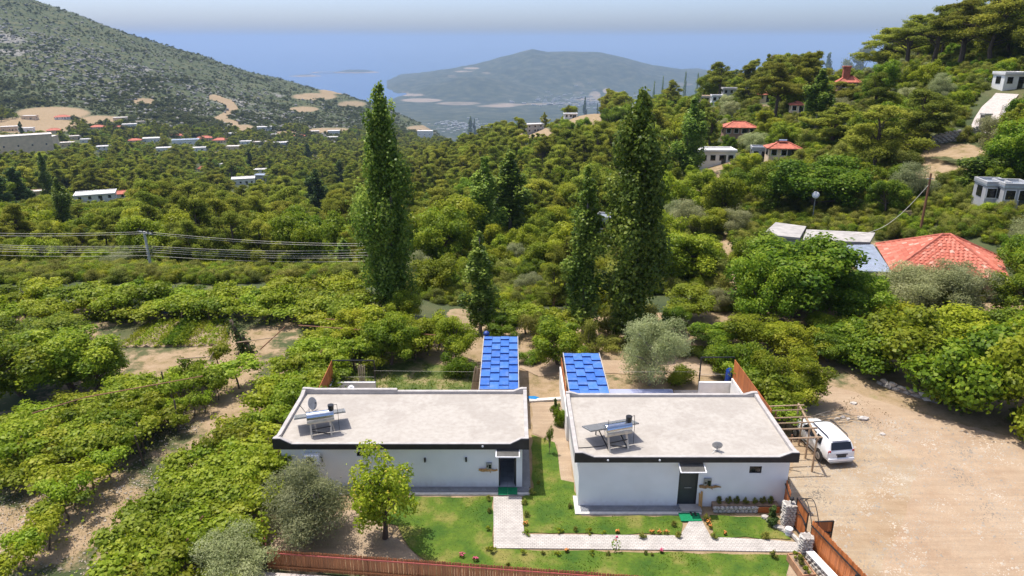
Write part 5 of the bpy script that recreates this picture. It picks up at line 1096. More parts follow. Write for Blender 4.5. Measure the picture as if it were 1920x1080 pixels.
# ------------------------------------------------------------ vegetation
def rdirs(n, up=0.0):
    d = rng.normal(size=(n, 3)); d[:, 2] += up; return d / np.linalg.norm(d, axis=1)[:, None]
def leaves(name, P_, N_, size, aspect, mat, tint, var=.35):
    n = len(P_); r = rng.normal(size=(n, 3)); t = np.cross(N_, r); t /= np.linalg.norm(t, axis=1)[:, None] + 1e-9; b = np.cross(N_, t)
    L = size * rng.uniform(1 - var, 1 + var, n)[:, None]; Wd = L * aspect
    V = np.stack([P_ - t * L * .5, P_ + b * Wd * .5 + N_ * L * .12, P_ + t * L * .5 - N_ * L * .05, P_ - b * Wd * .5 + N_ * L * .12], 1).reshape(-1, 3)
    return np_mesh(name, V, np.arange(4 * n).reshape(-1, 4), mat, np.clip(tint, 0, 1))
def clumps(C, R_, per, up=.35, jit=.5, fl=1.0, inner=.72):
    """leaf positions and normals over clumps centred at C (k,3) of radii R_ (k,)"""
    Ps = []; Ns = []; Ts = []
    for c, r in zip(C, R_):
        n = max(12, int(per * (r / np.mean(R_)) ** 2)); d = rdirs(n, up); rad = r * (rng.uniform(inner * .7, 1.05, n) + np.where(rng.random(n) < .22, np.abs(rng.normal(0, .28, n)), 0))[:, None]; p = d * rad; p[:, 2] *= fl
        a_ = rng.uniform(0, 3.14); el_ = rng.uniform(.72, 1.35); ca, sa = math.cos(a_), math.sin(a_); qx_ = (p[:, 0] * ca + p[:, 1] * sa) * el_; qy_ = (-p[:, 0] * sa + p[:, 1] * ca) / el_ ** .5; p[:, 0] = qx_ * ca - qy_ * sa; p[:, 1] = qx_ * sa + qy_ * ca; p[:, 2] += qx_ * rng.normal(0, .22)
        nn = d + rng.normal(size=(n, 3)) * jit; nn[:, 2] += .25; nn /= np.linalg.norm(nn, axis=1)[:, None]
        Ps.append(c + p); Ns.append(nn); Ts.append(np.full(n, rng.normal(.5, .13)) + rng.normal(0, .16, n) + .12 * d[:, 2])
    return np.concatenate(Ps), np.concatenate(Ns), np.concatenate(Ts)
def limbs(trunk_pts, trunk_r, C, mat, name='trunk', frac=(.45, .9), n=6, br=.05):
    m = MB(); m.tube([tuple(p) for p in trunk_pts], trunk_r, n); tp = [Vector(p) for p in trunk_pts]
    for c in C:
        c = Vector(c); k = min(max(random.uniform(*frac), 0), .98) * (len(tp) - 1); i = min(int(k), len(tp) - 2); a = tp[i].lerp(tp[i + 1], k - i)
        if a.z > c.z: a.z = max(tp[0].z + .3, c.z - (c.xy - a.xy).length * .4); 
        mid = a.lerp(c, .55) + Vector((random.uniform(-.15, .15), random.uniform(-.15, .15), .12)) * (c - a).length * .6
        m.tube([tuple(a), tuple(mid), tuple(c)], [br * 1.2, br * .8, br * .35], 5)
    return m.mesh(name, mat, fix=False)
def wob(h, n, amp, seed): 
    R = random.Random(seed); x = y = 0; out = []
    for i in range(n): out.append((x, y, h * i / (n - 1))); x += R.uniform(-amp, amp); y += R.uniform(-amp, amp)
    return out
PROTO = {}   # kind -> list of (trunk mesh, crown mesh, height, width, crown name)
def add(kind, trunk, crown, h, wd): PROTO.setdefault(kind, []).append((trunk, crown, h, wd))
def mk_broad(kind, H_, Rx, Rz, k, per, size, mat, asp=.62, bark='bark', trunkh=.35, seed=0, cr=(.30, .44), fl=.85, jit=.5):
    global rng; rng = np.random.default_rng(seed + 100); random.seed(seed)
    d = rdirs(k, .25); rad = rng.uniform(.22, 1.08, k) ** .75; ph = rng.uniform(0, 6.28, 2); az = np.arctan2(d[:, 1], d[:, 0]); rad = rad * (1 + .16 * np.sin(2 * az + ph[0]) + .12 * np.sin(3 * az + ph[1])); rad = np.where(rad > .86, .86 + (rad - .86) * .8, rad); C = d * rad[:, None] * np.array([Rx, Rx, Rz]); C[:, 2] += H_ - Rz * 1.05
    C[:, 2] = np.maximum(C[:, 2], H_ * .22); R_ = rng.uniform(*cr, k) * Rx
    P_, N_, T = clumps(C, R_, per, fl=fl, jit=jit)
    tr = limbs(wob(H_ * .75, 5, .12 * Rx, seed), [.055 * H_ * .6, .045 * H_ * .6, .035 * H_ * .6, .022 * H_ * .6, .008 * H_], C[: min(k, 16)], M[bark], frac=(trunkh, .8), br=.012 * H_)
    add(kind, tr, leaves('crown', P_, N_, size, asp, mat, T), H_, 2 * Rx)
for s_ in range(4): mk_broad('broad', 7, 3.3, 2.9, 34 + s_ * 3, 430, .25, M['broad'], seed=s_, cr=(.22, .34))
for s_ in range(3): mk_broad('bright', 5.5, 2.7, 2.3, 27, 400, .23, M['bright'], seed=10 + s_, cr=(.22, .38))
for s_ in range(2): mk_broad('fig', 5.2, 3.3, 2.3, 28, 560, .27, M['bright'] if s_ else M['broad'], asp=.8, seed=20 + s_, trunkh=.15, cr=(.26, .38))
for s_ in range(3): mk_broad('olive', 4.6, 2.5, 2.0, 26, 760, .17, M['oliveleaf'], asp=.30, bark='greybark', seed=30 + s_, trunkh=.2, cr=(.30, .42), jit=.8)
for s_ in range(4): mk_broad('shrub', 2.2, 1.5, 1.15, 12, 420, .16, [M['shrub'], M['broad'], M['bright'], M['shrub']][s_], asp=.5, seed=40 + s_, trunkh=.1, cr=(.36, .5))
for s_ in range(3): mk_broad('maquis', 3, 1.8, 1.3, 9, 110, .34, M['maquis'], asp=.7, seed=65 + s_, trunkh=.1, cr=(.34, .5))
mk_broad('citrus', 3.6, 1.55, 1.5, 34, 150, .15, M['bright'], asp=.5, seed=58, trunkh=.25, cr=(.20, .33), jit=.8)
mk_broad('peach', 3.4, 1.05, 1.35, 16, 260, .17, M['bright'], asp=.3, seed=52, trunkh=.3, cr=(.28, .42), jit=.7)
for s_ in range(2): mk_broad('sparse', 4.2, 1.9, 1.6, 15, 120, .26, M['broad'], asp=.5, bark='greybark', seed=55 + s_, trunkh=.25, cr=(.24, .36))
mk_broad('round', .9, .5, .44, 9, 90, .11, M['shrub'], asp=.6, seed=60, trunkh=.1, cr=(.4, .55))
mk_broad('roundlight', .9, .5, .42, 8, 70, .13, M['bright'], asp=.6, seed=61, trunkh=.1, cr=(.36, .5))
def mk_pine(H_, R0, k, per, seed, flat=.5, bare=.32):
    global rng; rng = np.random.default_rng(seed + 300); random.seed(seed)
    k = int(k * 1.25); h = rng.uniform(bare, 1, k) ; th = rng.uniform(0, 6.283, k); env = R0 * np.clip(1.12 - np.abs((h - .55)) * 1.55, .22, 1) * np.where(h > .8, .75, 1); r = env * rng.uniform(.25, 1.15, k)
    C = np.stack([np.cos(th) * r, np.sin(th) * r, H_ * h * .94], 1); R_ = rng.uniform(.22, .42, k) * R0 * (1.2 - .5 * h)
    P_, N_, T = clumps(C, R_, per, up=.6, jit=.9, fl=flat * 1.1)
    tp = wob(H_ * .93, 6, .05 * H_ * .5, seed); tr = limbs(tp, [.024 * H_, .021 * H_, .018 * H_, .014 * H_, .009 * H_, .003 * H_], C, M['bark'], frac=(.3, .95), br=.006 * H_)
    add('pine', tr, leaves('crown', P_, N_, .27, .34, M['pine'], T), H_, 2 * R0)
for s_, (a, b, k, fl, ba) in enumerate(((10, 2.9, 26, .5, .30), (9, 3.2, 24, .45, .35), (11, 2.7, 28, .55, .28), (8, 3.0, 22, .5, .25), (12, 3.4, 26, .42, .48), (10, 2.4, 24, .6, .22))): mk_pine(a, b, k, 560, s_, fl, ba)
def mk_poplar(kind, H_, R0, k, per, size, seed, lean=0.0, stems=2, mat='poplarleaf', gaps=.0, dens=1.0):
    global rng; rng = np.random.default_rng(seed + 500); random.seed(seed)
    h = np.sort(rng.uniform(.06, .985, k)); th = rng.uniform(0, 6.283, k); env = R0 * np.minimum(1, ((1.005 - h) / .42) ** .72) * np.clip(.62 + h * 1.5, 0, 1) * (1 + .13 * np.sin(h * 15 + seed)) * rng.uniform(.72, 1.1, k); r = env * rng.uniform(.1, .92, k)
    C = np.stack([np.cos(th) * r + lean * h ** 2 * H_, np.sin(th) * r, H_ * h], 1); R_ = np.minimum(env * rng.uniform(.24, .44, k) + .12, .95)
    P_, N_, T = clumps(C, R_, per, up=.15, jit=.7, fl=2.1)
    m = MB(); R = random.Random(seed)
    for s_ in range(stems):
        ox, oy = (0, 0) if s_ == 0 else (R.uniform(-.35, .35) * R0, R.uniform(-.35, .35) * R0); m.tube([(ox * f_ * 1.3, oy * f_ * 1.3, H_ * f_ * (1 if s_ == 0 else .8)) if not lean else (ox * f_ + lean * f_ ** 2 * H_, oy * f_, H_ * f_ * .97) for f_ in (0, .25, .5, .75, .95)], [.011 * H_, .009 * H_, .0065 * H_, .004 * H_, .001 * H_], 6)
    for c in C[::3]: m.tube([(lean * (c[2] / H_) ** 2 * H_, 0, max(.3, c[2] - 1.6)), tuple(c)], [.05, .02], 4)
    add(kind, m.mesh('trunk', M['greybark'], fix=False), leaves('crown', P_, N_, size, .8, M[mat], T), H_, 2 * R0)
mk_poplar('poplar_big', 20, 2.7, 130, 250, .27, 1, stems=3)
mk_poplar('poplar_big', 20, 2.7, 130, 250, .27, 2, stems=3)
mk_poplar('poplar_thin', 15, 1.15, 60, 200, .22, 3, stems=1)
mk_poplar('poplar_mid', 14, 1.5, 50, 210, .27, 4, stems=2); mk_poplar('poplar_mid', 14, 1.5, 50, 210, .27, 5, stems=1); mk_poplar('poplar_lean', 13, 1.9, 46, 220, .27, 6, lean=.16)
mk_poplar('cypress', 8, .85, 34, 110, .26, 7, stems=1, mat='cypress'); mk_poplar('cypress', 8, 1.15, 34, 110, .26, 8, stems=1, mat='cypress')
def mk_vine(seed):
    global rng; rng = np.random.default_rng(seed + 700); random.seed(seed); k = 9
    C = np.stack([rng.uniform(-1.0, 1.0, k), rng.uniform(-1.0, 1.0, k), rng.uniform(1.35, 1.85, k)], 1); R_ = rng.uniform(.42, .66, k)
    P_, N_, T = clumps(C, R_, 215, up=.5, jit=.55, fl=.55, inner=.5)
    n = 60; a = rng.uniform(0, 6.283, n); rr = rng.uniform(.9, 1.6, n); sh = np.stack([np.cos(a) * rr, np.sin(a) * rr, rng.uniform(.7, 1.6, n)], 1)     # hanging shoots
    P_ = np.concatenate([P_, sh]); N_ = np.concatenate([N_, rdirs(n)]); T = np.concatenate([T, rng.uniform(.3, .8, n)])
    tr = limbs(wob(1.5, 4, .12, seed), [.07, .055, .05, .035], C[:6], M['bark'], frac=(.6, .95), br=.022)
    add('vine', tr, leaves('crown', P_, N_, .165, .85, M['vine'], T), 2.1, 2.6)
for s_ in range(5): mk_vine(s_)
rng = np.random.default_rng(77); random.seed(77)
NAMES = dict(broad='broadleaf_tree', bright='broadleaf_tree', fig='fig_tree', olive='olive_tree', shrub='shrub', citrus='lemon_tree', peach='young_fruit_tree', sparse='young_fruit_tree', round='garden_shrub', roundlight='garden_shrub',
             pine='pine_tree', poplar_big='poplar_tree', poplar_thin='poplar_tree', poplar_mid='poplar_tree', poplar_lean='poplar_tree', cypress='cypress_tree', vine='grape_vine')
CATS = dict(broadleaf_tree='tree', fig_tree='tree', olive_tree='tree', shrub='shrub', lemon_tree='tree', young_fruit_tree='tree', garden_shrub='shrub', pine_tree='tree', poplar_tree='tree', cypress_tree='tree', grape_vine='vine')
def plant(kind, loc, h, label, wd=None, group=None, var=None, rz=None, name=None):
    pr = PROTO[kind]; tr, cr, H_, W_ = pr[random.randrange(len(pr)) if var is None else var % len(pr)]; nm = name or NAMES[kind]; sz = h / H_; sx = (wd / W_) if wd else sz * random.uniform(.9, 1.12)
    t = thing(nm, label, CATS.get(nm, 'plant'), loc, random.uniform(0, 6.28) if rz is None else rz, group); t.scale = (sx, sx, sz)
    link(D.objects.new('trunk' if kind not in ('round', 'roundlight', 'shrub') else 'stem', tr), t); link(D.objects.new('crown' if kind not in ('round', 'roundlight', 'shrub') else 'foliage', cr), t); return t
PLRECT = []
PLACED = []                                          # x, y, r of hand-set plants
def at(kind, px, pyb, pyt, label, wpx=None, Y=None, group=None, var=None, rz=None, flat=False):
    if Y is None: g_ = P(px, pyb, 0) if flat else G(px, pyb)
    else: g_ = Yat(px, pyb, Y); g_.z = tz(g_.x, Y)
    z = 0 if flat else tz(g_.x, g_.y); top = Yat(px, pyt, g_.y).z; dep = g_.y * CT - (z - HC) * ST; wd = wpx * dep / F if wpx else None
    o = plant(kind, (g_.x, g_.y, z - .05), max(.3, top - z), label, wd, group, var, rz); PLACED.append((g_.x, g_.y, (wd or 2) * .36)); PLRECT.append((px, pyt, pyb, wpx or 20, g_.y)); return o
PG = 'tall poplars between the houses and the valley'
at('poplar_big', 735, 590, 155, 'huge dark poplar behind the left house, tallest on that side', 98, group=PG, var=0, rz=.4)
at('poplar_big', 1180, 640, 165, 'huge dark poplar behind the shorter blue canopy, tallest on that side', 116, group=PG, var=1, rz=1.0)
at('poplar_thin', 1093, 632, 308, 'slender lighter poplar just left of the tallest right-hand poplar', 62, group=PG, var=0)
at('poplar_thin', 901, 628, 432, 'small slim poplar right behind the longer blue canopy', 52, group=PG, var=0, rz=2)
at('poplar_mid', 912, 480, 288, 'left one of the twin poplars in the middle of the valley', 58, Y=108, group=PG, var=0)
at('poplar_mid', 957, 480, 282, 'right one of the twin poplars in the middle of the valley', 74, Y=112, group=PG, var=1)
at('poplar_mid', 1290, 335, 178, 'lone straight poplar right of the tallest right-hand poplar', 52, group='poplars on the right slope', var=0)
at('poplar_mid', 1522, 290, 128, 'dark poplar bending right among the hillside pines', 52, Y=150, group='poplars on the right slope', var=1)
at('poplar_lean', 1805, 440, 268, 'wind-leaning poplar in front of the dry terrace at right', 78, Y=88, group='poplars on the right slope', rz=-.1)
at('poplar_mid', 92, 375, 285, 'dark leaning poplar at far left, the thinner of the pair', 24, group='poplars at far left', var=1)
at('poplar_mid', 125, 440, 330, 'pale leaning poplar at far left, the nearer of the pair', 34, group='poplars at far left', var=0)
at('poplar_thin', 648, 520, 446, 'small dark poplar beside the trunk of the left giant poplar', 30, Y=88, group=PG)
CG = 'cypresses and columnar trees on the skyline'
for px_, pb, pt, wp, lb, kd in ((600, 420, 318, 32, 'dark cypress pair tree left of the giant poplar', 'cypress'), (585, 400, 330, 22, 'slimmer cypress just left of the other valley cypress', 'cypress'), (640, 345, 298, 18, 'blue-green cypress above the valley beside the pale wall', 'cypress'), (632, 350, 315, 14, 'smallest cypress beside the pale wall in the valley', 'cypress'),
    (1225, 192, 153, 11, 'skyline column tree, leftmost of the five near the orange roof', 'poplar_mid'), (1241, 186, 144, 10, 'thin skyline column tree, second of the five from the left', 'poplar_mid'), (1283, 180, 136, 13, 'dark skyline column tree rising above the orange roof', 'poplar_mid'), (1306, 182, 133, 10, 'loose skyline column tree right of the dark one', 'poplar_mid'), (1316, 184, 140, 9, 'rightmost of the five column trees on the skyline', 'poplar_mid'),
    (1097, 212, 184, 12, 'dark cypress on the spur above the bare bank', 'cypress'), (1120, 212, 192, 6, 'tiny cypress beside the spur cypress', 'cypress'), (882, 248, 219, 12, 'dark cypress standing up at the valley mouth', 'cypress'), (890, 248, 224, 8, 'thin companion of the valley mouth cypress', 'cypress'), (44, 265, 228, 10, 'dark brown cypress behind the beige block', 'cypress'),
    (40, 400, 312, 44, 'broad dark cypress at the far left of the pine valley', 'cypress'), (8, 405, 325, 44, 'broad dark cypress cut by the left edge of view', 'cypress'), (130, 350, 318, 16, 'small cypress right of the pale leaning poplar', 'cypress'), (470, 320, 280, 14, 'blue-green cypress behind the blue-grey house', 'cypress'), (578, 300, 268, 14, 'blue cypress in the village below the knoll', 'cypress'), (1548, 150, 104, 26, 'bluish pointed tree above the square tower chimney roof', 'cypress')):
    at(kd, px_, pb, pt, lb, wp, group=CG)
UG = 'big pines of the right hillside'
for px_, pb, pt, wp, lb, v in ((1452, 222, 112, 84, 'tall umbrella pine standing alone left of the red tower chimney', 4), (1400, 205, 148, 60, 'umbrella pine behind the broad-roofed grey house', 1), (1612, 150, 78, 84, 'leaning-crowned pine at the lower end of the skyline wood', 4), (1655, 140, 50, 96, 'skyline pine, second up the slope from the sea', 1), (1700, 130, 22, 110, 'skyline pine, third up the slope from the sea', 4), (1748, 128, 4, 116, 'skyline pine, fourth up the slope, its bare trunk showing', 4), (1800, 122, -8, 126, 'skyline pine, fifth up the slope, its bare trunk showing', 4), (1856, 118, -25, 130, 'highest skyline pine at the upper right corner', 1), (1570, 200, 150, 66, 'rounded pine in front of the tower chimney house', 3), (1640, 320, 190, 130, 'great spreading pine above the old concrete roofs', 3), (1720, 280, 165, 120, 'great spreading pine left of the paved drive', 1), (1560, 270, 185, 90, 'broad pine right of the bending dark poplar', 5)):
    at('pine', px_, pb, pt, lb, wp, group=UG, var=v)
BG = 'broadleaf trees round the houses'
for kd, px_, pb, pt, wp, Y, lb, v in (
    ('broad', 1482, 655, 446, 235, 60, 'largest walnut tree, right of the olive behind the right house', 0), ('broad', 1420, 640, 478, 120, 57, 'dense walnut leaning out left of the largest walnut', 2), ('broad', 1590, 655, 512, 130, 58, 'dark walnut crowding the largest one on its right', 3), ('broad', 1282, 590, 436, 128, 72, 'rounded walnut between the great poplar and the largest walnut', 1), ('broad', 1245, 570, 460, 90, 74, 'dark rounded tree touching the great poplar on the right', 3),
    ('bright', 1285, 648, 545, 110, 60, 'light green tree behind the olive of the right house', 0), ('broad', 1530, 430, 292, 170, 96, 'big dark walnut above the old concrete roofs', 2), ('broad', 1455, 410, 300, 100, 100, 'dark green tree left of the big dark walnut', 0), ('broad', 1585, 430, 305, 70, 98, 'shadowed tree at the right flank of the big dark walnut', 1), ('bright', 1352, 420, 325, 90, 100, 'bright green tree left of the old concrete roofs', 1), ('bright', 1330, 455, 395, 70, 92, 'small bright tree below the pale shrub', 0),
    ('fig', 1612, 755, 600, 150, 50, 'fig tree nearest the bend of the dirt road', 0), ('fig', 1700, 800, 612, 185, 46.5, 'second fig tree along the right side of the road', 1), ('fig', 1800, 850, 612, 220, 43.5, 'third fig tree along the right side of the road', 0), ('fig', 1890, 895, 640, 195, 41, 'fig tree at the right edge above the road shade', 1), ('fig', 1960, 850, 600, 220, 46, 'fig tree cut by the right edge of view', 0), ('broad', 1890, 700, 500, 120, 58, 'tall broadleaf tree in front of the tiled roof corner', 1), ('fig', 1760, 720, 580, 150, 54, 'fig tree behind the roadside row, below the olives', 1), ('fig', 1850, 690, 575, 130, 54, 'fig tree behind the roadside row, at right', 0), ('bright', 1905, 870, 775, 70, 41, 'small bright tree at the lower right road edge', 1), ('fig', 1660, 690, 570, 120, 57, 'fig tree behind the roadside row, at left', 1), ('broad', 1920, 560, 440, 100, 64, 'dark tree right of the red tiled house', 2),
    ('broad', 1045, 715, 600, 105, 50, 'bushy tree between the two blue canopies', 0), ('shrub', 1005, 675, 590, 60, 54, 'tall shrub right of the longer blue canopy', 0), ('shrub', 1140, 640, 575, 60, 57, 'olive-green shrub at the foot of the great poplar', 3), ('shrub', 1105, 690, 610, 50, 52, 'scrubby bush above the shorter blue canopy', 3),
    ('bright', 855, 700, 605, 80, 50, 'small leafy tree left of the longer blue canopy', 0), ('broad', 735, 715, 590, 100, 50, 'leafy tree casting shade behind the left house', 1), ('bright', 775, 690, 595, 90, 52, 'yellow-green tree behind the back grass', 1), ('bright', 660, 690, 590, 80, 53, 'light tree above the black metal frame', 0),
    ('broad', 830, 520, 395, 110, 90, 'yellow-green round tree right of the left giant poplar', 1), ('bright', 840, 480, 380, 130, 98, 'brightest yellow-green tree in the middle of the valley', 0), ('bright', 815, 585, 480, 90, 72, 'light tree right of the left giant poplar trunk', 1),
    ('broad', 55, 795, 625, 190, 45, 'big dense tree at the left edge of the vineyard', 0), ('broad', 150, 790, 620, 170, 46, 'second dense tree right of the big one at the left edge', 1), ('broad', 190, 765, 655, 110, 46, 'third dense tree beside the furrowed plot', 2), ('broad', 10, 730, 600, 120, 50, 'dense tree cut by the left edge, behind the big one', 3), ('broad', 110, 700, 595, 130, 53, 'dense tree behind the vineyard thicket', 1), 
    ('bright', 1400, 690, 596, 110, 53, 'bushy light tree behind the thin metal frame, left one', 0), ('broad', 1335, 690, 606, 90, 54, 'dark bushy tree at the right end of the path behind the right house', 2), ('bright', 1480, 705, 606, 105, 51.5, 'light bushy tree behind the pergola, upper one', 2), ('broad', 1545, 720, 622, 90, 50.5, 'dark bushy tree at the inner bend of the dirt road', 1), ('shrub', 1300, 700, 650, 70, 52, 'low bush beside the path, right of the olive', 1), ('shrub', 1160, 690, 634, 60, 53, 'scrubby bush behind the left side of the olive', 3), ('broad', 1365, 730, 648, 80, 48, 'bush right behind the blue barrel', 3), ('bright', 1500, 745, 660, 70, 47, 'light bush between the screen and the young narrow fruit tree', 1), ('shrub', 1000, 705, 655, 50, 50.5, 'bush right beside the longer blue canopy edge', 1), ('shrub', 1420, 770, 705, 70, 44.5, 'bush against the outside of the orange screen', 2), ('broad', 940, 655, 590, 70, 55, 'leafy tree just behind the end of the longer blue canopy', 3), ('shrub', 860, 715, 665, 60, 48, 'leafy bush left of the pale reeds', 1),
    ('shrub', 1395, 745, 640, 80, 47, 'green shrub behind the right orange screen', 1), ('shrub', 1440, 760, 665, 90, 45, 'leafy shrub right of the orange screen', 2), ('shrub', 1340, 715, 645, 70, 50, 'green bush behind the thin metal frame', 1), ('bright', 1460, 700, 610, 90, 52, 'light tree behind the orange screen', 0), ('shrub', 1270, 735, 685, 60, 47, 'yellow-green bush right of the olive', 2), ('broad', 1540, 700, 590, 90, 55, 'dark tree over the shaded start of the stone wall', 2), ('shrub', 1602, 728, 700, 34, 50, 'small round bush at the edge of the road bend', 1), ('shrub', 1655, 744, 716, 28, 49, 'second small bush at the road edge', 2)):
    at(kd, px_, pb, pt, lb, wp, Y=Y, group=BG, var=v)
OG = 'grey-green olive trees'
for px_, pb, pt, wp, Y, lb, v in ((585, 1012, 888, 172, 29.7, 'large silvery olive tree in front of the left house', 0), (445, 1112, 1012, 150, 26.5, 'olive tree at the bottom edge outside the picket fence', 1), (1215, 742, 604, 112, 46.5, 'feathery olive tree behind the right house pool', 2), (1282, 470, 380, 84, 96, 'grey olive right of the great poplar', 0), (1375, 455, 392, 60, 92, 'small pale olive above the stony path', 1), (1700, 620, 505, 150, 61, 'dark olive in front of the tin lean-to', 1), (1795, 620, 502, 120, 60, 'dark olive in front of the red tiled roof', 2), (1338, 640, 545, 56, 62, 'thin grey olive beside the stony path', 2), (230, 540, 480, 90, 87, 'grey olive left of the utility pole', 1), (255, 545, 500, 66, 84, 'small grey olive at the foot of the utility pole', 0), (1770, 380, 305, 60, 98, 'small olive on the dry terrace at right', 2), (785, 545, 475, 60, 80, 'grey olive right of the left giant poplar', 0)):
    at('olive', px_, pb, pt, lb, wp, Y=Y, group=OG, var=v)
lt = at('citrus', 722, 1011, 855, 'lemon tree with pale fruit on the front lawn', 142, Y=29.75, var=0, rz=.5)
k_ = PROTO['citrus'][0]; m = MB(); lv = [v.co.copy() for v in k_[1].vertices]; R = random.Random(9)
for i in range(110): c = lv[R.randrange(len(lv))]; m.blob(c * 1.0, .048, i, 1, .03)
m.obj('lemon', M['yellow'], lt)['kind'] = 'stuff'
at('peach', 1512, 790, 682, 'young narrow fruit tree beside the timber pergola', 78, Y=43.5, var=0)
YG = 'young trees in the gap between the houses'
at('sparse', 1042, 795, 752, 'thin sapling in the bare strip, near the back', 22, flat=True, group=YG, var=0); at('sparse', 1030, 850, 800, 'thin sapling in the middle of the bare strip', 16, flat=True, group=YG, var=1); at('shrub', 1052, 800, 765, 'leafy shrub against the side wall of the right house', 26, flat=True, var=1); at('cypress', 1041, 772, 745, 'small conical thuja beside the side wall', 10, flat=True, var=1)
at('cypress', 1448, 985, 946, 'small golden conical thuja beside the gate pillar', 22, flat=True, var=1)
# garden shrubs and flowers along the paths
GS = 'small shrubs along the garden paths'
for i, (x, y, wd, kd, lb) in enumerate(((999, 922, 14, 'round', 'round shrub at the side corner of the left house'), (1261, 982, 14, 'round', 'clipped round shrub left of the green mat of the right house'), (1269, 1003, 16, 'round', 'clipped round shrub at the path corner'), (1205, 1004, 16, 'round', 'round shrub beside the orange flowers'), (1325, 970, 16, 'round', 'round shrub right of the green mat of the right house'), (1340, 1005, 16, 'round', 'round shrub at the corner of the small lawn'), (1432, 1006, 18, 'round', 'greyish shrub at the far corner of the small lawn'), (1452, 1040, 18, 'round', 'greyish shrub by the end of the front path'),
    (916, 957, 12, 'round', 'dark shrub left of the path to the open door'), (915, 990, 12, 'roundlight', 'yellow-green shrub left of the path, halfway'), (920, 1030, 18, 'roundlight', 'yellow-green shrub at the path corner by the front lawn'), (918, 935, 12, 'round', 'reddish low shrub at the start of the path'), (984, 943, 13, 'round', 'brownish shrub right of the path by the terrace'), (986, 963, 14, 'round', 'dark low shrub right of the path'), (988, 1000, 14, 'roundlight', 'yellow-green shrub at the inner path corner'), (1050, 995, 14, 'roundlight', 'small shrub on the mid lawn edge, first from the left'), (1077, 992, 12, 'round', 'brown small shrub on the mid lawn edge'), (1105, 997, 14, 'roundlight', 'yellow-green shrub on the mid lawn edge'), (1132, 999, 9, 'roundlight', 'tiny shrub on the mid lawn edge'), (980, 1034, 14, 'roundlight', 'shrub below the front path, first from the left'), (1018, 1036, 10, 'round', 'shrub below the front path, second from the left'), (1045, 1038, 12, 'roundlight', 'shrub below the front path, third from the left'), (1110, 1037, 12, 'roundlight', 'shrub below the front path under the rose'), (1140, 1039, 10, 'round', 'dark shrub below the front path right of the rose'), (1209, 1036, 10, 'round', 'dark shrub below the front path near the middle'), (1222, 1039, 8, 'round', 'tiny shrub below the front path, next to the dark one'), (1068, 948, 12, 'round', 'low dark plant on the lawn by the house corner'), (1008, 905, 9, 'round', 'tiny plant on the lawn strip'), (955, 1062, 14, 'round', 'grassy tuft on the front lawn by the fence'))):
    p = P(x, y + wd * .3); s_ = wd * p.y * 1.06 / F; plant(kd, (p.x, p.y, .02), s_ * .9, lb, s_, GS, 0)
for i in range(7):
    x = XA(1350 + i * 16, 32.15, .4); plant('round', (x, 32.15, .33), .36, 'dark little bush in the raised bed, %s from the dark door' % ['first', 'second', 'third', 'fourth', 'fifth', 'sixth', 'seventh'][i], .34, 'dark little bushes in the raised bed', 0)
def flowers(x, y, r, mat, label, n=12, h=.2):
    p = P(x, y); t = thing('flower_clump', label, 'flowers', (p.x, p.y, .02), 0, 'flower clumps along the paths'); rr = r * p.y * 1.06 / F; d = rdirs(60, .6); m = leaves('foliage', d * rr * .8 * np.array([1, 1, .5]) + np.array([0, 0, h * .4]), rdirs(60, .5), .10, .5, M['shrub'], rng.uniform(.2, .8, 60)); link(D.objects.new('foliage', m), t)
    m = MB()
    for k in range(n): a = random.uniform(0, 6.28); q = rr * random.uniform(.1, 1); m.blob((math.cos(a) * q, math.sin(a) * q, h * random.uniform(.7, 1.1)), (.034, .034, .022), k, 1, .3)
    m.obj('blossoms', mat, t)
for x, y, r, mt, lb in ((985, 985, 6, 'orangefl', 'orange flowers right of the path to the open door'), (1063, 1036, 5, 'orangefl', 'orange flowers below the front path'), (1158, 1000, 5, 'orangefl', 'red-orange flowers above the front path beside the rose'), (1222, 1001, 6, 'orangefl', 'orange flowers left of the corner shrub, first clump'), (1236, 1002, 5, 'orangefl', 'orange flowers left of the corner shrub, second clump'), (1249, 1002, 6, 'orangefl', 'orange flowers left of the corner shrub, third clump'), (1328, 982, 6, 'orangefl', 'orange flowers at the near corner of the small lawn'), (1332, 991, 4, 'orangefl', 'orange flowers lower down the edge of the small lawn'), (1359, 1003, 4, 'orangefl', 'yellow-orange flowers below the small lawn'), (1240, 1037, 4, 'pinkfl', 'pink flowers below the front path'),
    (866, 1045, 7, 'pinkfl', 'taller pink roses by the picket fence'), (892, 1052, 8, 'pinkfl', 'low pink roses by the picket fence')): flowers(x, y, r, M[mt], lb)
p = P(1155, 1034); t = thing('rose_bush', 'single tall red rose beside the front path', 'rose', (p.x, p.y, 0)); m = MB(); m.tube([(0, 0, 0), (.03, 0, .4), (0, .02, .8)], [.018, .014, .01], 5); m.obj('stem', M['bark'], t); m = leaves('leaf', rdirs(40) * np.array([.22, .22, .3]) + np.array([0, 0, .4]), rdirs(40), .13, .5, M['broad'], rng.uniform(.3, .9, 40)); link(D.objects.new('leaf', m), t); m = MB(); m.blob((0, .02, .84), .07, 1, 1, .2); m.blob((-.04, 0, .66), .05, 2, 1, .2); m.obj('blossom', M['pinkfl'], t)
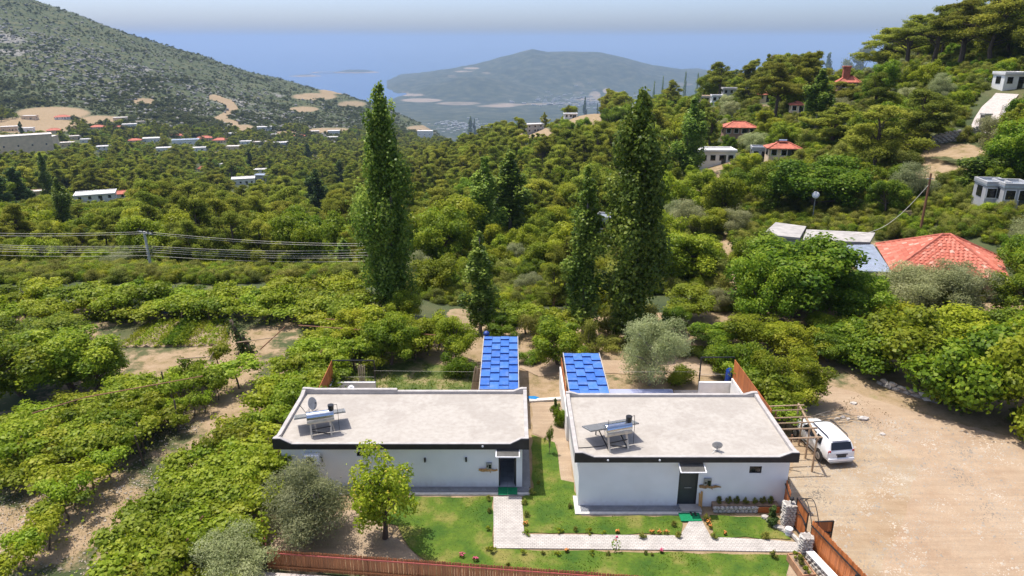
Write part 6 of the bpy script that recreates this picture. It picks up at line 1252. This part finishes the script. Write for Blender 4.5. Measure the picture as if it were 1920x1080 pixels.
# ------------------------------------------------------------ vineyards
VN = 0; vcount = {}
ORD = lambda n: {1: 'first', 2: 'second', 3: 'third', 4: 'fourth', 5: 'fifth', 6: 'sixth', 7: 'seventh', 8: 'eighth', 9: 'ninth', 10: 'tenth'}.get(n, '%d%s' % (n, 'th' if 10 < n % 100 < 20 else {1: 'st', 2: 'nd', 3: 'rd'}.get(n % 10, 'th')))
def vine(x, y, where, group, h=2.0, wd=None):
    k = vcount[where] = vcount.get(where, 0) + 1
    plant('vine', (x, y, tz(x, y) - .05), h, '%s leafy grape vine %s' % (ORD(k), where), wd, group); PLACED.append((x, y, 1.2))
def vine_poly(poly, step, where, group, h, prob=1.0, z=1.6, ter=False, wd=None):
    pl = [tuple(P(*p, z))[:2] for p in poly] if not ter else [tuple(G(*p))[:2] for p in poly]; a = np.array(pl); x0, y0 = a.min(0); x1, y1 = a.max(0); y = y0; row = 0; pts = []
    while y < y1:
        x = x0 + (row % 2) * step / 2
        while x < x1:
            qx, qy = x + random.uniform(-.3, .3) * step, y + random.uniform(-.3, .3) * step
            if inpoly(np.array([qx]), np.array([qy]), pl)[0] and random.random() < prob: pts.append((qx, qy))
            x += step
        y += step * .87; row += 1
    for qx, qy in pts: vine(qx, qy, where, group, h * random.uniform(.72, 1.25), wd * random.uniform(.85, 1.1) if wd else None)
vine_poly([(150, 1095), (240, 1000), (300, 935), (345, 870), (430, 790), (500, 715), (560, 640), (650, 600), (660, 630), (600, 720), (575, 745), (520, 800), (505, 845), (500, 900), (470, 960), (430, 1010), (380, 1095)], 1.55, 'from the near end of the dense arbor beside the left house', 'vines of the dense arbor beside the left house', 2.0, wd=3.2)
for (x0, y0), (x1, y1), n, wh in (((30, 1085), (290, 800), 10, 'up the single vine row in the bare field'), ((300, 790), (400, 690), 4, 'up the upper end of the single vine row')):
    for k in range(n):
        p = P(x0 + (x1 - x0) * k / (n - 1), y0 + (y1 - y0) * k / (n - 1)); vine(p.x + random.uniform(-.4, .4), p.y + random.uniform(-.4, .4), wh, 'vines of the single row in the bare field', random.uniform(1.7, 2.2), random.uniform(2.0, 2.7))
for x, y in ((335, 800), (345, 775), (365, 770), (410, 740), (385, 765), (300, 760)): p = P(x, y + 10); vine(p.x, p.y, 'of the sparse young ones on the bare patch', 'sparse young vines on the bare patch', random.uniform(1.5, 1.9), random.uniform(1.1, 1.6))
vine_poly([(215, 716), (330, 680), (420, 674), (470, 676), (430, 715), (330, 745), (260, 785), (180, 815)], 2.0, 'of the loose arbor below the furrowed plot', 'vines of the loose arbor below the furrows', 1.8, .9, wd=3.1)
vine_poly([(-60, 885), (-10, 770), (120, 735), (250, 735), (290, 790), (180, 835), (60, 890)], 1.8, 'of the thick arbor at the left edge', 'vines of the thick arbor at the left edge', 1.8, wd=3.2)
vine_poly([(-60, 590), (-60, 548), (200, 540), (500, 530), (640, 528), (690, 560), (640, 600), (520, 572), (250, 582)], 2.15, 'of the broad arbor beyond the furrowed plot', 'vines of the broad arbor beyond the furrows', 2.1, wd=3.7)
vine_poly([(600, 660), (640, 590), (820, 590), (870, 620), (860, 650), (790, 640), (700, 660)], 1.9, 'of the arbor behind the back grass', 'vines of the arbor behind the back grass', 2.1, .8)
vine_poly([(930, 570), (960, 548), (1060, 560), (1075, 615), (1040, 610), (990, 595)], 2.0, 'of the arbor right of the longer blue canopy', 'vines of the arbor right of the longer blue canopy', 2.0)
vine_poly([(1390, 690), (1440, 700), (1500, 690), (1500, 740), (1480, 770), (1450, 760)], 1.7, 'over the timber pergola by the orange screen', 'vines by the timber pergola', 2.0)
def pole3(pa, pb, za, zb_, r, mat, name, label, cat, group):
    a, b = P(*pa, za), P(*pb, zb_); m = MB(); m.cyl(a, b, r, r * .8, 6); tag(m.obj(name, M[mat]), label, cat, group)
for i, (pa, pb, lb) in enumerate((((580, 690), (605, 655), 'rusty slanting pole above the black metal frame'), ((488, 655), (535, 612), 'slanting pale pole at the corner of the dense arbor'), ((358, 1000), (380, 968), 'red rod sticking out of the near arbor'), ((343, 1028), (352, 1010), 'short red rod at the bottom of the arbor'))): pole3(pa, pb, 1.0, 2.4, .05, 'rust', 'arbor_pole', lb, 'pole', 'poles of the vine arbors')
for i, (pa, pb, lb) in enumerate((((335, 673), (398, 668), 'pale horizontal rail left of the dense arbor'), ((445, 642), (520, 632), 'thin pale rail behind the dark post'), ((610, 598), (745, 606), 'long rusty wire rail over the back arbor, farther one'), ((560, 610), (870, 632), 'long rusty wire rail over the back arbor, nearer one'), ((160, 745), (380, 705), 'long thin rail across the loose arbor'), ((60, 775), (160, 745), 'thin rail at the left of the loose arbor'))): pole3(pa, pb, 2.2, 2.2, .04, 'timber' if i in (0, 1) else 'rust', 'arbor_rail', lb, 'rail', 'rails of the vine arbors')
pole3((393, 676), (400, 660), 2.0, 2.6, .05, 'timber', 'arbor_pole', 'short pale stub at the end of the pale rail', 'pole', 'poles of the vine arbors')
for i, (x, y, h) in enumerate(((336, 800, 2.2), (272, 842, 2.1), (313, 738, 2.0), (325, 765, 2.2), (270, 865, 2.0))):
    p = P(x, y + 8); m = MB(); m.cyl((p.x, p.y, 0), (p.x + random.uniform(-.25, .1), p.y, h), .07, .05, 7); tag(m.obj('vine_post', M['bark']), 'dark wooden vine post in the bare field, %s from the near end' % ['third', 'second', 'fifth', 'fourth', 'first'][i], 'post', 'dark vine posts in the bare field')
for i, (x, yb, yt) in enumerate(((455, 660, 600), (470, 662, 628))):
    p = P(x, yb); z = Yat(x, yt, p.y).z; m = MB(); m.tube([(p.x, p.y, 0), (p.x - .2, p.y, z * .5), (p.x - .6, p.y, z)], [.22, .2, .12], 8); LAST = m.obj('tree_stump', M['bark'], smooth=True); tag(LAST, ['tall dark ivy-covered stump by the furrowed plot', 'shorter dark ivy-covered stump by the furrowed plot'][i], 'stump', 'dark stumps by the furrows'); k = rng.uniform(.1, 1, (500, 1)); iv = np.array(p) + np.array([-.6, 0, z]) * k ** 1.3 + rng.normal(0, .26, (500, 3)); so2 = link(D.objects.new('ivy', leaves('ivy', iv, rdirs(500), .17, .7, M['cypress'], rng.uniform(.1, .9, 500))), LAST)
# furrowed plot
fp = [tuple(P(*p))[:2] for p in ((225, 652), (285, 605), (440, 600), (430, 648))]
s = MB(); s.prism([(p[0], p[1], -.3) for p in fp], (0, 0, .32)); tag(s.obj('vegetable_plot', M['garden']), 'furrowed vegetable plot beyond the vines', kind='structure')
for i in range(10):
    f_ = (i + .4) / 10; a = Vector((*fp[0], .02)).lerp(Vector((*fp[3], .02)), f_); b = Vector((*fp[1], .02)).lerp(Vector((*fp[2], .02)), f_); n = int((b - a).length / .38); lush_ = i in (4, 5); pr_ = []
    for k in range(n):
        if random.random() < (.97 if lush_ else .72): pr_.append(a.lerp(b, (k + .5) / n))
    pts = np.array([tuple(p) for p in pr_]); q = 150 if lush_ else 80; Pp = np.repeat(pts, q, 0) + rng.normal(size=(len(pts) * q, 3)) * np.array([.20, .20, .10]) + np.array([0, 0, .26 if lush_ else .18])
    m = leaves('crop_row', Pp, rdirs(len(Pp), .5), (.24 if lush_ else .17), .5, M['broad'] if lush_ else M['vine'], rng.uniform(.2, .9, len(Pp)))
    m2 = MB(); n2 = (b - a).normalized(); sd = Vector((n2.y, -n2.x, 0)) * .3; m2.prism([a - sd, a + sd, a + Vector((0, 0, .20))], b - a); t = thing('crop_row', '%s row of vegetables in the furrowed plot, counted from its left' % ORD(i + 1) + (', lush green' if lush_ else ''), 'crops', a, 0, 'vegetable rows in the furrowed plot')
    o = link(D.objects.new('leaves', m), t); o.location = -a; o['kind'] = 'stuff'; o = m2.obj('ridge', M['garden'], t); o.location = -a
for i, (x0, x1, y) in enumerate(((150, 270, 600), (315, 400, 596))):
    a, b = P(x0, y + 4), P(x1, y + 2); n = 900; k = rng.uniform(0, 1, n)[:, None]; Pp = np.array(a) * (1 - k) + np.array(b) * k + np.abs(rng.normal(size=(n, 3))) * np.array([.3, .4, .5]); t = thing('bean_row', ['climbing bean row at the back left of the furrows', 'climbing bean row at the back right of the furrows'][i], 'crops', a, 0, 'bean rows behind the furrows')
    o = link(D.objects.new('leaves', leaves('leaves', Pp, rdirs(n, .4), .24, .7, M['vine'], rng.uniform(.2, .9, n))), t); o.location = -a; o['kind'] = 'stuff'
m = MB(); pts = [P(*p, .4) for p in ((250, 587), (330, 586), (380, 583), (410, 584), (440, 578))]; m.tube([tuple(p) for p in pts], [.06] * 5, 6); tag(m.obj('water_hose', M['bluesheet']), 'blue water pipe along the edge of the far arbor', 'pipe')

# ------------------------------------------------------------ the woods: individuals near, one mass beyond
LAND = [('tall left poplar', 720, 360), ('white utility pole', 278, 480), ('beige block at far left', 40, 290), ('small white cube house', 194, 280), ('long white-roofed shed', 160, 372), ('blue-grey valley house', 492, 335), ('valley cypresses', 595, 370), ('pale wall in the valley', 665, 300), ('ridge-tip white house', 797, 255), ('grey concrete spur house', 1000, 245), ('twin poplars', 940, 360), ('great right poplar', 1195, 380), ('slender right poplar', 1095, 430), ('lone straight poplar', 1290, 250), ('orange hipped roof', 1388, 245), ('pale roof slab', 1344, 290), ('skyline column trees', 1280, 165), ('broad-roofed grey house', 1385, 172), ('square tower chimney', 1590, 150), ('bending dark poplar', 1522, 210), ('paved drive', 1860, 220), ('dry terrace at right', 1790, 300), ('big dark walnut', 1530, 350), ('solar-panelled red roof', 1470, 285), ('old concrete roofs', 1560, 440), ('red tiled house', 1770, 480), ('wooden pole', 1745, 400), ('wind-leaning poplar', 1808, 340), ('right edge white house', 1900, 150), ('brightest valley tree', 840, 430), ('far left leaning poplars', 105, 350), ('red-roofed village houses', 400, 262), ('grassy knoll', 620, 190), ('tin hut', 1135, 430), ('furrowed plot', 330, 620), ('broad arbor', 300, 550), ('largest walnut', 1500, 530), ('path-side grey olive', 1375, 410), ('cypress-side pale shed', 70, 365)]
rk = {}
def lab(kindname, adj, x, y):
    nm, lx, ly = min(LAND, key=lambda l: (l[1] - x) ** 2 + 1.6 * (l[2] - y) ** 2); dx, dy = x - lx, (y - ly)
    if abs(dx) > abs(dy) * 1.3: w_ = 'to the right of' if dx > 0 else 'to the left of'
    else: w_ = 'downhill in front of' if dy > 0 else 'behind'
    k = (kindname, adj, w_, nm); rk[k] = rk.get(k, 0) + 1
    return '%s %s %s %s the %s' % (ORD(rk[k]), adj, kindname, w_, nm)
xs, ys = [], []
for s_, (ya, yb) in ((3.4, (47.5, 62)), (4.0, (62, 170)), (4.8, (170, 420)), (6.2, (420, 1150))):
    n = int((yb - ya) / s_); 
    for j in range(n):
        y = ya + (j + .5) * s_; hw = y * .78 + 8; nx = int(2 * hw / s_); x = -hw + (np.arange(nx) + .5 + (j % 2) * .5) * s_; xs.append(x + rng.uniform(-.38, .38, nx) * s_); ys.append(np.full(nx, y) + rng.uniform(-.38, .38, nx) * s_)
X = np.concatenate(xs); Y = np.concatenate(ys); Z = terr(X, Y); qx, qy = proj(X, Y, Z)
keep = (qx > -260) & (qx < 2120) & (qy > 60) & (qy < 760)
OKP = [[(985, 560), (1560, 560), (1560, 655), (1330, 660), (985, 650)], [(1400, 742), (1400, 712), (1545, 735), (1520, 765), (1480, 775)], [(1560, 700), (1900, 735), (1900, 770), (1700, 725)], [(690, 655), (690, 600), (880, 570), (890, 640)], [(1000, 730), (1040, 700), (1050, 730)]]
okn = np.zeros(len(X), bool)
for p_ in OKP: okn |= inpoly(qx, qy, p_)
keep &= (Y >= 62) | okn
keep &= ~((Y < 72) & (X / Y < -.12) & ~okn)
keep &= ~((Y > 880) & (X / Y < -.02) & (qy < 245 - 0))
keep &= ~((X / Y > .45) & (Y < 70) & (qx > 1640) & (qy > 700))
for cx, cy, r, bx, by in CLEAR: keep &= (X - cx) ** 2 + (Y - cy) ** 2 > (r + 1.5) ** 2
for x, y, r in PLACED: keep &= ((X - x) ** 2 + (Y - y) ** 2 > (r + 1.1) ** 2)
keep &= ~((np.abs(qx - 284) < 22) & (Y < 81))
for p in drv: keep &= ((X - p.x) ** 2 + (Y - p.y) ** 2 > 4.2 ** 2)
ux, uy = -.85, -.5
bl = blobs(qx, qy, [(b[0], b[1] + b[3] * .6, b[2] * .9, b[3] * 1.3, b[4]) for b in BARE if b[4] > .05]); keep &= ~(bl > .45)
keep &= ~(inpoly(qx, qy, [(1330, 690), (1390, 500), (1340, 430), (1370, 430), (1410, 520), (1380, 690)]) & (rng.random(len(X)) < .55))
keep &= ~(inpoly(qx, qy, [(1880, 165), (1845, 250), (1900, 262), (1930, 200)]))
X, Y, Z, qx, qy = X[keep], Y[keep], Z[keep], qx[keep], qy[keep]
zone_right = inpoly(qx, qy, [(1180, 720), (1130, 520), (1180, 400), (1240, 330), (1330, 300), (1430, 280), (1480, 330), (1620, 330), (1700, 300), (1800, 260), (2100, 300), (2100, 760)])
zone_mid = inpoly(qx, qy, [(770, 640), (780, 400), (860, 350), (1120, 350), (1180, 420), (1180, 720), (900, 720)])
zone_pineR = inpoly(qx, qy, [(1300, 60), (1300, 300), (1430, 280), (1480, 320), (1700, 320), (1760, 250), (1860, 240), (1850, 150), (2100, 60), (2100, 0), (1500, 0)])
rn = rng.random(len(X)); thin_ = rng.random(len(X)) < .40; nz_ = vnoise(X / 28, Y / 28, 77)
kind = np.where(rn < .80, 'pine', np.where(rn < .88, 'broad', np.where(rn < .94, 'shrub', 'bright')))
kind = np.where(zone_mid, np.where(rn < .28, 'pine', np.where(rn < .50, 'broad', np.where(rn < .70, 'bright', np.where(rn < .95, 'shrub', 'olive')))), kind)
kind = np.where(zone_right, np.where(rn < .05, 'pine', np.where(rn < .28, 'broad', np.where(rn < .58, 'bright', np.where(rn < .90, 'shrub', 'olive')))), kind)
kind = np.where(zone_pineR, np.where(rn < .46, 'pine', np.where(rn < .56, 'broad', np.where(rn < .68, 'bright', np.where(rn < .95, 'shrub', 'olive')))), kind)
kind = np.where((kind == 'pine') & (nz_ < .24) & ~zone_pineR, 'bright', kind)
hgt = np.select([kind == 'pine', kind == 'broad', kind == 'bright', kind == 'olive'], [rng.uniform(5.0, 14, len(X)), 3.2 + 7 * rng.random(len(X)) ** 1.8, 2.2 + 6 * rng.random(len(X)) ** 1.8, rng.uniform(3, 4.4, len(X))], rng.uniform(1.4, 2.8, len(X)))
hgt = np.where(zone_pineR & (kind == 'pine'), rng.uniform(9, 15, len(X)), hgt)
LW = (X / Y < -.14) & (Y < 83); hgt = np.where(LW, np.minimum(hgt * rng.uniform(.6, 1, len(X)), HC - np.interp(Y, [70, 83], [slope(505), slope(486)]) * Y - Z), hgt)
kind = np.where(LW & (rn < .45), 'broad', np.where(LW & (rn < .75), 'bright', kind))
hgt = np.where((Y < 115) & (X / Y < -.1) & (kind == 'pine'), hgt * .75, hgt)
hgt = np.where(zone_mid & (kind != 'shrub'), hgt * .82, hgt)
NR = Y < 62; kind = np.where(NR, np.where(rn < .35, 'bright', np.where(rn < .5, 'broad', 'shrub')), kind); hgt = np.where(NR, np.where(kind == 'shrub', rng.uniform(1.1, 2.2, len(X)), rng.uniform(2.2, 3.6, len(X))), hgt)
vis = np.ones(len(X), bool)                          # drop what a ridge hides
for f_ in np.linspace(.25, .97, 26): vis &= (HC + (Z + hgt - HC) * f_ > terr(X * f_, Y * f_) - .5)
vis &= ~(thin_ & (kind == 'pine') & (Y > 96)); ty = proj(X, Y, Z + hgt)[1]; hw_ = hgt * .28 / Y * F
for (bx, by, wpx, hpx, *_r), (cx, cy, *_q) in zip(HOUSES, CLEAR):
    blk = (np.abs(qx - bx) < wpx * .5 + hw_ * .6) & (Y < cy) & (ty < by - hpx * .45); vis &= ~blk
for (bx, pt_, pb_, wp_, Yh) in PLRECT:
    if Yh > 62: vis &= ~((np.abs(qx - bx) < wp_ * .42 + hw_ * .6) & (Y < Yh) & (ty < pb_ - .35 * (pb_ - pt_)))
for (x0_, x1_, yt_, Yh) in ((1410, 1512, 438, 76), (1500, 1660, 462, 74), (1650, 1890, 500, 64)): vis &= ~((qx > x0_) & (qx < x1_) & (ty < yt_) & (Y < Yh))
vis &= hgt > 1.1
kind = np.where(LW & (hgt < 3), 'shrub', kind)
X, Y, Z, qx, qy, kind, hgt = [a[vis] for a in (X, Y, Z, qx, qy, kind, hgt)]
dep = Y * CT - (Z - HC) * ST; size = hgt / dep
inside = (qx > -20) & (qx < 1940) & (proj(X, Y, Z + hgt)[1] < 1080) & (qy > 0)
used = np.zeros(len(X), bool); LIM = dict(pine=300, broad=230, bright=70, shrub=290, olive=120)
GRP = dict(pine='pines of the valley and hillside woods', broad='broadleaf trees in the woods', bright='light green trees in the woods', shrub='shrubs of the slopes', olive='olives of the slopes')
ADJ = dict(pine=('tall', 'short'), broad=('taller', 'lower'), bright=('taller light green', 'smaller light green'), shrub=('tall scrubby', 'low scrubby'), olive=('larger grey', 'smaller grey'))
KN = dict(pine='pine', broad='broadleaf tree', bright='tree', shrub='shrub', olive='olive')
for kd, lim in LIM.items():
    ix = np.where((kind == kd) & inside)[0]; ix = ix[np.argsort(-size[ix])][:lim]; used[ix] = True; med = np.median(hgt[ix])
    lm = [min(LAND, key=lambda l: (l[1] - qx[i]) ** 2 + 1.6 * (l[2] - qy[i]) ** 2) for i in ix]
    order = sorted(range(len(ix)), key=lambda j: (qx[ix[j]] - lm[j][1]) ** 2 + 1.6 * (qy[ix[j]] - lm[j][2]) ** 2)
    for j in order:
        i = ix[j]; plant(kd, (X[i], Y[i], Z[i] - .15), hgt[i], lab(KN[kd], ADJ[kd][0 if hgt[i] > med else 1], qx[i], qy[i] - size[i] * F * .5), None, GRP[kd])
WILD = D.collections.new('wild_kinds')
def whole(kd):
    out = []
    for i, (tr, cr, H_, W_) in enumerate(PROTO[kd]):
        bm = bmesh.new(); bm.from_mesh(cr); lay = bm.faces.layers.float.get('tint'); n0 = len(bm.faces); bm.from_mesh(tr); bm.faces.ensure_lookup_table()
        for f_ in bm.faces[n0:]: f_.material_index = 1
        m = D.meshes.new(kd + '_whole'); bm.to_mesh(m); bm.free(); m.materials.append(cr.materials[0]); m.materials.append(tr.materials[0]); o = D.objects.new(kd + '_whole', m); out.append((o, H_))
    return out
def mass(name, kds, idx, label, pos=None, hs=None, kinds_=None):
    col = D.collections.new('wild_' + name); hh = []; base = {}
    n_ = 0
    for kd in kds:
        w_ = whole(kd); base[kd] = (n_, len(w_), [h for _, h in w_])
        for o, _ in w_: o.name = '%03d_%s' % (n_, o.name); col.objects.link(o); n_ += 1
    P_ = pos if pos is not None else np.stack([X[idx], Y[idx], Z[idx] - .15], 1); hs = hgt[idx] if hs is None else hs; kk = kind[idx] if kinds_ is None else kinds_
    pick = np.zeros(len(P_), np.int32); sc3 = np.zeros((len(P_), 3), np.float32)
    for j in range(len(P_)):
        b0, n2, hl = base[kk[j]]; v = rng.integers(n2); pick[j] = b0 + v; s_ = hs[j] / hl[v]; w_ = s_ * rng.uniform(.95, 1.3); sc3[j] = (w_, w_, s_)
    m = D.meshes.new(name); m.vertices.add(len(P_)); m.vertices.foreach_set('co', P_.astype(np.float32).ravel())
    a = m.attributes.new('pick', 'INT', 'POINT'); a.data.foreach_set('value', pick); a = m.attributes.new('scl', 'FLOAT_VECTOR', 'POINT'); a.data.foreach_set('vector', sc3.ravel())
    rt = np.zeros((len(P_), 3), np.float32); rt[:, 2] = rng.uniform(0, 6.283, len(P_)); a = m.attributes.new('rot', 'FLOAT_VECTOR', 'POINT'); a.data.foreach_set('vector', rt.ravel())
    o = link(D.objects.new(name, m)); tag(o, label, kind='stuff'); ng = D.node_groups.new(name, 'GeometryNodeTree')
    ng.interface.new_socket('Geometry', in_out='INPUT', socket_type='NodeSocketGeometry'); ng.interface.new_socket('Geometry', in_out='OUTPUT', socket_type='NodeSocketGeometry')
    N = ng.nodes; gi, go = N.new('NodeGroupInput'), N.new('NodeGroupOutput'); iop = N.new('GeometryNodeInstanceOnPoints'); ci = N.new('GeometryNodeCollectionInfo'); ci.inputs['Collection'].default_value = col; ci.inputs['Separate Children'].default_value = True; ci.inputs['Reset Children'].default_value = True
    def at_(nm, ty): x = N.new('GeometryNodeInputNamedAttribute'); x.data_type = ty; x.inputs['Name'].default_value = nm; return x.outputs['Attribute']
    e2r = N.new('FunctionNodeEulerToRotation'); Lk = ng.links.new; Lk(gi.outputs[0], iop.inputs['Points']); Lk(ci.outputs[0], iop.inputs['Instance']); iop.inputs['Pick Instance'].default_value = True
    Lk(at_('pick', 'INT'), iop.inputs['Instance Index']); Lk(at_('scl', 'FLOAT_VECTOR'), iop.inputs['Scale']); Lk(at_('rot', 'FLOAT_VECTOR'), e2r.inputs[0]); Lk(e2r.outputs[0], iop.inputs['Rotation']); Lk(iop.outputs[0], go.inputs[0])
    md = o.modifiers.new('scatter', 'NODES'); md.node_group = ng; return o
rest = np.where(~used)[0]
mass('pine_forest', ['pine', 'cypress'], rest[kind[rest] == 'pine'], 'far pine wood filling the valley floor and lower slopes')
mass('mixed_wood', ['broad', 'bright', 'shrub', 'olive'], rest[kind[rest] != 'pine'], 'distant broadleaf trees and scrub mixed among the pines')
# scrub of the rocky left hillside
n = 50000; xx = rng.uniform(-.95, -.06, n); yy2 = np.exp(rng.uniform(math.log(840), math.log(2050), n)); hx = xx * yy2; hz2 = terr(hx, yy2); ax, ay = proj(hx, yy2, hz2)
dens = np.clip(.62 + 1.6 * fbm(hx / 90, yy2 / 90, 4, 51), .12, 1) * np.where(ay > 150, 1.25, .9); bl = blobs(ax, ay, [b for b in BARE if b[4] > .05]); tk = np.zeros(n)
for (x0, y0), (x1, y1) in zip(TRK[:-1], TRK[1:]):
    for q in range(8): a = q / 8; tk = np.maximum(tk, ((ax - x0 - (x1 - x0) * a) / 8) ** 2 + ((ay - y0 - (y1 - y0) * a) / 5) ** 2 < 1)
ok = (rng.random(n) < dens) & (bl < .4) & (tk < .5) & (ax > -380) & (ax < 900)
hs = rng.uniform(1.0, 3.4, n) * np.where(dens > .9, 1.2, .85); hs = np.where(rng.random(n) < .10, hs * 2.1, hs); kk = np.full(n, 'maquis')
mass('hillside_scrub', ['maquis'], None, 'dark maquis scrub dotting the rocky left hillside', np.stack([hx, yy2, hz2 - .3], 1)[ok], hs[ok], kk[ok])
m_ = MB(); m_.add([(0, 0, 0), (.1, 0, 0), (0, .1, 0)], [(0, 1, 2)]); tm_ = m_.mesh('rock_base', M['hillrock'], fix=False)
for s_ in range(4): m_ = MB(); m_.blob((0, 0, .25), (1, .8, .7), 90 + s_, 1, .35); m_.blob((.7, .3, .15), (.6, .5, .5), 95 + s_, 1, .35); PROTO.setdefault('rock', []).append((tm_, m_.mesh('rock', M['hillrock']), 1.0, 2.0))
bd = np.exp(-((ay - (70 + ax * .33)) / 48.0) ** 2) + .10; rk_ok = (rng.random(n) < .20 * bd * np.clip(1 + 3 * fbm(hx / 60, yy2 / 60, 3, 61), .05, 2)) & (bl < .4) & (tk < .5) & (ax > -380) & (ax < 900)
mass('hillside_rocks', ['rock'], None, 'grey limestone outcrops scattered over the left hillside', np.stack([hx + 3, yy2, hz2 - .4], 1)[rk_ok], rng.uniform(.8, 3.2, n)[rk_ok], np.full(rk_ok.sum(), 'rock'))
# undergrowth between the near trees
n = 24000; uy = np.exp(rng.uniform(math.log(62), math.log(330), n)); ux = rng.uniform(-.78, .74, n) * uy; uz = terr(ux, uy); ax, ay = proj(ux, uy, uz); bl = blobs(ax, ay, [b for b in BARE if b[4] > .05])
ok = (bl < .3) & (ax > -60) & (ax < 1990) & ~((uy < 71) & (ux / uy < -.12)) & ~((uy < 68) & (ux / uy < .30)) & (vnoise(ux / 9, uy / 9, 14) > .14)
for cx, cy, r, bx, by in CLEAR: ok &= (np.hypot(ux - cx, uy - cy) > r)
for p in drv: ok &= ((ux - p.x) ** 2 + (uy - p.y) ** 2 > 3.2 ** 2)
mass('undergrowth', ['shrub'], None, 'low green undergrowth between the trees', np.stack([ux, uy, uz - .1], 1)[ok], rng.uniform(.5, 1.5, n)[ok], np.full(ok.sum(), 'shrub'))

for i, (dx, dy, lb) in enumerate(((-.05, .45, 'yellowish plant at the far end of the planter box'), (.05, 0, 'reddish sprig in the middle of the planter box'), (0, -.5, 'leafy plant at the near end of the planter box'))):
    p = P(1500, 1062); plant('roundlight' if i != 1 else 'round', (p.x - .1 + dx, p.y - .3 + dy, .34), .42, lb, .38, 'plants in the planter box', 0)
